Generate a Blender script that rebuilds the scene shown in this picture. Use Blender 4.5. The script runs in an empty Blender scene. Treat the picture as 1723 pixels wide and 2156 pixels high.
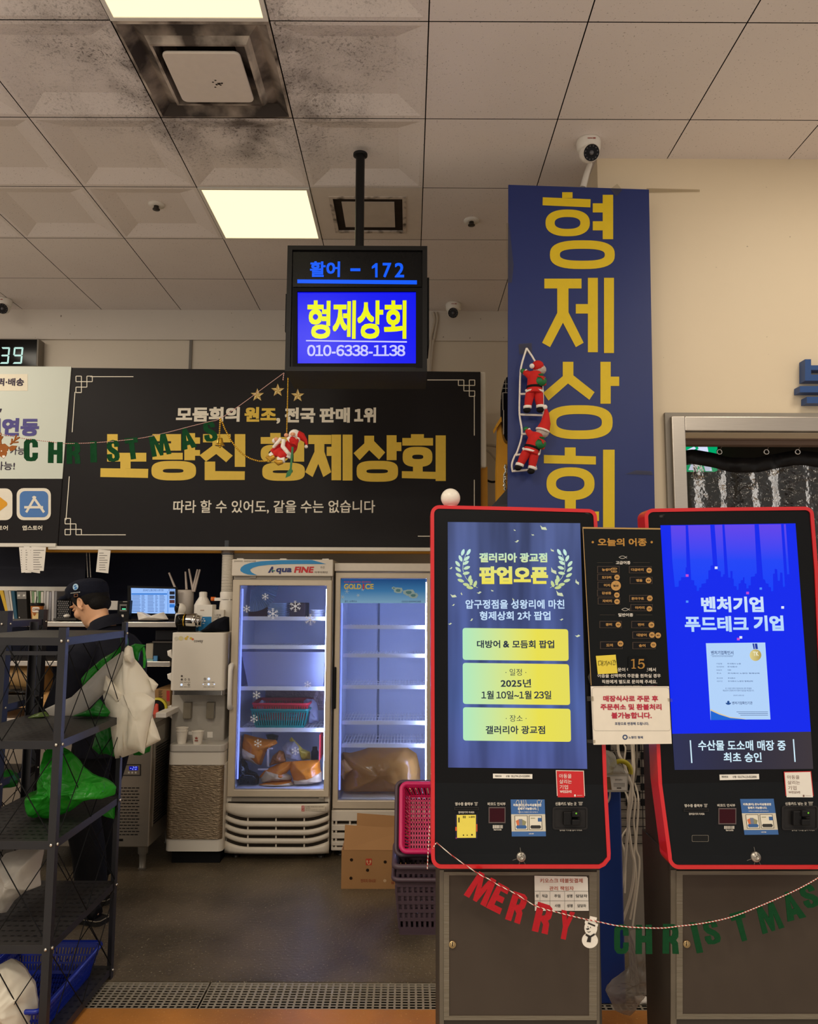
import bpy, bmesh, math, random
from mathutils import Vector, Matrix, noise as mnoise
SC = bpy.context.scene
COL = SC.collection
random.seed(7)

# ------------------------------------------------------------------ camera, world, exposure
FPX, PITCH, ROLL, EYE = 1640.0, math.radians(6.26), 0.004, 1.55
_f = Vector((0, math.cos(PITCH), math.sin(PITCH)))
_r0 = Vector((1, 0, 0))
_u0 = _r0.cross(_f)
CR = _r0 * math.cos(ROLL) + _u0 * math.sin(ROLL)
CU = -_r0 * math.sin(ROLL) + _u0 * math.cos(ROLL)
CAM = Vector((0, 0, EYE))
cam = bpy.data.cameras.new('camera')
cam.sensor_fit = 'HORIZONTAL'; cam.sensor_width = 36.0
cam.lens = 36.0 * FPX / 1723.0
cam.clip_start = 0.05
camo = bpy.data.objects.new('camera', cam)
COL.objects.link(camo)
camo.matrix_world = Matrix(((CR.x, CU.x, -_f.x, 0), (CR.y, CU.y, -_f.y, 0), (CR.z, CU.z, -_f.z, EYE), (0, 0, 0, 1)))
SC.camera = camo
SC.view_settings.view_transform = 'Standard'
SC.view_settings.look = 'None'
SC.view_settings.gamma = 1.0
SC.view_settings.use_curve_mapping = False
SC.view_settings.exposure = 0.0
W = bpy.data.worlds.new('market_hall_light'); SC.world = W; W.use_nodes = True
W.node_tree.nodes['Background'].inputs[0].default_value = (1.0, 0.92, 0.83, 1)
W.node_tree.nodes['Background'].inputs[1].default_value = 0.62
PANEL_POWER = 9.0
LAMP_COL = (1.0, 0.90, 0.74)
CEIL = 3.707


def ray(x, y):
    return _f + CR * ((x - 861.5) / FPX) + CU * ((1078.0 - y) / FPX)


def U(x, y, d):
    """photo pixel -> point at distance d (world Y)"""
    v = ray(x, y)
    return CAM + v * (d / v.y)


def ZC(x0, y0, s):
    return lambda x, y: (x0 + s * x, y0 + s * y)


class Pl:
    """a flat face: origin, right, up, outward normal"""

    def __init__(s, o, u, v):
        s.o = Vector(o); s.u = Vector(u).normalized(); s.v = Vector(v).normalized(); s.n = s.u.cross(s.v)

    def px(s, x, y, w=0.0):
        d = ray(x, y); o = s.o + s.n * w
        t = (o - CAM).dot(s.n) / d.dot(s.n)
        p = CAM + d * t - s.o
        return (p.dot(s.u), p.dot(s.v))

    def pt(s, u, v, w=0.0):
        return s.o + s.u * u + s.v * v + s.n * w

    def up(s, w):
        return Pl(s.o + s.n * w, s.u, s.v)


def PD(d):
    return Pl((0, d, 0), (1, 0, 0), (0, 0, 1))


# ------------------------------------------------------------------ materials
def lin(c):
    c = c / 255.0
    return c / 12.92 if c <= 0.04045 else ((c + 0.055) / 1.055) ** 2.4


def rgb(c):
    return (lin(c[0]), lin(c[1]), lin(c[2]), 1)


_mats = {}


def newmat(name):
    m = bpy.data.materials.new(name); m.use_nodes = True
    nt = m.node_tree
    return m, nt, nt.nodes['Principled BSDF'], nt.nodes['Material Output']


def M(name, c=(128, 128, 128), rough=0.5, metal=0.0, var=0.06, scale=30.0, bump=0.0, emit=0.0, coat=0.0, alpha=1.0, spec=0.5, stretch=(1, 1, 1)):
    if name in _mats:
        return _mats[name]
    m, nt, b, out = newmat(name)
    N = nt.nodes; L = nt.links
    col = rgb(c)
    if max(c) < 80 and not metal: spec = min(spec, 0.16)
    tc = N.new('ShaderNodeTexCoord'); mp = N.new('ShaderNodeMapping'); mp.inputs['Scale'].default_value = stretch
    no = N.new('ShaderNodeTexNoise'); no.inputs['Scale'].default_value = scale; no.inputs['Detail'].default_value = 3
    L.new(tc.outputs['Object'], mp.inputs[0]); L.new(mp.outputs[0], no.inputs['Vector'])
    mx = N.new('ShaderNodeMix'); mx.data_type = 'RGBA'
    mx.inputs['A'].default_value = tuple(v * (1 - var) for v in col[:3]) + (1,)
    mx.inputs['B'].default_value = tuple(min(1, v * (1 + var)) for v in col[:3]) + (1,)
    L.new(no.outputs['Fac'], mx.inputs['Factor']); L.new(mx.outputs['Result'], b.inputs['Base Color'])
    b.inputs['Roughness'].default_value = rough; b.inputs['Metallic'].default_value = metal
    b.inputs['Specular IOR Level'].default_value = spec
    b.inputs['Coat Weight'].default_value = coat
    b.inputs['Alpha'].default_value = alpha
    if emit:
        L.new(mx.outputs['Result'], b.inputs['Emission Color']); b.inputs['Emission Strength'].default_value = emit
    if bump:
        bp = N.new('ShaderNodeBump'); bp.inputs['Strength'].default_value = bump; bp.inputs['Distance'].default_value = 0.01
        L.new(no.outputs['Fac'], bp.inputs['Height']); L.new(bp.outputs[0], b.inputs['Normal'])
    _mats[name] = m
    return m


def ME(name, c, strength=1.0, rough=0.25, spec=0.14):
    """a lit screen face: emits its picture and still has a glossy surface"""
    if name in _mats:
        return _mats[name]
    m, nt, b, out = newmat(name)
    b.inputs['Base Color'].default_value = (0.004, 0.004, 0.004, 1)
    b.inputs['Roughness'].default_value = rough; b.inputs['Specular IOR Level'].default_value = spec
    b.inputs['Emission Color'].default_value = rgb(c); b.inputs['Emission Strength'].default_value = strength
    _mats[name] = m
    return m


def MEgrad(name, stops, direction, strength=1.0, streak=None):
    """screen picture with a colour gradient along a direction of the face (Generated coordinates)"""
    m, nt, b, out = newmat(name)
    N = nt.nodes; L = nt.links
    tc = N.new('ShaderNodeTexCoord'); dt = N.new('ShaderNodeVectorMath'); dt.operation = 'DOT_PRODUCT'
    dt.inputs[1].default_value = direction; L.new(tc.outputs['Generated'], dt.inputs[0])
    cr = N.new('ShaderNodeValToRGB'); L.new(dt.outputs['Value'], cr.inputs[0])
    e = cr.color_ramp.elements
    while len(e) < len(stops):
        e.new(0.5)
    for k, (p, c) in enumerate(stops):
        e[k].position = p; e[k].color = rgb(c)
    src = cr.outputs['Color']
    if streak:
        mp = N.new('ShaderNodeMapping'); mp.inputs['Scale'].default_value = streak
        no = N.new('ShaderNodeTexNoise'); no.inputs['Scale'].default_value = 1.0; no.inputs['Detail'].default_value = 2
        L.new(tc.outputs['Object'], mp.inputs[0]); L.new(mp.outputs[0], no.inputs['Vector'])
        mr = N.new('ShaderNodeMapRange'); mr.inputs['From Min'].default_value = 0.35; mr.inputs['From Max'].default_value = 0.7
        mr.inputs['To Min'].default_value = 0.65; mr.inputs['To Max'].default_value = 1.6
        L.new(no.outputs['Fac'], mr.inputs['Value'])
        sc = N.new('ShaderNodeVectorMath'); sc.operation = 'SCALE'
        L.new(src, sc.inputs[0]); L.new(mr.outputs[0], sc.inputs['Scale']); src = sc.outputs['Vector']
    b.inputs['Base Color'].default_value = (0.004, 0.004, 0.004, 1); b.inputs['Roughness'].default_value = 0.25; b.inputs['Specular IOR Level'].default_value = 0.14
    L.new(src, b.inputs['Emission Color']); b.inputs['Emission Strength'].default_value = strength
    _mats[name] = m
    return m


def Mglass(name, tint=(235, 240, 245), rough=0.03, amount=0.12, film=0.0, filmcol=(200, 205, 215), bump=0.0):
    """clear sheet: see-through with a fresnel gloss and a little film"""
    m, nt, b, out = newmat(name)
    N = nt.nodes; L = nt.links
    N.remove(b)
    tr = N.new('ShaderNodeBsdfTransparent'); tr.inputs[0].default_value = rgb(tint)
    gl = N.new('ShaderNodeBsdfGlossy'); gl.inputs['Roughness'].default_value = rough
    fr = N.new('ShaderNodeLayerWeight'); fr.inputs['Blend'].default_value = amount
    mx = N.new('ShaderNodeMixShader'); L.new(fr.outputs['Fresnel'], mx.inputs[0]); L.new(tr.outputs[0], mx.inputs[1]); L.new(gl.outputs[0], mx.inputs[2])
    src = mx.outputs[0]
    if bump:
        no = N.new('ShaderNodeTexNoise'); no.inputs['Scale'].default_value = 14; no.inputs['Detail'].default_value = 3
        tc = N.new('ShaderNodeTexCoord'); L.new(tc.outputs['Object'], no.inputs['Vector'])
        bp = N.new('ShaderNodeBump'); bp.inputs['Strength'].default_value = bump; bp.inputs['Distance'].default_value = 0.03
        L.new(no.outputs['Fac'], bp.inputs['Height']); L.new(bp.outputs[0], gl.inputs['Normal']); L.new(bp.outputs[0], fr.inputs['Normal'])
    if film:
        df = N.new('ShaderNodeBsdfDiffuse'); df.inputs[0].default_value = rgb(filmcol)
        m2 = N.new('ShaderNodeMixShader'); m2.inputs[0].default_value = film
        L.new(src, m2.inputs[1]); L.new(df.outputs[0], m2.inputs[2]); src = m2.outputs[0]
    L.new(src, out.inputs['Surface'])
    _mats[name] = m
    return m


def Mbag(name, c, trans=0.35, rough=0.35, clear=0.0, crumple=0.35, scale=16.0):
    """thin plastic film: diffuse and translucent, with creases"""
    m, nt, b, out = newmat(name)
    N = nt.nodes; L = nt.links
    b.inputs['Base Color'].default_value = rgb(c); b.inputs['Roughness'].default_value = rough
    tl = N.new('ShaderNodeBsdfTranslucent'); tl.inputs[0].default_value = rgb(c)
    mx = N.new('ShaderNodeMixShader'); mx.inputs[0].default_value = trans
    L.new(b.outputs[0], mx.inputs[1]); L.new(tl.outputs[0], mx.inputs[2]); src = mx.outputs[0]
    tc = N.new('ShaderNodeTexCoord'); no = N.new('ShaderNodeTexNoise'); no.inputs['Scale'].default_value = scale; no.inputs['Detail'].default_value = 2
    no.inputs['Distortion'].default_value = 1.0
    L.new(tc.outputs['Object'], no.inputs['Vector'])
    bp = N.new('ShaderNodeBump'); bp.inputs['Strength'].default_value = crumple; bp.inputs['Distance'].default_value = 0.02
    L.new(no.outputs['Fac'], bp.inputs['Height']); L.new(bp.outputs[0], b.inputs['Normal'])
    if clear:
        tp = N.new('ShaderNodeBsdfTransparent'); tp.inputs[0].default_value = rgb(tuple(min(255, int(v * 0.5 + 128)) for v in c))
        m2 = N.new('ShaderNodeMixShader'); m2.inputs[0].default_value = clear
        L.new(src, m2.inputs[1]); L.new(tp.outputs[0], m2.inputs[2]); src = m2.outputs[0]
    L.new(src, out.inputs['Surface'])
    _mats[name] = m
    return m


def Mmix(name, c1, c2, scale=8.0, lo=0.4, hi=0.6, rough=0.7):
    m, nt, b, out = newmat(name)
    N = nt.nodes; L = nt.links
    tc = N.new('ShaderNodeTexCoord'); no = N.new('ShaderNodeTexNoise'); no.inputs['Scale'].default_value = scale; no.inputs['Detail'].default_value = 5
    L.new(tc.outputs['Object'], no.inputs['Vector'])
    r = N.new('ShaderNodeMapRange'); r.inputs['From Min'].default_value = lo; r.inputs['From Max'].default_value = hi; L.new(no.outputs['Fac'], r.inputs['Value'])
    mx = N.new('ShaderNodeMix'); mx.data_type = 'RGBA'; mx.inputs['A'].default_value = rgb(c1); mx.inputs['B'].default_value = rgb(c2); L.new(r.outputs[0], mx.inputs['Factor'])
    L.new(mx.outputs['Result'], b.inputs['Base Color']); b.inputs['Roughness'].default_value = rough
    return m


# ------------------------------------------------------------------ text (built-in font) -> flat mesh
_tcache = {}


ADV = {' ': .24, '-': .36, '~': .6, ',': .25, '.': .25, ':': .28}


def text_geo(s):
    if s in _tcache:
        return _tcache[s]
    if '1' in s:          # digits take the flagged shapes of the wide set, closed up again
        V, F, x = [], [], 0.0
        for ch in s:
            dg = ch.isdigit()
            adv = .57 if dg else ADV.get(ch, .92 if ord(ch) > 0x1000 else .6)
            if ch != ' ':
                vs, fs = text_geo(chr(0xFF10 + int(ch)) if dg else ch)
                lo = min(v[0] for v in vs); hi = max(v[0] for v in vs); k = len(V)
                V += [(v[0] - (lo + hi) / 2 + x + adv / 2, v[1]) for v in vs]; F += [tuple(i + k for i in f) for f in fs]
            x += adv
        _tcache[s] = (V, F)
        return V, F
    c = bpy.data.curves.new('t', 'FONT'); c.body = s; c.fill_mode = 'BOTH'; c.dimensions = '2D'; c.resolution_u = 3
    o = bpy.data.objects.new('t', c)
    me = evaluated(o)
    bpy.data.objects.remove(o); bpy.data.curves.remove(c)
    vs = [(v.co.x, v.co.y) for v in me.vertices]; fs = [tuple(p.vertices) for p in me.polygons]
    bpy.data.meshes.remove(me)
    _tcache[s] = (vs, fs)
    return vs, fs


def evaluated(mb_obj):
    """mesh of an object with its modifiers applied"""
    tmp = bpy.data.scenes.new('tmp'); tmp.collection.objects.link(mb_obj)
    with bpy.context.temp_override(scene=tmp, view_layer=tmp.view_layers[0]):
        dg = bpy.context.evaluated_depsgraph_get(); dg.update()
        me = bpy.data.meshes.new_from_object(mb_obj.evaluated_get(dg))
    tmp.collection.objects.unlink(mb_obj); bpy.data.scenes.remove(tmp)
    return me


# ------------------------------------------------------------------ mesh builder
LOC = {}


def rrect(w, h, r, n=5):
    pts = []
    for cx, cy, a0 in ((w / 2 - r, h / 2 - r, 0), (-w / 2 + r, h / 2 - r, 90), (-w / 2 + r, -h / 2 + r, 180), (w / 2 - r, -h / 2 + r, 270)):
        for k in range(n + 1):
            a = math.radians(a0 + 90 * k / n)
            pts.append((cx + r * math.cos(a), cy + r * math.sin(a)))
    return pts


def sup(x0, y0, x1, y1, e=2.5, n=40):
    """superellipse outline in a box"""
    cx, cy, a, b = (x0 + x1) / 2, (y0 + y1) / 2, (x1 - x0) / 2, (y1 - y0) / 2
    out = []
    for k in range(n):
        t = 2 * math.pi * k / n
        c, s = math.cos(t), math.sin(t)
        out.append((cx + a * math.copysign(abs(c) ** (2 / e), c), cy + b * math.copysign(abs(s) ** (2 / e), s)))
    return out


def smooth_path(pts, k=5):
    """Catmull-Rom through the points"""
    pts = [Vector(p) for p in pts]
    if len(pts) < 3: return pts
    out = []
    for i in range(len(pts) - 1):
        p0, p1, p2, p3 = pts[max(i - 1, 0)], pts[i], pts[i + 1], pts[min(i + 2, len(pts) - 1)]
        for j in range(k):
            t = j / k
            out.append(.5 * ((2 * p1) + (p2 - p0) * t + (2 * p0 - 5 * p1 + 4 * p2 - p3) * t * t + (3 * p1 - p0 - 3 * p2 + p3) * t ** 3))
    return out + [pts[-1]]


class MB:
    def __init__(s):
        s.v = []; s.f = []; s.m = []; s.sm = []; s.mi = 0

    def add(s, vs, fs, smooth=False, mi=None):
        b = len(s.v)
        s.v += [Vector(p) for p in vs]
        for f in fs:
            s.f.append(tuple(i + b for i in f)); s.m.append(s.mi if mi is None else mi); s.sm.append(smooth)

    def box(s, p0, p1, mi=None):
        x0, y0, z0 = p0; x1, y1, z1 = p1
        if x0 > x1: x0, x1 = x1, x0
        if y0 > y1: y0, y1 = y1, y0
        if z0 > z1: z0, z1 = z1, z0
        s.kb = (getattr(s, 'kb', 0) + 1) % 25; e = s.kb * 1.1e-5
        x0 -= e; y0 -= e; z0 -= e; x1 += e; y1 += e; z1 += e
        s.add([(x0, y0, z0), (x1, y0, z0), (x1, y1, z0), (x0, y1, z0), (x0, y0, z1), (x1, y0, z1), (x1, y1, z1), (x0, y1, z1)],
              [(3, 2, 1, 0), (4, 5, 6, 7), (0, 1, 5, 4), (1, 2, 6, 5), (2, 3, 7, 6), (3, 0, 4, 7)], mi=mi)

    def bar(s, a, b, w, h, up=(0, 0, 1), mi=None):
        a = Vector(a); b = Vector(b); d = (b - a).normalized(); up = Vector(up)
        if abs(d.dot(up)) > 0.95: up = Vector((0, 1, 0))
        x = d.cross(up).normalized() * w / 2; y = x.cross(d).normalized() * h / 2
        vs = [a - x - y, a + x - y, a + x + y, a - x + y, b - x - y, b + x - y, b + x + y, b - x + y]
        s.add(vs, [(0, 3, 2, 1), (4, 5, 6, 7), (0, 1, 5, 4), (1, 2, 6, 5), (2, 3, 7, 6), (3, 0, 4, 7)], mi=mi)

    def tube(s, pts, r, n=8, mi=None, cap=True):
        pts = [Vector(p) for p in pts]
        rs = r if isinstance(r, (list, tuple)) else [r] * len(pts)
        vs = []; fs = []
        prev = None
        for i, p in enumerate(pts):
            d = (pts[min(i + 1, len(pts) - 1)] - pts[max(i - 1, 0)])
            d = d.normalized() if d.length > 1e-9 else Vector((0, 0, 1))
            if prev is None:
                a = Vector((0, 0, 1)) if abs(d.z) < 0.9 else Vector((1, 0, 0))
                x = d.cross(a).normalized()
            else:
                x = (prev - d * prev.dot(d))
                x = x.normalized() if x.length > 1e-6 else d.orthogonal().normalized()
            prev = x; y = d.cross(x)
            for k in range(n):
                t = 2 * math.pi * k / n
                vs.append(p + (x * math.cos(t) + y * math.sin(t)) * rs[i])
        for i in range(len(pts) - 1):
            for k in range(n):
                k2 = (k + 1) % n
                fs.append((i * n + k, i * n + k2, (i + 1) * n + k2, (i + 1) * n + k))
        s.add(vs, fs, True, mi)
        if cap:
            s.add(vs[:n], [tuple(range(n))[::-1]], False, mi); s.add(vs[-n:], [tuple(range(n))], False, mi)

    def lathe(s, prof, o=(0, 0, 0), axis=(0, 0, 1), n=24, mi=None, smooth=True, sx=1.0, sy=1.0):
        o = Vector(o); az = Vector(axis).normalized()
        ax = az.orthogonal().normalized() if abs(az.z) < 0.99 else Vector((1, 0, 0)); ay = az.cross(ax)
        vs = []; fs = []
        for (r, z) in prof:
            for k in range(n):
                t = 2 * math.pi * k / n
                vs.append(o + ax * (r * math.cos(t) * sx) + ay * (r * math.sin(t) * sy) + az * z)
        for i in range(len(prof) - 1):
            for k in range(n):
                k2 = (k + 1) % n
                fs.append((i * n + k, i * n + k2, (i + 1) * n + k2, (i + 1) * n + k))
        s.add(vs, fs, smooth, mi)

    def sphere(s, c, r, n=16, mi=None, R=None):
        c = Vector(c); r = Vector((r, r, r)) if not isinstance(r, (tuple, list, Vector)) else Vector(r)
        vs = []; fs = []; m = n // 2
        for i in range(m + 1):
            ph = math.pi * i / m
            for k in range(n):
                t = 2 * math.pi * k / n
                p = Vector((r.x * math.sin(ph) * math.cos(t), r.y * math.sin(ph) * math.sin(t), r.z * math.cos(ph)))
                if R is not None: p = R @ p
                vs.append(c + p)
        for i in range(m):
            for k in range(n):
                k2 = (k + 1) % n
                fs.append((i * n + k, (i + 1) * n + k, (i + 1) * n + k2, i * n + k2))
        s.add(vs, fs, True, mi)

    def loft(s, rings, mi=None, smooth=True, cap=True):
        n = len(rings[0]); vs = [p for r in rings for p in r]; fs = []
        for i in range(len(rings) - 1):
            for k in range(n):
                k2 = (k + 1) % n
                fs.append((i * n + k, i * n + k2, (i + 1) * n + k2, (i + 1) * n + k))
        if cap:
            fs.append(tuple(range(n))[::-1]); fs.append(tuple(range((len(rings) - 1) * n, len(rings) * n)))
        s.add(vs, fs, smooth, mi)

    # flat or raised shapes on a face -------------------------------------------------
    def poly(s, pl, uv, w0, w1=None, mi=None):
        n = len(uv)
        ar = sum(uv[i][0] * uv[(i + 1) % n][1] - uv[(i + 1) % n][0] * uv[i][1] for i in range(n))
        if ar < 0: uv = uv[::-1]
        if w1 is None:
            s.k = (getattr(s, 'k', 0) + 1) % 30; w0 = w0 + s.k * 1.2e-5
            s.add([pl.pt(u, v, w0) for u, v in uv], [tuple(range(n))], mi=mi); return
        s.k = (getattr(s, 'k', 0) + 1) % 30
        lo, hi = min(w0, w1) - s.k * 1.2e-5, max(w0, w1) + s.k * 1.2e-5
        vs = [pl.pt(u, v, lo) for u, v in uv] + [pl.pt(u, v, hi) for u, v in uv]
        fs = [tuple(range(n))[::-1], tuple(range(n, 2 * n))] + [(i, (i + 1) % n, n + (i + 1) % n, n + i) for i in range(n)]
        s.add(vs, fs, mi=mi)

    def pp(s, pl, px, w0, w1=None, mi=None, z=None):
        """polygon given in photo pixels on face pl"""
        if z: px = [z(*p) for p in px]
        s.poly(pl, [pl.px(x, y, w0 if w1 is None else max(w0, w1)) for x, y in px], w0, w1, mi)

    def pr(s, pl, x0, y0, x1, y1, w0, w1=None, mi=None, z=None):
        s.pp(pl, [(x0, y0), (x1, y0), (x1, y1), (x0, y1)], w0, w1, mi, z)

    def ring(s, pl, ob, ib, w, e=2.5, mi=None, z=None, n=40):
        o = sup(*ob, e=e, n=n); i = sup(*ib, e=e, n=n)
        s.k = (getattr(s, 'k', 0) + 1) % 30; w = w + s.k * 1.2e-5
        if z: o = [z(*p) for p in o]; i = [z(*p) for p in i]
        vs = [pl.pt(*pl.px(x, y, w), w) for x, y in o] + [pl.pt(*pl.px(x, y, w), w) for x, y in i]
        s.add(vs, [(n + k, n + (k + 1) % n, (k + 1) % n, k) for k in range(n)], mi=mi)

    def text(s, pl, t, x0, y0, x1, y1, w=0.001, bold=0.0, mi=None, z=None, slant=0.0):
        """lettering fitted into a pixel box on face pl"""
        if z:
            x0, y0 = z(x0, y0); x1, y1 = z(x1, y1)
        ym, xm = (y0 + y1) / 2, (x0 + x1) / 2
        a = pl.px(x0, ym, w); b = pl.px(x1, ym, w); c = pl.px(xm, y1, w); d = pl.px(xm, y0, w)
        vs, fs = text_geo(t)
        bx0 = min(v[0] for v in vs) - bold; bx1 = max(v[0] for v in vs) + bold
        by0 = min(v[1] for v in vs) - bold; by1 = max(v[1] for v in vs) + bold
        sx = 1 / max(1e-6, bx1 - bx0); sy = 1 / max(1e-6, by1 - by0)
        sh = [(0, 0)]
        if bold:
            sh += [(bold * i, bold * j) for i in (-1, 0, 1) for j in (-1, 0, 1) if i or j]
        s.tk = (getattr(s, 'tk', 0) + 4e-6) % 1e-4
        for k, (dx, dy) in enumerate(sh):
            out = []
            for vx, vy in vs:
                p = (vx + dx - bx0) * sx; q = (vy + dy - by0) * sy
                uu = a[0] + (b[0] - a[0]) * p + slant * (q - 0.5) * (d[1] - c[1])
                vv = c[1] + (d[1] - c[1]) * q + (b[1] - a[1]) * (p - 0.5)
                out.append(pl.pt(uu, vv, w + k * 1.5e-5 + s.tk))
            s.add(out, fs, mi=mi)

    def puff(s, pl, px, thick, w0=0.0, nrm=0.3, seed=0, n=72, rings=9, back=0.5, mi=None, freq=14.0, sharp=True, cl=None, vmin=None):
        """crumpled bag or cloth: a star-shaped outline in pixels, bulged and creased"""
        uv = [pl.px(x, y, w0) for x, y in px]
        if cl: uv = [(min(max(u, cl[0]), cl[1]), v) for u, v in uv]
        if vmin is not None: uv = [(u, max(v, vmin)) for u, v in uv]
        m = len(uv)
        seg = [math.dist(uv[i], uv[(i + 1) % m]) for i in range(m)]; tot = sum(seg)
        pts = []
        for k in range(n):
            t = tot * k / n; i = 0
            while t > seg[i]:
                t -= seg[i]; i = (i + 1) % m
            q = t / max(seg[i], 1e-9); a = uv[i]; b = uv[(i + 1) % m]
            pts.append((a[0] + (b[0] - a[0]) * q, a[1] + (b[1] - a[1]) * q))
        ar = sum(pts[i][0] * pts[(i + 1) % n][1] - pts[(i + 1) % n][0] * pts[i][1] for i in range(n))
        if ar < 0: pts = pts[::-1]
        cx = sum(p[0] for p in pts) / n; cy = sum(p[1] for p in pts) / n
        off = Vector((seed * 3.17, seed * 1.31, seed * 7.7))

        def h(u, v):
            q = Vector((u, v, 0)) * freq + off
            a = mnoise.noise(q); b = mnoise.noise(q * 2.3 + Vector((5, 1, 2)))
            if sharp: a = 1 - 2 * abs(a); b = 1 - 2 * abs(b)
            return a + 0.5 * b
        for side, sg in ((1, 1.0), (-1, -back)):
            vs = []; fs = []
            for r in range(rings + 1):
                t = 1 - r / rings
                base = math.sqrt(max(0, 1 - t * t))
                for (u, v) in pts:
                    uu = cx + (u - cx) * t; vv = cy + (v - cy) * t
                    vs.append(pl.pt(uu, vv, w0 + sg * thick * base * (1 + nrm * h(uu, vv))))
            for r in range(rings):
                for k in range(n):
                    k2 = (k + 1) % n
                    q = (r * n + k, r * n + k2, (r + 1) * n + k2, (r + 1) * n + k)
                    fs.append(q if side > 0 else q[::-1])
            s.add(vs, fs, True, mi)

    def sheet(s, rows, smooth=True, mi=None, thick=0.0):
        """grid of points -> surface"""
        a = len(rows); b = len(rows[0])
        vs = [p for r in rows for p in r]
        fs = [(i * b + j, i * b + j + 1, (i + 1) * b + j + 1, (i + 1) * b + j) for i in range(a - 1) for j in range(b - 1)]
        s.add(vs, fs, smooth, mi)

    def mesh(s, name, mats, bevel=0.0, segs=2, origin=None, remesh=0.0, smooth_iter=0, sub=0, solid=0.0):
        c = Vector(origin) if origin is not None else (sum((Vector((f(p.x for p in s.v), f(p.y for p in s.v), f(p.z for p in s.v))) for f in (min, max)), Vector()) / 2)
        me = bpy.data.meshes.new(name)
        me.from_pydata([tuple(p - c) for p in s.v], [], s.f)
        mats = mats if isinstance(mats, (list, tuple)) else [mats]
        for m in mats: me.materials.append(m)
        me.polygons.foreach_set('material_index', s.m)
        me.polygons.foreach_set('use_smooth', s.sm)
        me.update()
        if bevel:
            bm = bmesh.new(); bm.from_mesh(me)
            bmesh.ops.remove_doubles(bm, verts=bm.verts, dist=1e-5)
            ed = [e for e in bm.edges if len(e.link_faces) == 2 and e.calc_face_angle(0) > 0.6]
            bmesh.ops.bevel(bm, geom=ed, offset=bevel, segments=segs, profile=0.5, affect='EDGES', clamp_overlap=True)
            bm.to_mesh(me); bm.free()
        if remesh or sub or solid:
            o = bpy.data.objects.new('tmpo', me)
            if remesh:
                q = o.modifiers.new('r', 'REMESH'); q.mode = 'VOXEL'; q.voxel_size = remesh; q.use_smooth_shade = True
            if smooth_iter:
                q = o.modifiers.new('s', 'SMOOTH'); q.iterations = smooth_iter; q.factor = 0.5
            if sub:
                q = o.modifiers.new('d', 'SUBSURF'); q.levels = sub; q.render_levels = sub
            if solid:
                q = o.modifiers.new('k', 'SOLIDIFY'); q.thickness = solid; q.offset = 0
            m2 = evaluated(o)
            bpy.data.objects.remove(o)
            me = m2; me.name = name
            if remesh:
                me.materials.clear()
                for m in mats: me.materials.append(m)
        return me, c

    def build(s, name, mats, parent=None, label=None, cat=None, group=None, kind=None, **kw):
        if not s.v: return None
        me, c = s.mesh(name, mats, **kw)
        o = bpy.data.objects.new(name, me); COL.objects.link(o)
        if parent is not None:
            o.parent = parent; o.location = c - LOC[parent.name]
        else:
            o.location = c
        LOC[o.name] = c
        tag(o, label, cat, group, kind)
        return o


def tag(o, label=None, cat=None, group=None, kind=None):
    if label: o['label'] = label
    if cat: o['category'] = cat
    if group: o['group'] = group
    if kind: o['kind'] = kind
    return o


def empty(name, loc, label, cat, group=None):
    o = bpy.data.objects.new(name, None); COL.objects.link(o); o.location = loc
    o.empty_display_size = 0.1
    LOC[o.name] = Vector(loc)
    return tag(o, label, cat, group)


def copy_tree(o, loc, label=None, parent=None):
    c = o.copy(); COL.objects.link(c)
    if parent is None:
        c.location = loc; LOC[c.name] = Vector(loc)
        if label: c['label'] = label
    else:
        c.parent = parent
    for ch in list(o.children):
        copy_tree(ch, None, None, c)
    return c


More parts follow.
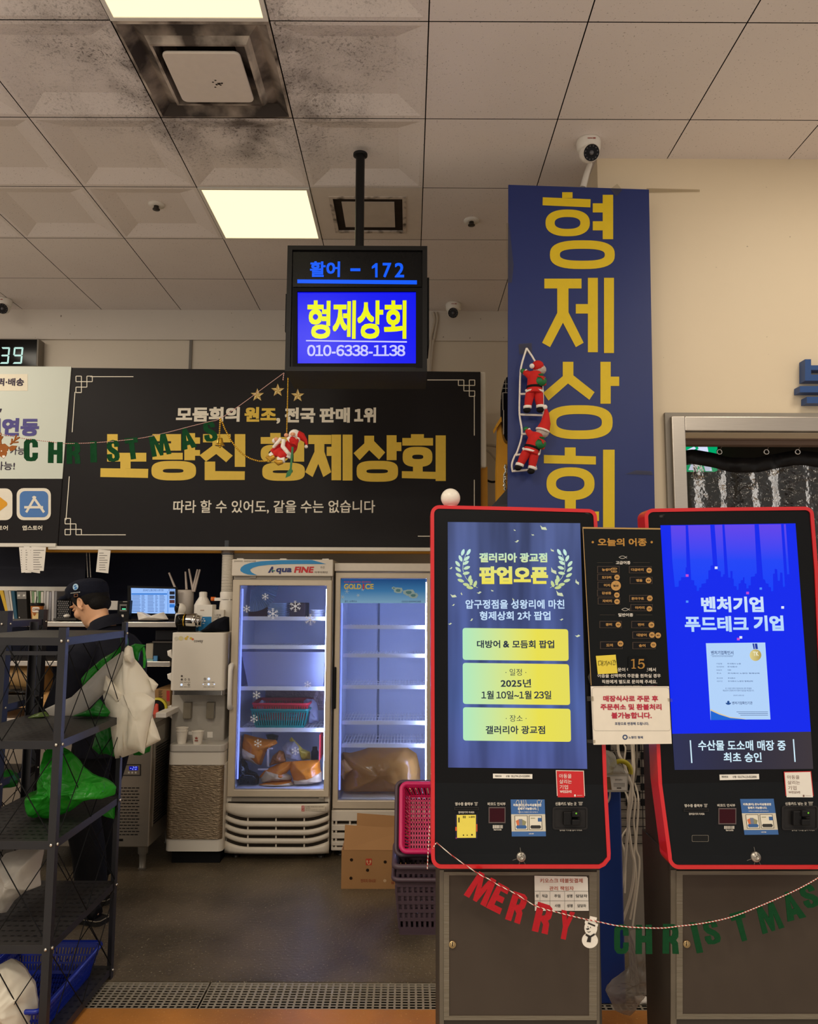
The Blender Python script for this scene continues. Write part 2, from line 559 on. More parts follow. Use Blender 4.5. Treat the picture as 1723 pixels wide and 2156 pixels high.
LET = {
    'M': [[(0, 0), (.3, 0), (.5, .5), (.7, 0), (1, 0), (1, 1), (.76, 1), (.76, .4), (.58, 1), (.42, 1), (.24, .4), (.24, 1), (0, 1)]],
    'E': [[(0, 0), (1, 0), (1, .22), (.42, .22), (.42, .39), (.9, .39), (.9, .6), (.42, .6), (.42, .78), (1, .78), (1, 1), (0, 1)]],
    'R': [[(0, 0), (.4, 0), (.4, 1), (0, 1)], [(.4, 0), (.75, 0), (.95, .08), (1, .25), (.98, .42), (.85, .52), (.8, .52), (.4, .58), (.4, .42), (.58, .39), (.62, .3), (.6, .2), (.4, .17)],
          [(.4, .5), (.8, .5), (.95, .62), (1, 1), (.62, 1), (.6, .7), (.4, .58)]],
    'Y': [[(0, 0), (.38, 0), (.52, .32), (.66, 0), (1, 0), (.7, .58), (.7, 1), (.32, 1), (.32, .58)]],
    'C': [[(1, .38), (.62, .38), (.62, .2), (.5, .16), (.4, .22), (.4, .78), (.5, .84), (.62, .8), (.62, .62), (1, .62), (.98, .85), (.8, .98), (.5, 1), (.2, .98), (.02, .85), (0, .5), (.02, .15), (.2, .02), (.5, 0), (.8, .02), (.98, .15)]],
    'H': [[(0, 0), (.38, 0), (.38, .38), (.62, .38), (.62, 0), (1, 0), (1, 1), (.62, 1), (.62, .6), (.38, .6), (.38, 1), (0, 1)]],
    'I': [[(0, 0), (1, 0), (1, 1), (0, 1)]],
    'S': [[(1, .32), (.6, .32), (.6, .2), (.5, .15), (.38, .2), (.42, .32), (.8, .48), (.98, .62), (1, .8), (.88, .95), (.5, 1), (.12, .95), (0, .8), (0, .64), (.4, .64), (.4, .8), (.5, .86), (.62, .8), (.58, .68), (.2, .52), (.02, .38), (0, .2), (.12, .06), (.5, 0), (.88, .05), (1, .2)]],
    'T': [[(0, 0), (1, 0), (1, .24), (.7, .24), (.7, 1), (.3, 1), (.3, .24), (0, .24)]],
    'A': [[(.3, 0), (.5, 0), (.5, .3), (.43, .62), (.5, .62), (.5, .82), (.4, .82), (.36, 1), (0, 1)], [(.7, 0), (.5, 0), (.5, .3), (.57, .62), (.5, .62), (.5, .82), (.6, .82), (.64, 1), (1, 1)]],
}


def quad(q, x, y):
    (ax, ay), (bx, by), (cx, cy), (dx, dy) = q
    return ((ax * (1 - x) + bx * x) * (1 - y) + (dx * (1 - x) + cx * x) * y, (ay * (1 - x) + by * x) * (1 - y) + (dy * (1 - x) + cy * x) * y)

# ------------------------------------------------------------------ lamps of the hall that are outside the frame
GX0, GY0, T = -0.533, 2.715, 0.6      # ceiling grid


def lamp(name, x, y, power):
    l = bpy.data.lights.new(name, 'AREA'); l.shape = 'SQUARE'; l.size = 0.58; l.energy = power * 0.55; l.color = LAMP_COL
    o = bpy.data.objects.new(name, l); COL.objects.link(o); o.location = (x, y, CEIL - 0.012)
    return o


for lx, ly, pw in ((-0.833, 0.615, 70), (-0.833, -1.185, 60), (2.167, 2.415, 26), (2.167, 0.615, 30), (2.167, -1.185, 34), (-3.233, 2.415, 60), (-3.233, 0.615, 70), (-3.233, 4.215, 26), (0.367, -2.4, 60)):
    lamp('ceiling_lamp', lx, ly, pw)

# ------------------------------------------------------------------ ceiling
CASS = (GX0 - 0.3, GY0 + 0.3)      # four-way cassette
VENT = (GX0 + 0.3, GY0 + 1.5)      # sooty square vent


def ceiling_material():
    m, nt, b, out = newmat('painted_ceiling_tile')
    N = nt.nodes; L = nt.links
    tc = N.new('ShaderNodeTexCoord')

    def noise(scale, detail=3):
        n = N.new('ShaderNodeTexNoise'); n.inputs['Scale'].default_value = scale; n.inputs['Detail'].default_value = detail
        L.new(tc.outputs['Object'], n.inputs['Vector']); return n.outputs['Fac']

    def rng(src, a, b_, c=0.0, d=1.0):
        r = N.new('ShaderNodeMapRange'); r.inputs['From Min'].default_value = a; r.inputs['From Max'].default_value = b_
        r.inputs['To Min'].default_value = c; r.inputs['To Max'].default_value = d; L.new(src, r.inputs['Value']); return r.outputs[0]

    def mth(op, a, b_):
        q = N.new('ShaderNodeMath'); q.operation = op
        for i, v in enumerate((a, b_)):
            if isinstance(v, (int, float)): q.inputs[i].default_value = v
            else: L.new(v, q.inputs[i])
        return q.outputs[0]

    def mix(f, a, b_):
        q = N.new('ShaderNodeMix'); q.data_type = 'RGBA'; L.new(f, q.inputs['Factor'])
        for nm, v in (('A', a), ('B', b_)):
            if isinstance(v, tuple): q.inputs[nm].default_value = rgb(v)
            else: L.new(v, q.inputs[nm])
        return q.outputs['Result']
    base = mix(noise(2.0), (226, 216, 211), (240, 230, 225))
    # soot freckles around the outlets, thinning outwards
    speck = rng(noise(75, 2), 0.56, 0.66)
    fine = rng(noise(190, 2), 0.5, 0.62)
    tot = None
    for (cx, cy), r0, r1 in ((CASS, 0.28, 1.0), ((VENT[0], VENT[1] - 0.05), 0.1, 0.32), ((CASS[0] + 0.05, CASS[1] + 0.42), 0.1, 0.5)):
        d = N.new('ShaderNodeVectorMath'); d.operation = 'DISTANCE'; d.inputs[1].default_value = (cx, cy, CEIL); L.new(tc.outputs['Object'], d.inputs[0])
        q = rng(d.outputs['Value'], r0, r1, 1.0, 0.0)
        q = mth('MULTIPLY', q, rng(noise(4.0), 0.35, 0.6, 0.25, 1.0))
        tot = q if tot is None else mth('MAXIMUM', tot, q)
    sp = mth('MULTIPLY', mth('MAXIMUM', speck, mth('MULTIPLY', fine, 0.5)), tot)
    smudge = mth('MULTIPLY', mth('POWER', tot, 1.7), rng(noise(6), 0.3, 0.6, 0.25, 1.0))
    col = mix(mth('MINIMUM', sp, 0.85), base, (62, 50, 42))
    col = mix(mth('MINIMUM', smudge, 0.85), col, (70, 58, 50))
    dirt = mth('MULTIPLY', rng(noise(120, 1), 0.69, 0.74), 0.5)
    col = mix(dirt, col, (120, 105, 92))
    L.new(col, b.inputs['Base Color']); b.inputs['Roughness'].default_value = 0.75
    bp = N.new('ShaderNodeBump'); bp.inputs['Strength'].default_value = 0.15; bp.inputs['Distance'].default_value = 0.004
    L.new(noise(160), bp.inputs['Height']); L.new(bp.outputs[0], b.inputs['Normal'])
    return m


def wall_material(name, c, dirt=0.5):
    m, nt, b, out = newmat(name)
    N = nt.nodes; L = nt.links
    tc = N.new('ShaderNodeTexCoord')
    n1 = N.new('ShaderNodeTexNoise'); n1.inputs['Scale'].default_value = 1.6; n1.inputs['Detail'].default_value = 5
    n2 = N.new('ShaderNodeTexNoise'); n2.inputs['Scale'].default_value = 38; n2.inputs['Detail'].default_value = 2
    n3 = N.new('ShaderNodeTexNoise'); n3.inputs['Scale'].default_value = 3.0
    for n in (n1, n2, n3): L.new(tc.outputs['Object'], n.inputs['Vector'])
    mx = N.new('ShaderNodeMix'); mx.data_type = 'RGBA'; mx.inputs['A'].default_value = rgb(tuple(int(v * 0.95) for v in c)); mx.inputs['B'].default_value = rgb(c)
    L.new(n1.outputs['Fac'], mx.inputs['Factor'])
    r = N.new('ShaderNodeMapRange'); r.inputs['From Min'].default_value = 0.74; r.inputs['From Max'].default_value = 0.79; L.new(n2.outputs['Fac'], r.inputs['Value'])
    q = N.new('ShaderNodeMath'); q.operation = 'MULTIPLY'; q.inputs[1].default_value = dirt; L.new(r.outputs[0], q.inputs[0])
    m2 = N.new('ShaderNodeMix'); m2.data_type = 'RGBA'; m2.inputs['B'].default_value = rgb((95, 80, 62))
    L.new(q.outputs[0], m2.inputs['Factor']); L.new(mx.outputs['Result'], m2.inputs['A'])
    L.new(m2.outputs['Result'], b.inputs['Base Color']); b.inputs['Roughness'].default_value = 0.55
    bp = N.new('ShaderNodeBump'); bp.inputs['Strength'].default_value = 0.08; bp.inputs['Distance'].default_value = 0.005
    L.new(n2.outputs['Fac'], bp.inputs['Height']); L.new(bp.outputs[0], b.inputs['Normal'])
    return m


GAP = M('ceiling_gap', (45, 38, 32), 0.9)
BLACK = M('black_plastic', (22, 22, 23), 0.45)
MATTE = M('matte_black', (16, 16, 17), 0.7)
WHITE = M('white_plastic', (232, 226, 216), 0.4)
CREAM = M('cream_enamel', (226, 216, 200), 0.35)
STEEL = M('brushed_steel', (190, 182, 172), 0.32, 1.0, 0.12, 60, stretch=(0.2, 1, 8))
CHROME = M('chrome', (210, 208, 205), 0.15, 1.0)
INK_W = M('white_print', (240, 236, 228), 0.6)
INK_K = M('black_print', (28, 27, 30), 0.6)
PAPER = M('paper', (236, 230, 220), 0.75)

mb = MB()
lights = {(-1, 2), (-1, -1)}
hole = {(-1, 0), (0, 2)} | lights
for i in range(-11, 10):
    for j in range(-10, 5):
        if (i, j) in hole: continue
        x0 = GX0 + i * T; y0 = GY0 + j * T
        g = 0.0025
        a = [(x0 + g, y0 + g), (x0 + T - g, y0 + g), (x0 + T - g, y0 + T - g), (x0 + g, y0 + T - g)]
        if i <= 0 and j <= 2:
            e = 0.022; k = 0.125; h = 0.035
            r1 = [(x0 + e, y0 + e), (x0 + T - e, y0 + e), (x0 + T - e, y0 + T - e), (x0 + e, y0 + T - e)]
            r2 = [(x0 + k, y0 + k), (x0 + T - k, y0 + k), (x0 + T - k, y0 + T - k), (x0 + k, y0 + T - k)]
            vs = [(p, q, CEIL) for p, q in a] + [(p, q, CEIL) for p, q in r1] + [(p, q, CEIL + h) for p, q in r2]
            fs = [(n, 4 + n, 4 + (n + 1) % 4, (n + 1) % 4) for n in range(4)] + [(4 + n, 8 + n, 8 + (n + 1) % 4, 4 + (n + 1) % 4) for n in range(4)] + [(11, 10, 9, 8)]
            mb.add(vs, fs)
        else:
            mb.add([(p, q, CEIL) for p, q in a], [(3, 2, 1, 0)])
mb.add([(-7.2, -3.4, CEIL + 0.09), (5.5, -3.4, CEIL + 0.09), (5.5, 5.8, CEIL + 0.09), (-7.2, 5.8, CEIL + 0.09)], [(3, 2, 1, 0)], mi=1)
mb.build('ceiling', [ceiling_material(), GAP], kind='structure', origin=(0, 0, 0))

PANEL = ME('lamp_diffuser', (255, 238, 186), 1.45)
for k, (i, j) in enumerate(((-1, 2), (-1, -1))):
    x0 = GX0 + i * T; y0 = GY0 + j * T
    t = empty('ceiling_light_panel', (x0 + T / 2, y0 + T / 2, CEIL), ('square lit ceiling panel near the hanging shop sign', 'square lit ceiling panel above the four-way air outlet at the top edge')[k], 'ceiling light', 'lit ceiling panels')
    b = MB(); b.box((x0 + 0.02, y0 + 0.02, CEIL - 0.002), (x0 + T - 0.02, y0 + T - 0.02, CEIL + 0.01)); b.build('diffuser', PANEL, t)
    b = MB()
    for p0, p1 in (((0.003, 0.003), (T - 0.003, 0.02)), ((0.003, T - 0.02), (T - 0.003, T - 0.003)), ((0.003, 0.02), (0.02, T - 0.02)), ((T - 0.02, 0.02), (T - 0.003, T - 0.02))):
        b.box((x0 + p0[0], y0 + p0[1], CEIL - 0.006), (x0 + p1[0], y0 + p1[1], CEIL + 0.03))
    b.build('frame', WHITE, t)

# four-way cassette outlet
SOOT = M('sooty_enamel', (150, 138, 126), 0.6, 0, 0.5, 14)
SOOTD = M('dark_soot', (46, 38, 33), 0.8, 0, 0.4, 20)
t = empty('air_outlet', (CASS[0], CASS[1], CEIL), 'square white air outlet stained with soot beside the lit panel', 'air vent')
b = MB(); x, y = CASS
rings = [(0.297, 0), (0.285, -0.004), (0.24, 0.03), (0.205, 0.012), (0.19, -0.014), (0.18, -0.014), (0.172, 0.05), (0.12, 0.06)]
vs = []; fs = []
for r, h in rings:
    vs += [(x - r, y - r, CEIL + h), (x + r, y - r, CEIL + h), (x + r, y + r, CEIL + h), (x - r, y + r, CEIL + h)]
for k in range(len(rings) - 1):
    for n in range(4):
        b_ = 4 * k
        fs.append((b_ + n, b_ + 4 + n, b_ + 4 + (n + 1) % 4, b_ + (n + 1) % 4))
for q, f in enumerate(fs):
    pass
b.add(vs, fs[:4] , mi=0); b.add(vs, fs[4:12], mi=1); b.add(vs, fs[12:20], mi=0); b.add(vs, fs[20:], mi=1)
b.build('housing', [Mmix('outlet_enamel', (70, 58, 50), (196, 182, 168), 6, .38, .58), Mmix('outlet_soot', (50, 41, 36), (158, 144, 132), 5, .42, .62)], t)
b = MB(); P0 = Pl((x, y, CEIL - 0.012), (1, 0, 0), (0, -1, 0)); b.poly(P0, rrect(0.31, 0.31, 0.025), 0, 0.012); b.build('cover_plate', M('plate_enamel', (226, 214, 202), 0.5), t, bevel=0.004)
b = MB()
for k in range(14):
    a = random.random() * 6.28; r = random.random() * 0.03
    b.poly(P0, [(0.03 + r * math.cos(a) + 0.005 * math.cos(q), -0.03 + r * math.sin(a) + 0.004 * math.sin(q)) for q in (0, 1.2, 2.5, 3.6, 5)], 0.0126)
b.build('stain', SOOTD, t)

# small sooty vent behind the sign pole
t = empty('ceiling_vent', (VENT[0], VENT[1], CEIL), 'square ceiling vent with a black sooty slot behind the sign pole', 'air vent')
x, y = VENT
b = MB()
e = 0.2975
for p in ((-e, -e, e, -0.21), (-e, 0.21, e, e), (-e, -0.21, -0.21, 0.21), (0.21, -0.21, e, 0.21)):
    b.box((x + p[0], y + p[1], CEIL), (x + p[2], y + p[3], CEIL + 0.02))
b.build('tile', M('vent_tile', (222, 210, 198), 0.7), t)
b = MB()
for r0, r1, z0 in ((0.21, 0.19, -0.005),):
    for p in ((-r0, -r0, r0, -r1), (-r0, r1, r0, r0), (-r0, -r1, -r1, r1), (r1, -r1, r0, r1)):
        b.box((x + p[0], y + p[1], CEIL + z0), (x + p[2], y + p[3], CEIL + 0.01))
b.build('frame', Mmix('vent_frame', (90, 78, 68), (206, 192, 178), 14, .36, .52), t)
b = MB(); b.box((x - 0.19, y - 0.19, CEIL + 0.005), (x + 0.19, y + 0.19, CEIL + 0.010)); b.build('slot', SOOTD, t)
b = MB(); b.box((x - 0.145, y - 0.145, CEIL + 0.001), (x + 0.145, y + 0.145, CEIL + 0.006)); b.build('cover_plate', M('vent_plate', (205, 192, 178), 0.6, 0, 0.12, 12), t)

# sprinklers
for px, py, lab in ((329, 443, 'small white ceiling sprinkler left of the lit panel'), (993, 464, 'small white ceiling sprinkler beside the blue vertical sign')):
    v = ray(px, py); p = CAM + v * ((CEIL - EYE) / v.z)
    zz = CEIL + (0.035 if px < 500 else 0)
    t = empty('sprinkler', (p.x, p.y, zz), lab, 'sprinkler')
    b = MB(); b.lathe([(0.0, 0.001), (0.045, 0.001), (0.045, -0.006), (0.02, -0.01), (0, -0.01)], (p.x, p.y, zz)); b.build('flange', WHITE, t)
    b = MB(); b.lathe([(0.014, -0.008), (0.014, -0.026), (0.02, -0.027), (0.02, -0.031), (0, -0.031)], (p.x, p.y, zz)); b.build('nozzle', M('dark_metal', (70, 66, 62), 0.4, 0.8), t)


def dome_camera(px, py, d, lab, look):
    """eyeball camera fixed under the ceiling; (px, py) is the middle of its base"""
    p = U(px, py, d); p.z = CEIL
    t = empty('security_camera', p, lab, 'security camera', 'white dome security cameras')
    b = MB(); b.lathe([(0, 0), (0.055, 0), (0.057, -0.01), (0.055, -0.045), (0.047, -0.055), (0, -0.055)], p, n=28); b.build('base', WHITE, t)
    look = Vector(look).normalized(); c = p + Vector((0, 0, -0.062))
    b = MB(); b.sphere(c, 0.046, 24); b.lathe([(0.036, 0.03), (0.04, 0.045), (0.037, 0.05)], c, look); b.build('eyeball', WHITE, t)
    b = MB(); b.lathe([(0.0371, 0.049), (0.02, 0.047), (0.0, 0.05)], c, look)
    b.build('lens', M('camera_glass', (20, 20, 24), 0.15), t)
    b = MB()
    az = look; ax = az.orthogonal().normalized(); ay = az.cross(ax)
    for k in range(12):
        a = k * math.pi / 6; q = c + az * 0.049 + (ax * math.cos(a) + ay * math.sin(a)) * 0.029
        b.sphere(q, 0.0035, 6)
    b.sphere(c + az * 0.05, 0.011, 10)
    b.build('infrared_leds', M('led_dots', (95, 95, 100), 0.3), t)
    b = MB(); pl = Pl(p + Vector((0, -0.0565, -0.022)), (1, 0, 0), (0, 0, 1)); b.poly(pl, [(-0.018, -0.002), (0.006, -0.002), (0.006, 0.002), (-0.018, 0.002)], 0.001); b.poly(pl, [(0.008, -0.003), (0.02, -0.003), (0.02, 0.003), (0.008, 0.003)], 0.001); b.build('logo', M('camera_logo', (150, 60, 50), 0.5), t)


dome_camera(1240, 316, 3.48, 'white dome security camera above the blue vertical sign', (0.05, -0.9, -0.5))
dome_camera(955, 648, 5.55, 'white dome security camera over the back wall beside the hanging sign', (-0.1, -0.9, -0.5))
dome_camera(8, 640, 5.5, 'white dome security camera at the left edge under the ceiling', (0.3, -0.9, -0.5))

# ------------------------------------------------------------------ walls, floor
WALLB = wall_material('back_wall_paint', (226, 214, 196), 0.7)
WALLR = wall_material('front_wall_paint', (234, 216, 186), 0.6)
BW = 5.715
b = MB(); b.box((-7.2, BW, 0), (2.6, BW + 0.15, CEIL + 0.08)); b.build('wall_back', WALLB, kind='structure', origin=(0, 0, 0))
PB = PD(BW - 0.03)
b = MB(); z0 = U(400, 717, BW).z; b.box((-4.5, BW - 0.02, z0), (1.5, BW, CEIL)); b.build('trim_1', wall_material('upper_strip_paint', (222, 212, 200), 0.9), kind='structure')
b = MB(); xx = U(402, 745, BW).x; b.box((xx - 0.01, BW - 0.012, 2.4), (xx + 0.01, BW, z0)); b.build('trim_2', M('joint_cover', (120, 114, 106), 0.5), kind='structure')

FW = 3.63
XL = U(1258, 350, FW).x
XO = U(1442, 1000, FW).x
ZO = U(1560, 912, FW).z
b = MB(); b.box((XL, FW, 0), (XO, FW + 0.22, CEIL + 0.08)); b.box((XO, FW, ZO), (5.5, FW + 0.22, CEIL + 0.08)); b.box((XL, FW + 0.1, 0), (XL + 0.18, BW, CEIL + 0.08))
b.build('wall_front', WALLR, kind='structure', origin=(0, 0, 0))
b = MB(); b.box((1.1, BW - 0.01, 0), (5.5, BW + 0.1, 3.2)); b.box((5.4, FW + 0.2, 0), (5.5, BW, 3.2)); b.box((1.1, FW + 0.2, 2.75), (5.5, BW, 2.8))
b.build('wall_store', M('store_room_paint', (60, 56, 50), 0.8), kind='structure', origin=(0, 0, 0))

b = MB(); b.box((U(1290, 1800, FW).x, FW - .008, 0.0), (U(1400, 1800, FW).x, FW, U(1330, 1500, FW).z)); b.build('trim_3', M('shaded_wall_grey', (118, 110, 100), .6, 0, .1, 5), kind='structure')  # grey board added on the wall; its tone holds the kiosks' shade


def floor_material(name, base, dark, speck, rough, bump):
    m, nt, b, out = newmat(name)
    N = nt.nodes; L = nt.links
    tc = N.new('ShaderNodeTexCoord')
    n1 = N.new('ShaderNodeTexNoise'); n1.inputs['Scale'].default_value = 2.2; n1.inputs['Detail'].default_value = 6
    n2 = N.new('ShaderNodeTexNoise'); n2.inputs['Scale'].default_value = 120; n2.inputs['Detail'].default_value = 1
    n3 = N.new('ShaderNodeTexNoise'); n3.inputs['Scale'].default_value = 60; n3.inputs['Detail'].default_value = 4
    for n in (n1, n2, n3): L.new(tc.outputs['Object'], n.inputs['Vector'])
    r = N.new('ShaderNodeMapRange'); r.inputs['From Min'].default_value = 0.35; r.inputs['From Max'].default_value = 0.65; L.new(n1.outputs['Fac'], r.inputs['Value'])
    mx = N.new('ShaderNodeMix'); mx.data_type = 'RGBA'; mx.inputs['A'].default_value = rgb(dark); mx.inputs['B'].default_value = rgb(base); L.new(r.outputs[0], mx.inputs['Factor'])
    r2 = N.new('ShaderNodeMapRange'); r2.inputs['From Min'].default_value = 0.68; r2.inputs['From Max'].default_value = 0.74; L.new(n2.outputs['Fac'], r2.inputs['Value'])
    m2 = N.new('ShaderNodeMix'); m2.data_type = 'RGBA'; m2.inputs['B'].default_value = rgb(speck); L.new(r2.outputs[0], m2.inputs['Factor']); L.new(mx.outputs['Result'], m2.inputs['A'])
    m3 = N.new('ShaderNodeMix'); m3.data_type = 'RGBA'; m3.blend_type = 'MULTIPLY'; m3.inputs['Factor'].default_value = 0.6
    L.new(m2.outputs['Result'], m3.inputs['A']); L.new(n3.outputs['Color'], m3.inputs['B'])
    L.new(m2.outputs['Result'], b.inputs['Base Color'])
    rr = N.new('ShaderNodeMapRange'); rr.inputs['To Min'].default_value = rough - 0.15; rr.inputs['To Max'].default_value = rough + 0.15; L.new(n1.outputs['Fac'], rr.inputs['Value']); L.new(rr.outputs[0], b.inputs['Roughness'])
    bp = N.new('ShaderNodeBump'); bp.inputs['Strength'].default_value = bump; bp.inputs['Distance'].default_value = 0.01
    L.new(n3.outputs['Fac'], bp.inputs['Height']); L.new(bp.outputs[0], b.inputs['Normal'])
    return m


D0, D1 = 3.135, 3.345
b = MB()
b.box((-7.2, D1, -0.08), (5.5, 5.9, 0), mi=0)
b.box((-7.2, 2.5, -0.08), (5.5, D0, 0), mi=1); b.box((-7.2, -3.4, -0.08), (5.5, 2.5, 0), mi=3)  # nearest floor is unseen; made pale to bounce lamp light onto the ceiling
b.box((-7.2, D0, -0.1), (5.5, D1, -0.07), mi=2)
b.build('floor', [floor_material('wet_concrete', (108, 95, 76), (74, 65, 52), (190, 178, 150), 0.42, 0.35), floor_material('orange_epoxy', (196, 128, 56), (150, 98, 44), (214, 160, 96), 0.4, 0.1), M('drain_mud', (24, 20, 16), 0.9), floor_material('pale_bounce_floor', (214, 208, 198), (190, 184, 174), (226, 222, 214), 0.5, 0.05)], kind='structure', origin=(0, 0, 0))

# drain grates
GR = M('cast_grate', (168, 158, 140), 0.55, 0.4, 0.25, 40)
xs = [U(430, 2095, 3.24).x]
spans = [(xs[0] - 0.995, xs[0] - 0.004), (xs[0] + 0.004, xs[0] + 0.995), (xs[0] + 1.003, xs[0] + 1.994)]
for k, (xa, xb) in enumerate(spans):
    b = MB()
    b.box((xa, D0 + 0.004, -0.03), (xb, D0 + 0.010, -0.002)); b.box((xa, D1 - 0.010, -0.03), (xb, D1 - 0.004, -0.002))
    nr = 10; pitch = (D1 - D0 - 0.016) / nr
    for r in range(1, nr): b.box((xa, D0 + 0.008 + r * pitch - 0.0032, -0.0036), (xb, D0 + 0.008 + r * pitch + 0.0032, -0.002))
    nc = 36; pc = (xb - xa) / nc
    for c in range(nc + 1):
        x = xa + c * pc
        b.box((max(xa, x - 0.004), D0 + 0.004, -0.0036), (min(xb, x + 0.004), D1 - 0.004, -0.0025))
    b.build('drain_grate', GR, None, ('metal floor drain grate running under the black rack', 'metal floor drain grate in front of the fridges and left kiosk', 'metal floor drain grate between and behind the kiosks')[k], 'drain grate', 'floor drain grates')

# door opening of the store room
t = empty('door_1', (XO, FW, 0), None, None); t['kind'] = 'structure'
P = PD(FW)
za, zb = U(1500, 871, FW).z, U(1500, 881, FW).z
xa, xb = U(1402, 1000, FW).x, U(1412, 1000, FW).x
b = MB(); b.box((xa, FW - 0.02, 0), (xb, FW, za)); b.box((xb, FW - 0.02, zb), (5.4, FW, za)); b.build('outer_seal', M('grey_sealant', (150, 142, 130), 0.6), t, kind='structure')
xc = U(1440, 1000, FW).x; zc = U(1500, 911, FW).z
b = MB(); b.box((xb, FW - 0.045, 0), (xc, FW + 0.22, zb)); b.build('jamb', STEEL, t, bevel=0.004, kind='structure')
b = MB(); b.box((xc, FW - 0.042, zc), (5.4, FW + 0.22, zb)); b.build('header', STEEL, t, bevel=0.004, kind='structure')
FR = 3.80
b = MB(); zr = U(1600, 938, FR).z; zr2 = U(1600, 920, FR).z
b.box((xc, FR - 0.02, zr), (5.3, FR + 0.04, zr2)); b.box((xc, FR - 0.05, zr + 0.02), (5.3, FR - 0.02, zr + 0.03)); b.build('curtain_rail', M('brown_rail', (120, 98, 84), 0.5), t, kind='structure')
# clear strip curtain
t = empty('strip_curtain', (U(1600, 960, FR + 0.06).x, FR + 0.06, 0.1), 'clear plastic curtain with black hem hanging in the store room doorway', 'curtain')


def curt(x, amp, seed):
    return amp * (math.sin(x * 21 + seed) + 0.6 * math.sin(x * 47 + 1.3 + seed) + 0.35 * mnoise.noise(Vector((x * 30, seed, 0))))


xs0, xs1 = xc + 0.005, 3.2
n = 150
hz = lambda x: U(1600, 948, FR).z + 0.02 * math.sin((x - xs0) * 12) - 0.01
rows = []
for r in range(3):
    rows.append([(xs0 + (xs1 - xs0) * i / n, FR + 0.06 + curt(xs0 + (xs1 - xs0) * i / n, 0.012, 0), hz(xs0 + (xs1 - xs0) * i / n) - r * 0.0375) for i in range(n + 1)])
b = MB(); b.sheet(rows); b.build('hem', M('black_vinyl', (24, 23, 24), 0.35), t, solid=0.004)
rows = []
for r in range(14):
    q = r / 13
    rows.append([(xs0 + (xs1 - xs0) * i / n + 0.012 * math.sin(9 * q + i * 0.3) * q, FR + 0.06 + curt(xs0 + (xs1 - xs0) * i / n, 0.012 + 0.02 * min(1, 3 * q), 0) + 0.006 * mnoise.noise(Vector((i * 0.2, q * 9, 0))), hz(xs0 + (xs1 - xs0) * i / n) - 0.07 - q * (hz(xs0) - 0.17)) for i in range(n + 1)])
b = MB(); b.sheet(rows); b.build('clear_sheet', Mglass('clear_vinyl', (218, 216, 212), 0.12, 0.35, 0.03, bump=0.8), t)
for px in (1516, 1615, 1681, 1790):
    p = U(px, 950, FR + 0.03)
    b = MB(); b.box((p.x - 0.015, FR - 0.01, p.z + 0.03), (p.x + 0.015, FR + 0.05, p.z + 0.045)); b.tube([(p.x, FR + 0.03, p.z + 0.035), (p.x + 0.008, FR + 0.025, p.z + 0.02), (p.x, FR + 0.022, p.z + 0.01)], 0.003)
    az = Vector((0, -1, 0)); c = Vector((p.x, FR + 0.035, p.z - 0.002))
    b.tube([c + Vector((0.012 * math.cos(a), 0, 0.012 * math.sin(a))) for a in [k * math.pi / 8 for k in range(17)]], 0.0035)
    b.build('hook', CHROME, t)
# green exit sign deep in the store room
GD = 5.6
t = empty('exit_sign', U(1478, 965, GD), 'lit green exit sign seen through the doorway curtain', 'sign')
P = PD(GD)
b = MB(); b.pr(P, 1446, 938, 1511, 991, 0.0, 0.05); b.build('face', ME('exit_green', (0, 168, 105), 1.0), t)
b = MB(); b.pp(P, [(1450, 990), (1470, 945), (1478, 950), (1466, 990)], 0.052); b.pp(P, [(1470, 940), (1490, 940), (1500, 992), (1486, 992)], 0.052); b.pp(P, [(1446, 948), (1462, 940), (1466, 944), (1450, 956)], 0.052); b.build('pictogram', ME('exit_white', (215, 222, 250), 1.0), t)

# ------------------------------------------------------------------ banners on the fascia
BD = 5.0
PBN = PD(BD)
z3 = ZC(0, 680, .34823)
z4 = ZC(560, 490, .3201)
z7 = ZC(540, 780, .11129)
VINYL = M('black_vinyl_banner', (31, 28, 29), 0.42, 0, 0.10, 2.2, 0.25)
GOLD_P = M('gold_print', (236, 198, 66), 0.5)
CREAM_P = M('cream_print', (240, 232, 214), 0.5)
t = empty('shop_banner', U(560, 1150, BD), 'wide black banner with big yellow shop name above the two fridges', 'banner')
b = MB(); b.pp(PBN, [(121, 774), (1012, 783), (1013, 1157), (100, 1149)], 0, -0.012); b.build('cloth', VINYL, t)
b = MB(); w = 0.002
R = lambda *q: b.pr(PBN, *q, w, z=z3)
R(648, 672, 712, 838); R(648, 785, 885, 838); R(728, 838, 790, 880); b.pp(PBN, [(608, 878), (897, 882), (895, 937), (607, 931)], w, z=z3)
R(922, 672, 1085, 715); R(1035, 672, 1095, 772); R(922, 728, 1095, 772); R(922, 728, 972, 825); R(922, 785, 1105, 826)
R(1115, 666, 1180, 830); R(1175, 692, 1210, 730); R(1175, 768, 1210, 803)
b.ring(PBN, (916, 834, 1186, 952), (985, 882, 1110, 906), w, 3.0, z=z3)
R(1228, 672, 1395, 722); b.pp(PBN, [(1285, 720), (1345, 720), (1345, 752), (1408, 802), (1368, 842), (1308, 792), (1246, 838), (1207, 800), (1285, 742)], w, z=z3)
R(1420, 672, 1484, 870); R(1238, 838, 1302, 950); b.pp(PBN, [(1238, 895), (1481, 897), (1480, 949), (1238, 950)], w, z=z3)
R = lambda *q: b.pr(PBN, *q, w, z=z7)
R(262, 1183, 460, 1270); R(82, 1260, 640, 1388); b.ring(PBN, (82, 1405, 620, 1742), (230, 1510, 480, 1640), w, 2.8, z=z7)
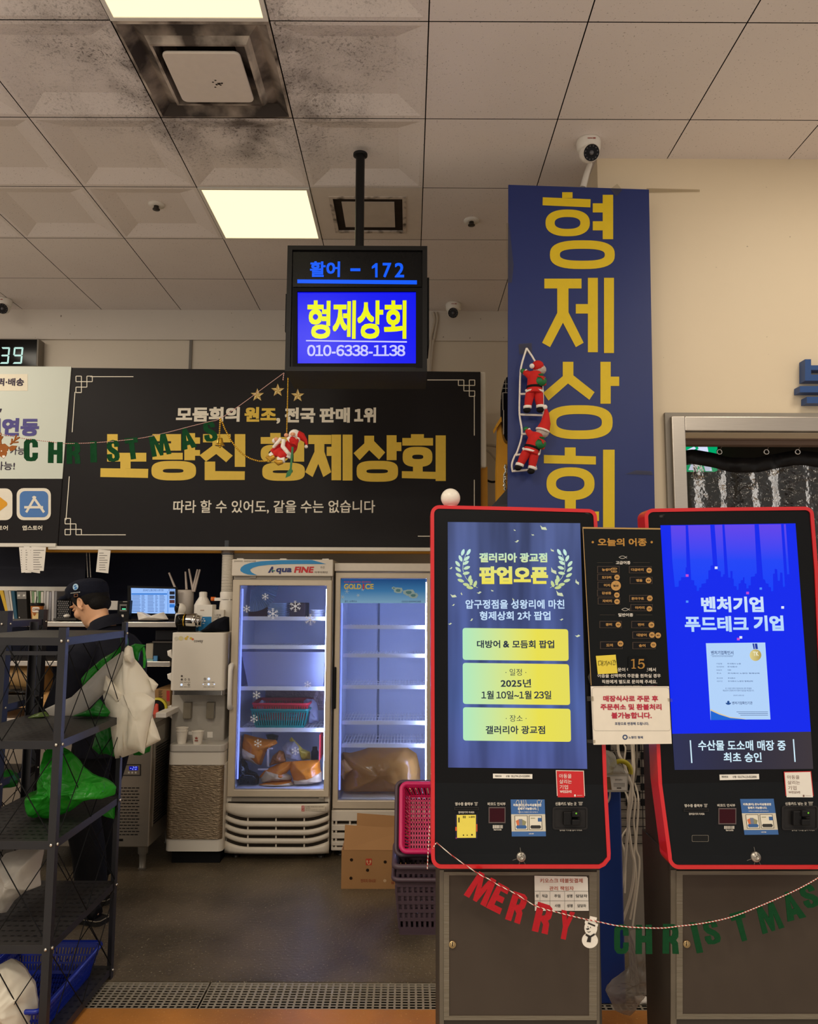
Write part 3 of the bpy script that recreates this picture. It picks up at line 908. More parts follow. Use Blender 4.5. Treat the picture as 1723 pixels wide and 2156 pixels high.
R(705, 1215, 905, 1725); R(600, 1330, 720, 1400); R(600, 1480, 720, 1560); b.ring(PBN, (112, 1742, 918, 2088), (310, 1888, 690, 1942), w, 3.2, z=z7)
R = lambda *q: b.pr(PBN, *q, w, z=z4)
R(280, 1330, 430, 1390); b.pp(PBN, [(320, 1385), (385, 1385), (385, 1440), (430, 1575), (378, 1607), (345, 1520), (308, 1607), (258, 1575), (320, 1440)], w, z=z4)
R(400, 1408, 440, 1468); R(432, 1328, 495, 1628); R(505, 1328, 570, 1630)
b.pp(PBN, [(648, 1335), (712, 1335), (712, 1370), (785, 1445), (745, 1492), (680, 1430), (617, 1496), (577, 1450), (648, 1385)], w, z=z4)
R(795, 1332, 860, 1496); R(855, 1378, 892, 1436); b.ring(PBN, (597, 1500, 870, 1638), (662, 1556, 803, 1582), w, 3.2, z=z4)
R(955, 1325, 1040, 1355); R(898, 1350, 1100, 1400); b.ring(PBN, (900, 1408, 1096, 1540), (963, 1460, 1036, 1489), w, 2.8, z=z4); R(968, 1532, 1032, 1572); b.pp(PBN, [(895, 1568), (1117, 1573), (1117, 1620), (895, 1614)], w, z=z4); R(1117, 1333, 1184, 1633)
b.text(PBN, '원조', 515, 857, 582, 888, w, 0.045)
b.build('shop_name', GOLD_P, t, label='big yellow lettering')
b = MB()
b.text(PBN, '모둠회의', 371, 857, 505, 888, w, 0.045); b.text(PBN, ',', 582, 880, 590, 892, w, 0.02)
b.text(PBN, '전국', 600, 858, 664, 890, w, 0.045); b.text(PBN, '판매', 673, 858, 737, 890, w, 0.045); b.text(PBN, '1위', 746, 858, 792, 890, w, 0.045)
b.text(PBN, '따라 할 수 있어도, 같을 수는 없습니다', 365, 1053, 790, 1081, w, 0.012)
b.build('lettering', CREAM_P, t)
b = MB()


def line(pl, x0, y0, x1, y1, th=1.7):
    dx, dy = x1 - x0, y1 - y0; l = math.hypot(dx, dy); nx, ny = -dy / l * th / 2, dx / l * th / 2
    b.pp(pl, [(x0 + nx, y0 + ny), (x1 + nx, y1 + ny), (x1 - nx, y1 - ny), (x0 - nx, y0 - ny)], w)


def fret(cx, cy, sx, sy):
    """corner fretwork: three little squares and two long lines"""
    s = 11.5
    def sq(i, j):
        x0, y0 = cx + sx * i * s, cy + sy * j * s; x1, y1 = x0 + sx * s, y0 + sy * s
        for q in ((x0, y0, x1, y0), (x1, y0, x1, y1), (x1, y1, x0, y1), (x0, y1, x0, y0)): line(PBN, *q)
    sq(0, 0); sq(1, 1 if False else 0.5) if False else None
    sq(1, 1); sq(2, 0); sq(0, 2)
    line(PBN, cx + sx * s, cy + sy * s, cx + sx * 2 * s, cy + sy * s)


fret(160, 792, 1, 1); line(PBN, 190, 793, 281, 793); line(PBN, 158, 825, 152, 910)
b.build('border', CREAM_P, t); b = MB(); fret(137, 1126, 1, -1); line(PBN, 170, 1126, 265, 1126); line(PBN, 139, 1095, 146, 1003)
b.build('border', CREAM_P, t); b = MB(); fret(1000, 800, -1, 1); line(PBN, 900, 800, 970, 800); line(PBN, 999, 832, 999, 917)
b.build('border', CREAM_P, t); b = MB(); line(PBN, 999, 1010, 999, 1130); line(PBN, 880, 1129, 960, 1129)
b.build('border', CREAM_P, t)
for cx, cy in ((542, 832), (585, 822), (627, 833)):
    b = MB(); r = 14.5
    pts = []
    for k in range(10):
        a = -math.pi / 2 + k * math.pi / 5; rr = r if k % 2 == 0 else r * 0.42
        pts.append((cx + rr * math.cos(a), cy + rr * math.sin(a)))
    for k in range(10):
        b.pp(PBN, [(cx, cy), pts[k], pts[(k + 1) % 10]], w, mi=k % 2)
    b.build('star', [M('star_light', (238, 214, 140), 0.4), M('star_deep', (196, 154, 72), 0.4)], t)

t = empty('delivery_banner', U(60, 1145, BD), 'pale banner with purple words over two app icons at the left edge', 'banner')
b = MB(); b.pp(PBN, [(-80, 771), (150, 772), (131, 1008), (-80, 1008)], 0.006, -0.004, mi=0); b.pp(PBN, [(-80, 1008), (131, 1008), (121, 1148), (-80, 1144)], 0.006, -0.004, mi=1)
b.build('cloth', [M('pale_banner', (214, 220, 208), 0.45, 0, 0.04, 2.5, 0.15), VINYL], t)
za = ZC(0, 690, .2041); w = 0.008
b = MB(); b.pr(PBN, -80, 478, 285, 650, w - 0.001, z=za); b.build('text_patch', M('cream_patch', (238, 228, 204), 0.5), t)
b = MB(); b.text(PBN, '퀵·배송', -30, 520, 247, 600, w, 0.03, z=za); b.text(PBN, '가능', 105, 1225, 250, 1310, w, 0.012, z=za); b.text(PBN, '가능!', -55, 1380, 152, 1468, w, 0.012, z=za); b.pp(PBN, [(-60, 835), (20, 835), (5, 872), (-70, 872)], w, z=za)
b.build('lettering', M('grey_violet_print', (62, 52, 72), 0.5), t)
b = MB(); b.text(PBN, '연동', 20, 932, 402, 1118, w, 0.045, z=za); b.pr(PBN, -20, 935, 5, 1110, w, z=za); b.build('lettering', M('purple_print', (74, 66, 140), 0.5), t, label='bold purple lettering')


def rr_px(pl, x0, y0, x1, y1, r, w, mi=None, z=None):
    cx, cy = (x0 + x1) / 2, (y0 + y1) / 2
    b.pp(pl, [(cx + p, cy + q) for p, q in rrect(x1 - x0, y1 - y0, r)], w, mi=mi, z=z)


b = MB(); rr_px(PBN, 172, 1655, 525, 1985, 70, w, 0, za); rr_px(PBN, 203, 1685, 497, 1955, 55, w + 0.001, 1, za)
for q in ((340, 1740, 455, 1905), (366, 1740, 270, 1905), (250, 1852, 445, 1852)):
    q0 = za(q[0], q[1]); q1 = za(q[2], q[3]); line_w = 5.0
    dx, dy = q1[0] - q0[0], q1[1] - q0[1]; l = math.hypot(dx, dy); nx, ny = -dy / l * 2.5, dx / l * 2.5
    b.pp(PBN, [(q0[0] + nx, q0[1] + ny), (q1[0] + nx, q1[1] + ny), (q1[0] - nx, q1[1] - ny), (q0[0] - nx, q0[1] - ny)], w + 0.002, mi=0)
b.build('app_icon', [CREAM_P, M('app_blue', (72, 122, 188), 0.45)], t, label='blue icon with three crossed white sticks')
b = MB(); rr_px(PBN, -225, 1658, 128, 1985, 70, w, 0, za); b.pp(PBN, [(-90, 1700), (-60, 1700), (70, 1800), (76, 1820), (70, 1835), (-60, 1935), (-90, 1935)], w + 0.001, mi=1, z=za)
b.build('app_icon', [CREAM_P, M('app_yellow', (228, 160, 20), 0.45)], t, label='white icon with a yellow arrowhead')
b = MB(); b.text(PBN, '앱스토어', 230, 2040, 435, 2090, w, 0.02, z=za); b.text(PBN, '토어', -28, 2040, 80, 2090, w, 0.02, z=za); b.build('lettering', CREAM_P, t)

# rails below the banners
b = MB(); b.box(tuple(U(-90, 1148, BD + 0.02)), tuple(U(121, 1146, BD - 0.02))); p, q = U(-90, 1151, BD), U(121, 1144.5, BD)
b = MB(); b.box((p.x, BD - 0.025, p.z), (q.x, BD + 0.03, q.z)); b.build('banner_rail', M('white_rail', (226, 220, 208), 0.4), None, 'short white rail under the pale delivery banner', 'rail')
p, q = U(104, 1158, BD), U(1013, 1151, BD)
b = MB(); b.box((p.x, BD - 0.02, U(560, 1159, BD).z), (q.x, BD + 0.03, U(560, 1152, BD).z)); b.build('banner_rail', M('white_rail', (226, 220, 208), 0.4), None, 'long white rail under the black shop banner', 'rail')
b = MB(); b.box((U(100, 1160, BD + .1).x, BD + 0.04, U(560, 1164, BD + .06).z), (q.x, BD + 0.14, U(560, 1152, BD + .06).z)); b.build('yellow_beam', M('yellow_paint', (214, 150, 22), 0.5), None, 'yellow beam along the top of the counter opening', 'beam')
b = MB(); b.box((U(1004, 1000, 5.12).x, 5.06, 0), (U(1025, 1000, 5.12).x, 5.14, U(1015, 985, 5.1).z)); b.build('yellow_post', M('yellow_paint', (214, 150, 22), 0.5), None, 'yellow metal post behind the right end of the black banner', 'post')
b = MB(); b.box((U(1009, 900, 5.04).x, 5.02, U(1015, 986, 5.06).z), (U(1023, 900, 5.06).x, 5.15, U(1015, 784, 5.04).z)); b.build('banner_end_cap', M('white_rail', (226, 220, 208), 0.4), None, 'white upright strip at the right end of the black banner', 'trim strip', bevel=0.01)

# digital clock
CK = 5.62
P = PD(CK)
t = empty('digital_clock', U(20, 772, CK), 'black digital wall clock showing 39 at the left edge above the banner', 'clock')
b = MB(); b.pp(P, [(-110, 712), (82, 713), (80, 771), (-110, 771)], 0.0, -0.09); b.build('case', M('clock_case', (120, 112, 100), 0.4), t, bevel=0.004)
b = MB(); b.pp(P, [(-108, 714), (78, 715), (76, 770), (-108, 770)], 0.002); b.build('face', M('clock_glass', (12, 12, 13), 0.12), t)
b = MB()


def seg7(pl, x0, y0, x1, y1, on, w, th=3.6, sl=0.1):
    def q(pts):
        b.pp(pl, [(x + (y1 - y) * sl, y) for x, y in pts], w)
    ym = (y0 + y1) / 2; g = 0.8; h = th
    segs = {'a': [(x0 + g, y0), (x1 - g, y0), (x1 - h, y0 + h), (x0 + h, y0 + h)], 'g': [(x0 + g * 2, ym), (x0 + h, ym - h / 2), (x1 - h, ym - h / 2), (x1 - g * 2, ym), (x1 - h, ym + h / 2), (x0 + h, ym + h / 2)],
            'd': [(x0 + g, y1), (x1 - g, y1), (x1 - h, y1 - h), (x0 + h, y1 - h)], 'f': [(x0, y0 + g), (x0 + h, y0 + h), (x0 + h, ym - h / 2), (x0, ym - g)], 'b': [(x1, y0 + g), (x1 - h, y0 + h), (x1 - h, ym - h / 2), (x1, ym - g)],
            'e': [(x0, y1 - g), (x0 + h, y1 - h), (x0 + h, ym + h / 2), (x0, ym + g)], 'c': [(x1, y1 - g), (x1 - h, y1 - h), (x1 - h, ym + h / 2), (x1, ym + g)]}
    for s in on: q(segs[s])


seg7(P, -1, 731, 18, 766, 'abgcd', 0.004); seg7(P, 26, 731, 46, 766, 'abfgcd', 0.004)
b.build('digits', ME('clock_led', (196, 236, 224), 1.0), t)

# conduits on the back wall
for k, (dx, lab) in enumerate(((0, 'grey conduit pipe on the back wall nearest the hanging sign'), (9, 'grey conduit pipe on the back wall, second from the hanging sign'))):
    zt = ZC(890, 640, .07422)
    pts = [(300, 240), (340, 400), (330, 560), (250, 900), (235, 1100), (200, 1900), (195, 2500)] if k == 0 else [(395, 240), (420, 400), (400, 600), (330, 980), (300, 1100), (228, 1900), (222, 2500)]
    b = MB(); b.tube(smooth_path([U(*zt(*p), BW - 0.035) for p in pts]), 0.011, 10); b.build('conduit', M('grey_conduit', (190, 178, 162), 0.5), None, lab, 'conduit')

# ------------------------------------------------------------------ tall blue vertical sign
VD = 3.5
PV = PD(VD)
z5 = ZC(1000, 380, .34335)
t = empty('vertical_sign', U(1220, 1400, VD), 'tall blue board with large yellow vertical lettering on the pillar', 'sign')
b = MB(); b.pp(PV, [(1071, 389), (1367, 399), (1380, 1110), (1386, 1400), (1068, 1400), (1069, 1110)], 0, -0.012)
b.build('board', M('navy_board', (16, 38, 104), 0.42, 0, 0.06, 5), t)
b = MB(); w = 0.0015
R = lambda *q: b.pr(PV, *q, w, z=z5)
R(536, 72, 600, 108); b.pp(PV, [(417, 103), (711, 115), (709, 165), (416, 152)], w, z=z5); b.ring(PV, (434, 178, 706, 342), (490, 224, 648, 297), w, 2.4, z=z5)
R(785, 88, 849, 360); R(724, 140, 790, 196); R(724, 250, 790, 306); b.ring(PV, (461, 367, 859, 543), (522, 419, 798, 492), w, 2.7, z=z5)
R(427, 602, 655, 662); b.pp(PV, [(506, 660), (575, 660), (575, 808), (668, 995), (620, 1022), (541, 872), (462, 1022), (413, 995), (506, 812)], w, z=z5)
R(620, 758, 700, 816); R(694, 597, 755, 1053); R(793, 597, 854, 1058)
b.pp(PV, [(540, 1112), (605, 1112), (605, 1195), (735, 1298), (703, 1345), (572, 1245), (452, 1350), (420, 1302), (540, 1200)], w, z=z5)
R(771, 1112, 834, 1369); R(830, 1203, 886, 1260); b.ring(PV, (439, 1378, 846, 1586), (500, 1432, 780, 1533), w, 2.7, z=z5)
R(552, 1637, 619, 1692); b.pp(PV, [(424, 1683), (743, 1692), (743, 1742), (424, 1734)], w, z=z5); b.ring(PV, (440, 1759, 735, 1960), (498, 1813, 673, 1906), w, 2.4, z=z5)
R(553, 1952, 620, 2045); R(440, 2030, 762, 2088); R(787, 1651, 858, 2330)
b.build('lettering', M('yellow_vinyl', (222, 190, 8), 0.5), t)
TAPE = Mglass('clear_tape', (225, 222, 215), 0.3, 0.12, 0.05, (215, 208, 196))
b = MB(); b.pp(PV, [(1285, 398), (1300, 387), (1311, 400), (1298, 414)], 0.004)
b.build('tape', TAPE, t); b = MB(); b.pp(PV, [(1066, 470), (1072, 470), (1082, 560), (1078, 595), (1069, 596)], 0.004); b.build('tape', TAPE, t); b = MB(); b.pp(PV, [(1317, 998), (1340, 990), (1372, 992), (1376, 1000)], 0.004); b.build('tape', TAPE, t); b = MB(); b.pp(PV, [(1092, 724), (1120, 722), (1121, 745), (1094, 746)], 0.003)
b.build('tape', TAPE, t)
b = MB(); b.pp(PD(FW - 0.004), [(1362, 396), (1474, 399), (1474, 404), (1362, 406)], 0); b.build('tape', TAPE, t)
b = MB(); b.tube([U(1243, 345, FW - 0.01), U(1236, 365, FW - 0.03), U(1228, 395, FW - 0.03)], [0.012, 0.014, 0.016], 8); b.build('cable_sleeve', WHITE, None, 'white cable sleeve running from the camera down behind the blue sign', 'cable')

# raised blue letter on the front wall
z6 = ZC(1300, 720, .2455)
LD = 3.575
PL = PD(LD); dep = -(FW - LD)
b = MB()
for q in ((1612, 148, 1664, 332), (1655, 200, 2000, 240), (1655, 280, 2000, 332), (1567, 378, 2080, 432), (1628, 470, 2030, 525)):
    b.pr(PL, *q, 0, dep, z=z6)
b.pr(PL, 1940, 148, 1990, 332, 0, dep, z=z6); b.pr(PL, 1640, 520, 1680, 590, 0, dep, z=z6) if False else None
b.build('raised_letter', M('blue_acrylic', (36, 76, 136), 0.4), None, 'blue raised block letter on the wall above the store room doorway', 'letter sign')

# ------------------------------------------------------------------ hanging shop sign
HD, HDEP = 3.45, 0.30
PH = PD(HD)
t = empty('hanging_sign', U(750, 520, HD + 0.15), 'black box sign with lit blue screen hanging from the ceiling', 'sign')
p0, p1 = U(600, 781, HD), U(900, 518, HD)
b = MB()
b.box((p0.x, HD + 0.02, p0.z), (p1.x, HD + HDEP, p1.z))
fr = [(p0.x, p0.z, p0.x + 0.022, p1.z), (p1.x - 0.022, p0.z, p1.x, p1.z), (p0.x, p0.z, p1.x, p0.z + 0.02), (p0.x, p1.z - 0.02, p1.x, p1.z)]
for q in fr: b.box((q[0], HD, q[1]), (q[2], HD + 0.03, q[3]))
b.build('housing', M('black_sign_case', (26, 25, 25), 0.4, 0, 0.1, 20, 0.03), t)
b = MB()
for q in ((616, 606, 890, 613), (616, 765, 890, 775), (616, 606, 626, 775), (876, 606, 890, 775)): b.pr(PH, *q, 0.0, -0.02)
b.build('bezel', MATTE, t)
b = MB(); b.pr(PH, 617, 530, 888, 604, -0.012, -0.02); b.build('upper_panel', M('dark_acrylic', (14, 14, 15), 0.25), t)
b = MB(); w = -0.010
b.text(PH, '활어', 290, 188, 488, 292, w, 0.03, z=z4); b.pr(PH, 556, 234, 622, 253, w, z=z4); b.pp(PH, [(697, 222), (722, 200), (735, 200), (735, 294), (719, 294), (719, 228), (697, 238)], w, z=z4); b.text(PH, '7', 768, 198, 825, 294, w, 0.02, z=z4); b.text(PH, '2', 848, 198, 910, 294, w, 0.02, z=z4)
b.pp(PH, [(207, 307), (994, 313), (994, 340), (207, 332)], w, z=z4)
b.build('lettering', ME('sign_blue_lit', (8, 92, 250), 1.0), t, label='lit blue lettering')
b = MB(); b.pr(PH, 626, 614, 876, 765, -0.013, -0.02); b.build('screen', ME('sign_screen', (4, 14, 240), 1.0), t)
b = MB(); w = -0.011
for ch, x0, x1 in (('형', 272, 425), ('제', 440, 592), ('상', 602, 772), ('회', 778, 925)): b.text(PH, ch, x0, 445, x1, 698, w, 0.026, z=z4)
b.build('lettering', ME('sign_yellow_lit', (238, 244, 6), 1.0), t, label='lit yellow lettering')
b = MB(); b.pp(PH, [(264, 706), (928, 713), (928, 723), (264, 714)], w, z=z4); b.text(PH, '010-6338-1138', 272, 738, 917, 812, w, 0.022, z=z4)
b.build('lettering', ME('sign_white_lit', (200, 200, 255), 1.0), t, label='lit white telephone number')
xp = U(758, 420, HD + 0.15).x
b = MB(); b.tube([(xp, HD + 0.15, p1.z - 0.01), (xp, HD + 0.15, CEIL)], 0.022, 18); b.lathe([(0.035, 0), (0.035, -0.01), (0.022, -0.012)], (xp, HD + 0.15, CEIL)); b.build('pole', M('black_pole', (28, 27, 27), 0.35), t)
b = MB(); b.box((p0.x - 0.012, HD + 0.05, U(600, 690, HD).z), (p0.x, HD + 0.25, U(600, 610, HD).z)); b.build('side_panel', MATTE, t); b = MB(); b.box((p1.x, HD + 0.05, U(900, 720, HD).z), (p1.x + 0.01, HD + 0.25, U(900, 575, HD).z)); b.build('side_panel', MATTE, t)

# ------------------------------------------------------------------ felt garlands
STR = None


def string_material():
    m, nt, b_, out = newmat('red_white_twine')
    N = nt.nodes; L = nt.links
    tc = N.new('ShaderNodeTexCoord'); wv = N.new('ShaderNodeTexWave'); wv.inputs['Scale'].default_value = 60; wv.bands_direction = 'DIAGONAL'
    L.new(tc.outputs['Object'], wv.inputs['Vector'])
    cr = N.new('ShaderNodeValToRGB'); cr.color_ramp.interpolation = 'CONSTANT'
    cr.color_ramp.elements[0].color = rgb((232, 222, 208)); cr.color_ramp.elements[1].position = 0.55; cr.color_ramp.elements[1].color = rgb((178, 40, 40))
    L.new(wv.outputs['Fac'], cr.inputs[0]); L.new(cr.outputs[0], b_.inputs['Base Color']); b_.inputs['Roughness'].default_value = 0.8
    return m


TWINE = string_material()
GREEN_F = M('green_felt', (18, 66, 36), 0.95, 0, 0.15, 80, 0.2)
RED_F = M('red_felt', (178, 16, 30), 0.95, 0, 0.1, 80, 0.2)
WHITE_F = M('white_felt', (236, 228, 216), 0.95, 0, 0.05, 80, 0.2)
BROWN_F = M('brown_felt', (150, 86, 34), 0.95, 0, 0.1, 80, 0.2)


def felt_letter(parent, ch, q, d, mat, z=None, lean=0.0):
    if z: q = [z(*p) for p in q]
    pl = PD(d); b = MB()
    for poly in LET[ch]:
        b.pp(pl, [quad(q, x, y) for x, y in poly], 0.0015, -0.0015)
    o = b.build('letter', mat, parent, 'felt letter ' + ch)
    return o


def box_q(x0, y0, x1, y1):
    return [(x0, y0), (x1, y0), (x1, y1), (x0, y1)]


# lower garland across both kiosks
GD2 = 2.235
zg = ZC(890, 1600, .25786)
zh = ZC(1220, 1560, .29193)
t = empty('letter_garland', U(1250, 1950, GD2), 'red and green felt letter garland strung across the two kiosks', 'garland')
pts = [(905, 1738), (902, 1790), (900, 1830)]
sp = [(912, 1786), (919, 1775), (925, 1779), (960, 1807), (1010, 1841), (1032, 1852), (1045, 1861), (1090, 1884), (1130, 1908), (1190, 1925), (1236, 1936), (1262, 1941), (1300, 1949), (1345, 1953), (1395, 1954), (1430, 1950), (1480, 1944), (1540, 1931), (1600, 1908), (1660, 1882), (1700, 1862), (1740, 1838), (1800, 1800)]
b = MB(); b.tube(smooth_path([U(x, y, GD2 - 0.0035) for x, y in sp]), 0.0014, 6); b.tube([U(x, y, GD2 + 0.03) for x, y in pts] , 0.0014, 6); b.build('string', TWINE, t)
for ch, q in (('M', [(465, 912), (603, 985), (515, 1202), (338, 1103)]), ('E', [(622, 1003), (710, 1052), (632, 1262), (518, 1205)]), ('R', [(745, 1073), (868, 1112), (795, 1342), (675, 1300)]), ('R', [(945, 1160), (1072, 1200), (1022, 1426), (893, 1395)]), ('Y', [(1136, 1226), (1245, 1248), (1200, 1476), (1098, 1452)])):
    felt_letter(t, ch, q, GD2, RED_F, zg)
for ch, q in (('C', box_q(253, 1325, 358, 1537)), ('H', [(410, 1330), (524, 1328), (528, 1537), (408, 1537)]), ('R', [(605, 1322), (716, 1325), (720, 1537), (602, 1534)]), ('I', [(800, 1312), (845, 1312), (895, 1525), (850, 1533)]), ('S', [(888, 1300), (985, 1288), (1032, 1455), (918, 1478)]), ('T', [(1085, 1252), (1190, 1222), (1240, 1430), (1150, 1455)]), ('M', [(1278, 1200), (1400, 1165), (1482, 1345), (1325, 1395)]), ('A', [(1465, 1100), (1530, 1083), (1640, 1270), (1505, 1305)]), ('S', [(1580, 1060), (1680, 1025), (1745, 1185), (1640, 1218)])):
    felt_letter(t, ch, q, GD2, GREEN_F, zh)
pl = PD(GD2)
b = MB()
for q in ((1375, 1375, 52, 62), (1368, 1475, 65, 62)):
    b.pp(pl, [zg(q[0] + q[2] * math.cos(a), q[1] + q[3] * math.sin(a)) for a in [k * math.pi / 16 for k in range(32)]], 0.0015, -0.0015)
b.pp(pl, [(1370, 1278), (1425, 1290), (1412, 1350), (1356, 1336)], 0.0015, -0.0015, z=zg); b.pp(pl, [(1330, 1312), (1434, 1340), (1430, 1362), (1326, 1335)], 0.0015, -0.0015, z=zg)
sn = b.build('snowman', WHITE_F, t)
b = MB(); w = 0.0025
b.pp(pl, [(1352, 1325), (1412, 1350), (1408, 1362), (1350, 1338)], w, z=zg); b.pp(pl, [(1333, 1378), (1360, 1372), (1362, 1384), (1345, 1388)], w, z=zg)
b.pp(pl, [(1335, 1418), (1370, 1436), (1405, 1415), (1408, 1430), (1378, 1448), (1374, 1490), (1340, 1486), (1352, 1446), (1330, 1432)], w, z=zg)
for e in ((1352, 1362), (1372, 1368)): b.pp(pl, [zg(e[0] + 4 * math.cos(a), e[1] + 5 * math.sin(a)) for a in [k * math.pi / 4 for k in range(8)]], w)
b.pp(pl, [(1340, 1398), (1355, 1404), (1375, 1398), (1372, 1404), (1355, 1410)], w, z=zg)
b.build('face_and_scarf', M('charcoal_felt', (52, 48, 46), 0.9), sn)

# upper garland in front of the banner
dd = lambda x: 3.45 - (600 - x) * 0.0011
t = empty('letter_garland', U(300, 960, dd(300)), 'green felt letter garland hanging in front of the black banner', 'garland')
sp = [(-60, 905), (0, 914), (55, 924), (105, 930), (140, 934), (200, 932), (250, 928), (300, 922), (350, 911), (400, 898), (440, 888), (464, 881), (510, 850), (560, 813), (598, 785)]
b = MB(); b.tube(smooth_path([U(x, y, dd(x) - 0.003) for x, y in sp]), 0.0013, 6); b.tube([U(x, y, 3.447) for x, y in ((598, 785), (597, 793), (596, 801))], 0.0018, 6); b.build('string', TWINE, t)
for ch, q in (('C', box_q(143, 700, 228, 836)), ('H', [(292, 717), (378, 720), (376, 848), (289, 846)]), ('R', [(403, 722), (484, 722), (486, 850), (402, 852)]), ('I', [(545, 715), (583, 714), (586, 842), (547, 843)]), ('S', [(645, 708), (718, 706), (724, 836), (648, 842)]), ('T', [(752, 698), (830, 691), (845, 818), (768, 828)]), ('M', [(898, 682), (1000, 667), (1036, 790), (920, 810)]), ('A', [(1085, 642), (1142, 632), (1192, 748), (1100, 770)]), ('S', [(1225, 600), (1292, 590), (1322, 710), (1240, 724)])):
    xm = z3(sum(p[0] for p in q) / 4, 0)[0]
    felt_letter(t, ch, q, dd(xm), GREEN_F, z3)
pl = PD(dd(5)); b = MB()
zr_ = ZC(0, 690, .2041)
b.pp(pl, [(-20, 1205), (50, 1195), (90, 1230), (60, 1320), (35, 1348), (5, 1330), (-30, 1290)], 0.0015, -0.0015, z=zr_); b.pp(pl, [(85, 1235), (120, 1215), (175, 1218), (150, 1260), (105, 1275)], 0.0015, -0.0015, z=zr_)
for q in (((105, 1205), (150, 1165), (170, 1105)), ((130, 1185), (190, 1180)), ((150, 1165), (203, 1130)), ((120, 1200), (125, 1145)), ((10, 1205), (5, 1150), (8, 1085)), ((5, 1160), (30, 1120))):
    b.tube([U(*zr_(*p), dd(5)) for p in q], 0.003, 6)
rd = b.build('reindeer', BROWN_F, t)
b = MB(); b.pp(pl, [(22, 1320), (45, 1315), (55, 1330), (38, 1345), (24, 1338)], 0.0025, z=zr_)
for e in ((15, 1272), (78, 1280)): b.pp(pl, [zr_(e[0] + 7 * math.cos(a), e[1] + 7 * math.sin(a)) for a in [k * math.pi / 4 for k in range(8)]], 0.0025)
b.build('nose_and_eyes', WHITE_F, rd)

# gold beads and bell
GOLD = M('gold_beads', (222, 178, 60), 0.25, 0.9)


def beads(b, pts, r, step):
    pts = [Vector(p) for p in pts]; acc = 0
    for i in range(len(pts) - 1):
        a, c = pts[i], pts[i + 1]; l = (c - a).length; q = acc
        while q < l:
            b.sphere(a + (c - a) * (q / l), r, 6); q += step
        acc = q - l


t = empty('bead_chain', U(464, 930, dd(464)), 'gold bead chain with small bell hanging from the green garland', 'bead chain')
b = MB()
beads(b, [U(x, y, dd(x) - 0.006) for x, y in ((464, 882), (463, 900), (462, 922))], 0.0045, 0.0085)
beads(b, [U(x, y, dd(x) - 0.008) for x, y in ((466, 884), (474, 904), (485, 925), (497, 942), (512, 957), (528, 966), (545, 971), (560, 971), (572, 968))], 0.0045, 0.0085)
b.build('beads', GOLD, t)
b = MB(); c = U(464, 921, dd(464) - 0.006); b.lathe([(0.003, 0.0), (0.01, -0.004), (0.013, -0.02), (0.02, -0.034), (0.022, -0.036), (0, -0.036)], c, n=16); b.sphere(c + Vector((0, 0, -0.04)), 0.006, 8); b.build('bell', GOLD, t)

# ------------------------------------------------------------------ red-suited dolls
RED_C = M('red_cloth', (198, 26, 20), 0.85, 0, 0.12, 40, 0.3)
FUR = M('white_plush', (238, 230, 220), 0.95, 0, 0.06, 90, 0.5)
SKIN_D = M('doll_skin', (226, 160, 120), 0.6)
GREEN_C = M('green_satin', (16, 104, 48), 0.5, 0, 0.15, 30, 0.3)
BLACK_C = M('black_cloth', (24, 22, 22), 0.8)

SD = 3.5
t = empty('hanging_doll', U(604, 970, SD), 'red-suited bearded doll hanging on gold beads before the banner', 'doll')
S = lambda x, y, w=0.0: U(*z7(x, y), SD - w)
u = 0.11129 / FPX * SD   # metres per zoom pixel
b = MB(); beads(b, [S(600, 150), S(592, 500), S(585, 800), S(575, 1200)], 0.004, 0.0078); b.build('bead_rope', GOLD, t)
b = MB(); b.tube([S(700, 1330, .02), S(660, 1440, .02), S(560, 1560, .02), S(470, 1600, .02)], [100 * u, 125 * u, 130 * u, 80 * u], 16); b.sphere(S(655, 1430, .02), 130 * u, 16); b.build('coat', RED_C, t, remesh=0.004, smooth_iter=2)
b = MB(); b.tube([S(560, 1500, .02), S(430, 1540, .035), S(340, 1590, .03)], [85 * u, 80 * u, 65 * u], 14); b.tube([S(520, 1430, .0), S(400, 1480, .0), S(290, 1560, .0)], [75 * u, 75 * u, 60 * u], 14)
b.tube([S(600, 1560, .04), S(480, 1610, .05), S(450, 1660, .05)], [80 * u, 75 * u, 70 * u], 14); b.build('trousers', RED_C, t, remesh=0.004, smooth_iter=2)
b = MB(); b.tube([S(330, 1590, .02), S(270, 1640, .02)], [75 * u, 70 * u], 14); b.tube([S(540, 1690, .05), S(400, 1690, .05)], [62 * u, 72 * u], 14)
b.tube([S(640, 1560, .045), S(590, 1650, .045)], [40 * u, 60 * u], 10)
b.tube([S(520, 1310, .05), S(500, 1440, .06), S(600, 1560, .06), S(640, 1600, .05)], [40 * u, 45 * u, 40 * u, 35 * u], 10); b.tube([S(470, 1280, .04), S(380, 1390, .04), S(320, 1460, .03)], [35 * u, 36 * u, 30 * u], 10)
b.tube([S(660, 1290, .06), S(600, 1330, .06)], [65 * u, 60 * u], 12); b.sphere(S(345, 1330, .02), 52 * u, 12); b.build('fur_trim', FUR, t, remesh=0.003)
b = MB(); b.tube([S(740, 1380, .05), S(690, 1330, .06), S(640, 1300, .06)], [70 * u, 75 * u, 66 * u], 12); b.tube([S(760, 1300, .05), S(700, 1420, .06)], [50 * u, 75 * u], 12); b.build('sleeve', RED_C, t)
b = MB(); b.sphere(S(725, 1230, .02), (118 * u, 112 * u, 118 * u), 18); b.sphere(S(770, 1310, .03), 62 * u, 12); b.build('hair_and_beard', FUR, t)
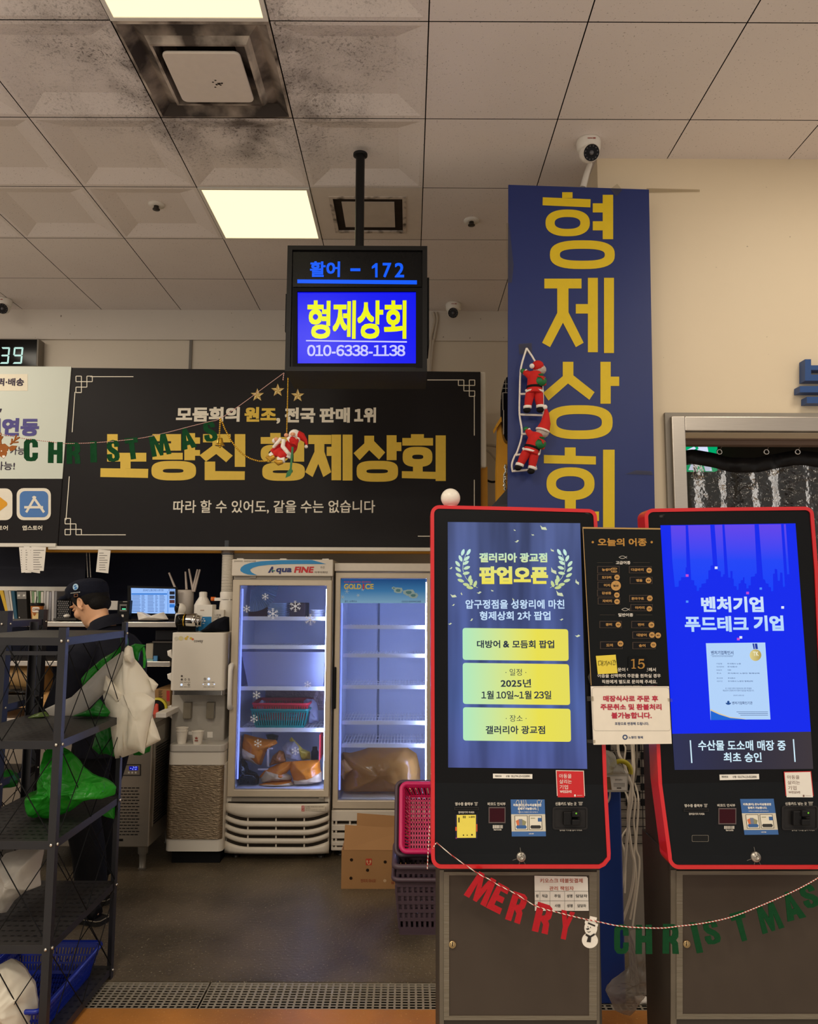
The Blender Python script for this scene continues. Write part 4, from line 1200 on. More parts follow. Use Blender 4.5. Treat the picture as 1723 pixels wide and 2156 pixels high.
b = MB(); b.sphere(S(690, 1205, .065), (52 * u, 40 * u, 36 * u), 12); b.sphere(S(745, 1295, .06), 30 * u, 10); b.sphere(S(565, 1225, .03), 42 * u, 12); b.sphere(S(375, 1300, .04), 40 * u, 12)
b.sphere(S(682, 1222, .087), 12 * u, 8); b.build('face_and_hands', SKIN_D, t)
b = MB()
for e in ((668, 1195), (708, 1200)): b.sphere(S(e[0], e[1], .086), 6 * u, 6)
b.build('eyes', BLACK_C, t)
b = MB(); b.tube([S(790, 1230, .02), S(860, 1250, .02), S(930, 1330, .02), S(958, 1410, .02)], [95 * u, 75 * u, 40 * u, 18 * u], 14); b.build('hat', RED_C, t)
b = MB(); b.sphere(S(942, 1440, .02), 36 * u, 12); b.build('pompom', FUR, t)
b = MB(); b.tube([S(350, 1630, .03), S(260, 1680, .03), S(185, 1630, .03)], [50 * u, 62 * u, 22 * u], 12); b.tube([S(500, 1730, .06), S(420, 1745, .06), S(345, 1710, .06)], [40 * u, 58 * u, 26 * u], 12); b.build('boots', M('gold_boot', (190, 142, 40), 0.4, 0.4), t)
b = MB(); pl = PD(SD - 0.085); b.pp(pl, [z7(*p) for p in ((665, 1440), (705, 1450), (668, 1870), (690, 1885), (640, 1990), (550, 2030), (575, 1930), (632, 1860))], 0.002, -0.002); b.build('ribbon', GREEN_C, t)

# two dolls climbing a rope ladder on the blue sign
LDD = 3.46
t = empty('rope_ladder', U(*z5(318, 1780), LDD), 'white rope ladder toy taped to the blue sign', 'toy ladder')
S = lambda x, y, w=0.0: U(*z5(x, y), LDD - w)
u = .34335 / FPX * LDD
b = MB()
b.tube(smooth_path([S(*p) for p in ((318, 1028), (290, 1120), (280, 1185), (276, 1310), (275, 1435), (290, 1555), (262, 1660), (245, 1690), (228, 1740), (232, 1785))]), 6 * u, 8)
b.tube([S(*p) for p in ((318, 1028), (350, 1075), (388, 1140), (412, 1220), (418, 1310), (420, 1440), (412, 1500), (405, 1600), (398, 1670), (365, 1722), (378, 1772))], 6 * u, 8)
for q in ((275, 1310, 420, 1305), (275, 1435, 420, 1440), (285, 1555, 410, 1550), (245, 1685, 398, 1665), (228, 1783, 378, 1770)): b.tube([S(q[0], q[1], .003), S(q[2], q[3], .003)], 7 * u, 8)
b.build('rope', FUR, t)


def climber(name, lab, ox, oy, rot, hat_up):
    """small climbing doll; local zoom-pixel frame centred on its belt, turned by rot"""
    ca, sa = math.cos(rot), math.sin(rot)
    K = lambda x, y, w=0.0: S(ox + x * ca - y * sa, oy + x * sa + y * ca, 0.012 + w)
    t = empty(name, K(0, 150), lab, 'doll', 'climbing dolls on the rope ladder')
    b = MB(); b.tube([K(5, -95, .02), K(4, -60, .02), K(0, 0, .02), K(0, 38, .02)], [34 * u, 48 * u, 46 * u, 52 * u], 16); b.tube([K(-25, -70, .02), K(-50, -85, .02), K(-62, -92, .01)], [26 * u, 20 * u, 17 * u], 12); b.tube([K(30, -60, .02), K(52, -40, .025), K(58, -10, .02)], [26 * u, 20 * u, 17 * u], 12)
    b.build('coat', RED_C, t, remesh=0.003, smooth_iter=2)
    b = MB(); b.tube([K(-22, 30, .02), K(-32, 75, .02), K(-38, 118, .015)], [30 * u, 27 * u, 22 * u], 12); b.tube([K(24, 30, .02), K(30, 75, .02), K(36, 112, .015)], [30 * u, 27 * u, 22 * u], 12); b.build('trousers', RED_C, t)
    b = MB(); b.tube([K(-50, 20, .02), K(-46, 24, .03), K(46, 28, .03), K(52, 22, .02)], [8 * u, 9 * u, 9 * u, 8 * u], 8)
    b.lathe([(46 * u, -.006), (54 * u, -.004), (54 * u, .004), (46 * u, .006)], K(0, 27, .02), K(0, 27) - K(0, 0), 20, sx=1, sy=.9)
    for c in ((-40, 122), (38, 116)): b.lathe([(20 * u, -.007), (26 * u, -.005), (26 * u, .005), (20 * u, .007)], K(c[0], c[1], .015), K(0, 10) - K(0, 0), 14)
    b.lathe([(15 * u, -.005), (20 * u, -.003), (20 * u, .003), (15 * u, .005)], K(-58, -92, .012), K(-60, -92) - K(-40, -82), 12)
    b.build('fur_trim', FUR, t)
    b = MB(); b.lathe([(40 * u, -.006), (50 * u, -.005), (50 * u, .005), (40 * u, .006)], K(0, 0, .02), K(0, 10) - K(0, 0), 20); b.build('belt', BLACK_C, t)
    for c in ((-44, 142), (38, 138)):
        b = MB(); b.sphere(K(c[0], c[1], .015), (24 * u, 26 * u, 18 * u), 12); b.build('boot', BLACK_C, t)
    b = MB(); b.sphere(K(-72, -98, .012), (18 * u, 14 * u, 16 * u), 10); b.build('mitten', GREEN_C, t)
    b = MB(); b.sphere(K(30, -108, .015), (42 * u, 36 * u, 34 * u), 14); b.build('hair', M('grey_hair', (190, 176, 166), 0.9, 0, 0.2, 90, 0.5), t)
    b = MB()
    if hat_up:
        b.tube([K(28, -125, .02), K(30, -170, .02), K(16, -230, .02), K(2, -258, .02)], [42 * u, 32 * u, 16 * u, 7 * u], 14)
    else:
        b.sphere(K(18, -132, .025), (38 * u, 32 * u, 34 * u), 14)
    b.build('hat', RED_C, t)
    b = MB(); b.sphere(K(-4, -262, .022) if hat_up else K(-18, -130, .045), 16 * u, 10)
    if hat_up: b.lathe([(36 * u, -.005), (44 * u, -.003), (44 * u, .003), (36 * u, .005)], K(27, -122, .02), K(0, -10) - K(0, 0), 16)
    b.build('pompom', FUR, t)
    b = MB(); b.sphere(K(38, -40, .045), (38 * u, 22 * u, 32 * u), 14); b.tube([K(38, -66, .045), K(36, -80, .045)], [12 * u, 20 * u], 10); b.build('sack', GREEN_C, t)
    b = MB(); b.tube([K(20, -68, .055), K(40, -66, .06), K(64, -60, .05)], 5 * u, 6); b.tube([K(40, -66, .06), K(58, -48, .06)], 5 * u, 6); b.build('sack_tie', RED_C, t)


climber('climbing_doll', 'red-suited doll with round hat near the top of the rope ladder', 366, 1268, 0.02, False)
climber('climbing_doll', 'red-suited doll with pointed hat low on the rope ladder', 352, 1640, 0.32, True)

# ------------------------------------------------------------------ ordering kiosks
KRED = M('kiosk_red', (206, 20, 28), 0.3, 0, 0.05, 12, coat=0.3)
KBLK = M('kiosk_black', (14, 14, 16), 0.28, 0, 0.15, 6)
KPAN = M('kiosk_panel_black', (17, 19, 22), 0.35, 0, 0.2, 9)
CABM = M('cabinet_dark', (64, 57, 50), 0.5, 0, 0.1, 8)
FILM = M('clear_film_edge', (112, 102, 86), 0.4, 0, 0.12, 120, 0.5, stretch=(0.1, 0.1, 1))


def kplanes(cx, tz=1065):
    A = U(cx, tz, 2.335); B = U(cx, 1648, 2.30); C = U(cx, 1826, 2.265)
    pu = Pl(B, (1, 0, 0), (0, A.y - B.y, A.z - B.z)); pl = Pl(B, (1, 0, 0), (0, B.y - C.y, B.z - C.z))
    return pu, pl


def arc(cx, cy, rx, ry, a0, a1, n=7):
    return [(cx + rx * math.cos(math.radians(a0 + (a1 - a0) * k / n)), cy - ry * math.sin(math.radians(a0 + (a1 - a0) * k / n))) for k in range(n + 1)]


def kiosk(name, lab, pu, pl, top, low, inset, screen_px, depth=0.07):
    """top / low: outline pixels of the upper and lower face (both run from the left seam to the right seam, over the top and under the bottom)"""
    upx = [pu.pt(*pu.px(*p)) for p in top]; lpx = [pl.pt(*pl.px(*p)) for p in low]
    outer = upx + lpx[::-1]
    cx = sum((p for p in outer), Vector()) / len(outer)
    t = empty(name, (cx.x, 2.5, 0), lab, 'kiosk')
    n = len(outer)
    def inn(p, i):
        a = outer[(i - 1) % n]; c = outer[(i + 1) % n]; d = (c - a).normalized()
        return p + Vector((0, -1, 0)).cross(d) * inset * (1 if True else -1)
    # inner outline: move towards the middle, square to the edge
    inner = []
    for i, p in enumerate(outer):
        a = outer[(i - 1) % n]; c = outer[(i + 1) % n]; d = (c - a).normalized(); nn = Vector((d.z, 0, -d.x))
        if nn.dot(cx - p) < 0: nn = -nn
        inner.append(p + nn * inset)
    back = [p + Vector((0, depth, 0)) for p in outer]
    b = MB()
    b.add([p + Vector((0, -0.004, 0)) for p in outer] + [p + Vector((0, -0.004, 0)) for p in inner], [(i, (i + 1) % n, n + (i + 1) % n, n + i) for i in range(n)])
    b.add([p + Vector((0, -0.004, 0)) for p in outer] + back, [(i, n + i, n + (i + 1) % n, (i + 1) % n) for i in range(n)])
    b.add([p + Vector((0, -0.004, 0)) for p in inner] + [p + Vector((0, 0.004, 0)) for p in inner], [(i, (i + 1) % n, n + (i + 1) % n, n + i) for i in range(n)])
    b.add(back, [tuple(range(n))])
    b.build('rim', KRED, t)
    k = len(upx)
    b = MB(); b.add(inner[:k], [tuple(range(k))]); b.build('screen_bezel', KBLK, t)
    b = MB(); q = inner[k:]; b.add(q, [tuple(range(len(q)))]); b.add([inner[k - 1], inner[0], inner[-1], inner[k]], [(0, 1, 2, 3)]); b.build('control_panel', KPAN, t)
    return t


def sticker(parent, pl, q, w, mat, z=None, name='sticker', lab=None, border=None):
    b = MB(); b.pp(pl, q, w, w - 0.0006 if False else None, z=z)
    return b.build(name, mat, parent, lab)


pu1, pl1 = kplanes(1085)
top = [(908, 1648)] + [(907.5, 1400), (907, 1082)] + arc(925, 1082, 18, 18, 180, 90)[1:] + [(1080, 1067.5)] + arc(1238, 1090, 19, 18, 90, 0) + [(1262, 1180), (1270, 1420), (1278, 1652)]
low = [(908, 1648), (908, 1800)] + arc(930, 1804, 22, 24, 180, 270)[1:] + [(1090, 1828)] + [(1262, 1828), (1274, 1822), (1285, 1808), (1285.5, 1795), (1278, 1652)]
k1 = kiosk('order_kiosk', 'red-rimmed ordering kiosk with dusky blue pop-up screen, nearer the fridges', pu1, pl1, top, low, 0.0105, None)
pu2, pl2 = kplanes(1540)
top = [(1386, 1650), (1371, 1350), (1357, 1088)] + arc(1376, 1088, 19, 17, 180, 90)[1:] + [(1540, 1068.5)] + arc(1694, 1084, 19, 17, 90, 0) + [(1722, 1200), (1733, 1450), (1743, 1645)]
low = [(1386, 1650), (1406, 1800)] + arc(1430, 1803, 24, 26, 180, 270)[1:] + [(1580, 1829)] + arc(1740, 1803, 22, 26, 270, 360) + [(1743, 1645)]
k2 = kiosk('order_kiosk', 'red-rimmed ordering kiosk with bright blue certificate screen below the doorway', pu2, pl2, top, low, 0.0105, None)

# --- cabinets
CD = 2.36
PC = PD(CD)


def cabinet(t, xl, xr, film_l, film_r, ytop, ybot, lock, dep):
    a = U(xl, 1840, CD); c = U(xr, 1840, CD); za = U(1000, 1800, CD).z
    b = MB(); b.box((a.x, CD, 0.0), (c.x, CD + dep, za)); b.build('cabinet', CABM, t, bevel=0.003)
    b = MB(); b.box((a.x + 0.004, CD + 0.06, za - 0.02), (c.x - 0.03, CD + dep - .03, za + 0.86)); b.build('back_column', CABM, t)
    b = MB(); b.pr(PC, film_l[1] - 1, ytop[1] - 1, film_r[0] + 1, ybot[0] + 1, 0.0, 0.004); d = b.build('door', M('door_brown', (72, 62, 54), 0.42, 0, 0.14, 5), t)
    b = MB(); L0, L1 = film_l; R0, R1 = film_r; T0, T1 = ytop; B0, B1 = ybot
    b.pr(PC, L0, T0, L1, B1, 0.004, 0.006); b.pr(PC, R0, T0, R1, B1, 0.004, 0.006); b.pr(PC, L1, T0, R0, T1, 0.004, 0.006); b.pr(PC, L1, B0, R0, B1, 0.004, 0.006)
    b.build('film_edge', FILM, d, 'ribbed edge tape of the clear film cover')
    x, y = lock; b = MB(); c = U(x, y, CD - 0.004); b.lathe([(0.0105, 0), (0.0105, 0.004), (0.008, 0.006), (0.0075, 0.006), (0.0075, 0.005), (0.006, 0.005), (0.006, 0.007), (0, 0.007)], c, (0, -1, 0), 24); b.build('lock', M('brass_lock', (190, 164, 120), 0.3, 0.9), d)
    b = MB(); q = PD(c.y - 0.0075); b.pr(q, x - 1, y - 4.5, x + 1, y + 4.5, 0); b.build('keyhole', MATTE, d)
    return d


cd1 = cabinet(k1, 925, 1262, (935, 946), (1241, 1257), (1836, 1843), (2139, 2148), (953, 1988), 0.3)
cd2 = cabinet(k2, 1411, 1760, (1425, 1438), (1742, 1758), (1834, 1842), (2135, 2146), (1446, 1987), 0.27)
# outer film sleeve visible as a paler vertical strip at the sides
for t, xa, xb in ((k1, 926, 935), (k1, 1257, 1263), (k2, 1413, 1425)):
    b = MB(); b.pr(PC, xa, 1832, xb, 2170, 0.0, 0.003); b.build('film_side', M('film_side', (98, 88, 74), 0.3, 0, 0.15, 20), t)

# --- left screen
zk = ZC(890, 1030, .28295)
SP1 = pu1
w0 = 0.0012
b = MB(); b.pp(SP1, [(943, 1099), (1222, 1101.5), (1237, 1619), (944, 1616)], w0)
s1 = b.build('screen', MEgrad('screen_curtain', [(0.0, (74, 84, 142)), (0.25, (72, 92, 152)), (0.6, (66, 80, 132)), (1.0, (70, 82, 126))], (0, 0, 1), 0.92, (16, 16, 1.2)), k1)
LAUREL = MEgrad('laurel_green', [(0, (196, 208, 130)), (1, (196, 236, 226))], (0, 0, 1), 1.0)
b = MB(); w = w0 + 0.0008
for k in range(2):
    mir = lambda x: x if k == 0 else 1360 - x + 0
    stem = [(410, 733), (360, 705), (320, 655), (300, 600), (302, 545), (320, 490), (350, 455)]
    stem = [zk(mir(x), y) for x, y in stem]
    b2 = [SP1.pt(*SP1.px(x, y, w), w) for x, y in stem]
    b.tube(b2, 0.0007, 5)
    for i, (lx, ly, a) in enumerate(((300, 470, 70), (343, 468, 110 - 50), (283, 515, 115), (330, 515, 40), (262, 555, 150 - 20), (322, 548, 30), (265, 597, 140), (330, 585, 20), (270, 640, 150), (325, 625, 10), (285, 680, 160), (352, 665, 75), (325, 710, 165), (362, 692, 80), (352, 732, 170), (392, 705, 70))):
        a = math.radians(a); l, wd = 26, 12
        pts = []
        for q in range(12):
            s_ = q / 12 * 2 * math.pi; x = l * math.cos(s_); y = wd * math.sin(s_) * abs(math.sin(s_)) ** 0.3
            xx = x * math.cos(a) + y * math.sin(a); yy = -x * math.sin(a) + y * math.cos(a)
            pts.append(zk(mir(lx + xx), ly + yy))
        b.pp(SP1, pts, w)
    b.build('laurel', LAUREL, s1)
    b = MB()
GY = MEgrad('headline_gradient', [(0.0, (236, 220, 76)), (0.45, (226, 224, 120)), (1.0, (190, 226, 196))], (0, 0, 1), 1.0)
b = MB(); b.text(SP1, '갤러리아 광교점', 422, 474, 928, 545, w, 0.04, z=zk); b.text(SP1, '팝업오픈', 422, 574, 934, 706, w, 0.05, z=zk); b.build('lettering', GY, s1, 'green to yellow headline')
b = MB(); b.text(SP1, '압구정점을 성왕리에 마친', 320, 822, 1056, 890, w, 0.022, z=zk); b.text(SP1, '형제상회 2차 팝업', 425, 908, 952, 975, w, 0.022, z=zk); b.build('lettering', ME('screen_pale', (196, 222, 248), 1.0), s1, 'pale blue lines')
YP = MEgrad('screen_yellow', [(0.0, (176, 232, 190)), (0.45, (224, 226, 110)), (0.6, (232, 222, 78)), (1.0, (224, 216, 96))], (0.85, 0, -0.0), 1.0)
boxes = [[(298, 1032), (1084, 1042), (1088, 1278), (299, 1270)], [(299, 1292), (1090, 1302), (1099, 1606), (301, 1598)], [(301, 1622), (1101, 1634), (1106, 1880), (302, 1870)]]
for q in boxes:
    pts = []
    for i in range(4):
        p = Vector(q[i]); a = Vector(q[i - 1]); c = Vector(q[(i + 1) % 4]); r = 22
        e0 = p + (a - p).normalized() * r; e1 = p + (c - p).normalized() * r
        for k in range(5):
            s_ = k / 4; pts.append(tuple((e0 * (1 - s_) ** 2 + p * 2 * s_ * (1 - s_) + e1 * s_ ** 2)))
    b = MB(); b.pp(SP1, pts, w0 + 0.0004, z=zk); b.build('text_panel', YP, s1)
b = MB()
b.text(SP1, '대방어', 405, 1124, 578, 1182, w, 0.025, z=zk); b.text(SP1, '&', 600, 1128, 645, 1178, w, 0.025, z=zk); b.text(SP1, '모듬회 팝업', 668, 1124, 980, 1184, w, 0.025, z=zk)
b.text(SP1, '· 일정 ·', 618, 1336, 772, 1388, w, 0.0, z=zk); b.text(SP1, '2025년', 582, 1412, 808, 1474, w, 0.02, z=zk)
b.text(SP1, '1월 10일~1월 23일', 438, 1500, 958, 1562, w, 0.02, z=zk); b.text(SP1, '· 장소 ·', 620, 1680, 774, 1730, w, 0.0, z=zk); b.text(SP1, '갤러리아 광교점', 470, 1760, 912, 1822, w, 0.022, z=zk)
b.build('lettering', ME('screen_ink', (38, 50, 66), 1.0), s1, 'dark lines on the yellow panels')
b = MB()
for (x, y, a, s_) in ((900, 290, 20, 30), (820, 340, 10, 12), (703, 388, -30, 17), (965, 455, 30, 17), (975, 610, 40, 32), (212, 588, -40, 13), (1150, 692, 50, 24), (230, 795, 10, 26), (290, 778, 70, 12), (422, 770, -20, 18), (518, 755, 20, 12), (1020, 780, 25, 34), (230, 862, -40, 12), (365, 972, -50, 14), (205, 1002, -20, 14), (1035, 970, -20, 14), (1155, 1092, -10, 20), (685, 305, 30, 10), (675, 820, 50, 12)):
    a = math.radians(a); pts = []
    for q in ((-1, -.4), (-.3, -.15), (.4, -.45), (1, .1), (.4, .3), (-.3, .45)):
        pts.append(zk(x + s_ * (q[0] * math.cos(a) - q[1] * math.sin(a)), y + s_ * (q[0] * math.sin(a) + q[1] * math.cos(a))))
    b.pp(SP1, pts, w)
b.build('confetti', ME('screen_confetti', (206, 214, 176), 1.0), s1)

# --- right screen
zq = ZC(1220, 1060, .29193)
SP2 = pu2
b = MB(); b.pp(SP2, [(1391, 1106), (1675.5, 1102), (1708, 1540.5), (1416, 1545)], w0); s2 = b.build('screen', ME('screen_blue', (0, 36, 236), 1.0), k2)
b = MB(); b.pp(SP2, [(1416, 1545), (1708, 1540.5), (1713, 1619), (1421, 1621)], w0); sb = b.build('caption_bar', MEgrad('screen_dark', [(0, (40, 44, 78)), (0.5, (44, 42, 60)), (1, (58, 50, 56))], (1, 0, 0), 1.0), s2)
PU = MEgrad('stripe_gradient', [(0.0, (0, 62, 250)), (0.45, (24, 66, 246)), (1.0, (98, 66, 232))], (0, 0, 1), 1.0)
b = MB(); w = w0 + 0.0008
for poly in ([(660, 160), (768, 160), (775, 460), (768, 462), (768, 532), (735, 532), (735, 555), (718, 558), (718, 600), (690, 603), (672, 420)],
             [(785, 158), (945, 156), (965, 445), (948, 450), (948, 480), (932, 484), (932, 545), (915, 548), (915, 575), (882, 580), (882, 605), (865, 608), (865, 630), (848, 632), (848, 595), (830, 590), (830, 555), (808, 552)],
             [(977, 156), (1032, 154), (1050, 510), (1038, 512), (1038, 528), (1022, 530), (1022, 490), (1000, 486), (998, 455)],
             [(1048, 154), (1265, 152), (1282, 505), (1268, 508), (1268, 525), (1238, 530), (1238, 590), (1222, 592), (1222, 612), (1206, 614), (1206, 580), (1192, 575), (1192, 532), (1182, 534), (1182, 552), (1165, 555), (1165, 575), (1150, 578), (1150, 622), (1136, 624), (1136, 598), (1115, 595), (1115, 545), (1106, 542), (1106, 488), (1090, 488), (1092, 535), (1076, 535)],
             [(1296, 152), (1456, 150), (1485, 600), (1470, 602), (1466, 500), (1450, 498), (1448, 558), (1432, 558), (1428, 475), (1410, 472), (1412, 505), (1398, 508), (1400, 632), (1384, 634), (1384, 605), (1366, 602), (1366, 580), (1346, 576), (1340, 550), (1326, 545)],
             [(1476, 150), (1490, 150), (1516, 510), (1500, 512)]):
    b.pp(SP2, poly, w0 + 0.0004, z=zq)
b.build('pixel_stripes', PU, s2)
b = MB(); b.text(SP2, '벤처기업', 880, 672, 1330, 785, w, 0.038, z=zq); b.text(SP2, '푸드테크', 762, 812, 1220, 926, w, 0.036, z=zq); b.text(SP2, '기업', 1258, 808, 1474, 920, w, 0.042, z=zq); b.build('lettering', MEgrad('title_gradient', [(0, (176, 212, 252)), (1, (206, 224, 248))], (0, 0, 1), 1.0), s2, 'bold pale headline')
b = MB(); b.text(SP2, '수산물 도소매 매장 중', 858, 1708, 1490, 1782, w, 0.02, z=zq); b.text(SP2, '최초 승인', 1042, 1796, 1316, 1866, w, 0.02, z=zq); b.pp(SP2, [(797, 1708), (806, 1708), (817, 1872), (808, 1872)], w, z=zq); b.pp(SP2, [(1541, 1700), (1550, 1700), (1562, 1864), (1553, 1864)], w, z=zq)
b.build('lettering', ME('caption_pale', (206, 234, 248), 1.0), s2, 'caption in the dark bar')
for col, pts in (((226, 232, 250), ((988, 464, 10), (1468, 750, 10), (1166, 966, 10))), ((196, 72, 208), ((779, 520, 10), (1215, 646, 10), (1148, 978, 10))), ((76, 140, 250), ((779, 708, 9), (1310, 614, 9)))):
    b = MB()
    for x, y, r in pts: b.pr(SP2, x - r, y - r * .9, x + r, y + r * .9, w, z=zq)
    b.build('pixel', ME('pixel_%d' % col[0], col, 1.0), s2)
b = MB(); b.pp(SP2, [(914, 1008), (1342, 1003), (1380, 1558), (948, 1562)], w0 + 0.0004, z=zq); ce = b.build('certificate', ME('certificate_paper', (178, 210, 248), 1.0), s2)
b = MB(); wi = w0 + 0.0012
b.text(SP2, '벤처기업확인서', 952, 1062, 1112, 1090, wi, 0.012, z=zq); b.text(SP2, 'CERTIFICATE OF VENTURE ENTERPRISE', 958, 1100, 1108, 1107, wi, z=zq); b.pr(SP2, 948, 1095, 1115, 1096.5, wi, z=zq)
for i, (y, tx, x1) in enumerate(((1156, '기업명', 1166), (1178, '사업자등록번호', 1140), (1202, '대표자', 1096), (1225, '주소', 1300), (1260, '확인유형', 1126), (1282, '유효기간', 1252))):
    b.text(SP2, tx, 988 + i, y - 5, 1018 + 4 * len(tx), y + 5, wi, z=zq); b.text(SP2, '주식회사 노량진 형제상회'[: max(4, (x1 - 1068) // 14)], 1068 + i, y - 5, x1, y + 5, wi, 0.01, z=zq)
b.text(SP2, '위 기업은 벤처기업육성에 관한 특별법', 1054, 1328, 1242, 1340, wi, z=zq); b.text(SP2, '제25조의 규정에 의거 벤처기업임을 확인합니다.', 1036, 1343, 1262, 1356, wi, z=zq); b.text(SP2, '2024년 10월 21일', 1112, 1379, 1188, 1389, wi, z=zq); b.text(SP2, '벤처기업확인기관', 1104, 1428, 1250, 1450, wi, 0.01, z=zq)
for k in range(3): b.pr(SP2, 1135 + k * 14, 1502 + k * 12, 1362, 1505 + k * 12, wi, z=zq)
b.build('lettering', ME('certificate_ink', (44, 66, 120), 1.0), ce)
b = MB()
b.pp(SP2, [(948, 1490), (1010, 1520), (1090, 1545), (1200, 1558), (1380, 1556), (1200, 1560), (949, 1562)], wi, z=zq); b.build('blue_wave', ME('certificate_wave', (20, 98, 210), 1.0), ce)
b = MB(); b.pp(SP2, [(947, 1482), (1010, 1512), (1090, 1540), (1200, 1554), (1200, 1557), (1090, 1547), (1010, 1522), (948, 1494)], wi + .0004, z=zq); b.build('gold_wave', ME('certificate_gold', (218, 200, 160), 1.0), ce)
b = MB(); b.pp(SP2, [(1250, 1010), (1284, 1010), (1290, 1050), (1258, 1050)], wi, mi=0, z=zq); b.pp(SP2, [(1262, 1010), (1266, 1010), (1272, 1050), (1268, 1050)], wi + .0003, mi=1, z=zq); b.pp(SP2, [zq(1272 + 42 * math.cos(a), 1094 + 42 * math.sin(a)) for a in [k * math.pi / 14 for k in range(28)]], wi + .0004, mi=2); b.text(SP2, 'TK', 1254, 1068, 1294, 1100, wi + .0008, 0.03, mi=3, z=zq)
b.build('medal', [ME('ribbon_blue', (18, 50, 160), 1.0), ME('ribbon_white', (200, 216, 244), 1.0), MEgrad('medal_gold', [(0, (222, 208, 140)), (1, (176, 152, 74))], (1, 0, 0), 1.0), ME('medal_text', (236, 230, 196), 1.0)], ce)
b = MB(); b.pp(SP2, [zq(1076 + 20 * math.cos(a), 1438 + 14 * math.sin(a)) for a in [math.pi * k / 8 for k in range(9)]], wi, z=None); b.pp(SP2, [zq(1076 + 9 * math.cos(a), 1432 + 9 * math.sin(a)) for a in [k * math.pi / 6 for k in range(12)]], wi + .0003); b.build('emblem', ME('certificate_emblem', (30, 74, 140), 1.0), ce)

# --- control panels
ZL = ZC(930, 1670, .19733)
ZR = ZC(1400, 1670, .18747)
PANW = M('panel_print', (206, 198, 186), 0.6)
BEZ = M('reader_bezel', (40, 38, 38), 0.3)
wk = 0.0015


def panel_text(t, pl, z, items, name='lettering', mat=None):
    b = MB()
    for tx, q, bo in items: b.text(pl, tx, *q, wk, bo, z=z)
    return b, t


def reader(t, pl, z, q, led):
    x0, y0, x1, y1 = q
    b = MB()
    cx, cy = (x0 + x1) / 2, (y0 + y1) / 2
    o = [z(cx + p, cy + r) for p, r in rrect(x1 - x0, y1 - y0, 30)]; i = [z(cx + p, cy + r) for p, r in rrect(x1 - x0 - 36, y1 - y0 - 36, 18)]
    n = len(o)
    vs = [pl.pt(*pl.px(x, y, .004), .004) for x, y in o] + [pl.pt(*pl.px(x, y, .004), .004) for x, y in i] + [pl.pt(*pl.px(x, y, .004), .0) for x, y in o] + [pl.pt(*pl.px(x, y, .004), .0005) for x, y in i]
    b.add(vs, [(k, (k + 1) % n, n + (k + 1) % n, n + k) for k in range(n)] + [(k, 2 * n + k, 2 * n + (k + 1) % n, (k + 1) % n) for k in range(n)] + [(n + k, n + (k + 1) % n, 3 * n + (k + 1) % n, 3 * n + k) for k in range(n)] + [tuple(range(3 * n, 4 * n))])
    r = b.build('card_reader', BEZ, t)
    W_, H_ = x1 - x0, y1 - y0
    b = MB(); b.pr(pl, x0 + W_ * .32, y0 + H_ * .22, x0 + W_ * .55, y0 + H_ * .82, 0, .018, z=z); b.pr(pl, x0 + W_ * .56, y0 + H_ * .2, x0 + W_ * .80, y0 + H_ * .46, 0, .028, z=z); b.pr(pl, x0 + W_ * .56, y0 + H_ * .56, x0 + W_ * .80, y0 + H_ * .82, 0, .028, z=z); b.pr(pl, x0 + W_ * .56, y0 + H_ * .46, x0 + W_ * .8, y0 + H_ * .56, 0, .006, z=z)
    b.build('card_slot', M('reader_black', (24, 23, 24), 0.4), r, bevel=0.003)
    x, y = z(*led); b = MB(); b.pp(pl, [(x + 1.8 * math.cos(a), y + 1.8 * math.sin(a)) for a in [k * math.pi / 5 for k in range(10)]], .0285); b.build('indicator', ME('green_led', (120, 200, 50), 1.0), r)


def keylock(t, pl, z, cx, cy, r):
    x, y = z(cx, cy); p = pl.pt(*pl.px(x, y)); k = r / FPX * 2.27
    b = MB(); b.lathe([(k, 0), (k * .98, .003), (k * .8, .006), (k * .5, .007), (k * .48, .011), (k * .28, .012), (k * .26, .009), (0, .009)], p, pl.n, 28)
    o = b.build('lock', M('scratched_steel', (168, 162, 152), 0.35, 0.9, 0.3, 60), t)
    b = MB()
    for a, l in ((200, 1.9), (250, 1.7), (-60, 1.8), (95, 1.8)):
        a = math.radians(a); d = (pl.u * math.cos(a) + pl.v * math.sin(a)); b.bar(p + d * k * .9 + pl.n * .002, p + d * k * l + pl.n * .001, .0012, .001)
    b.build('scratch', M('scratch_grey', (110, 104, 96), 0.5), o)


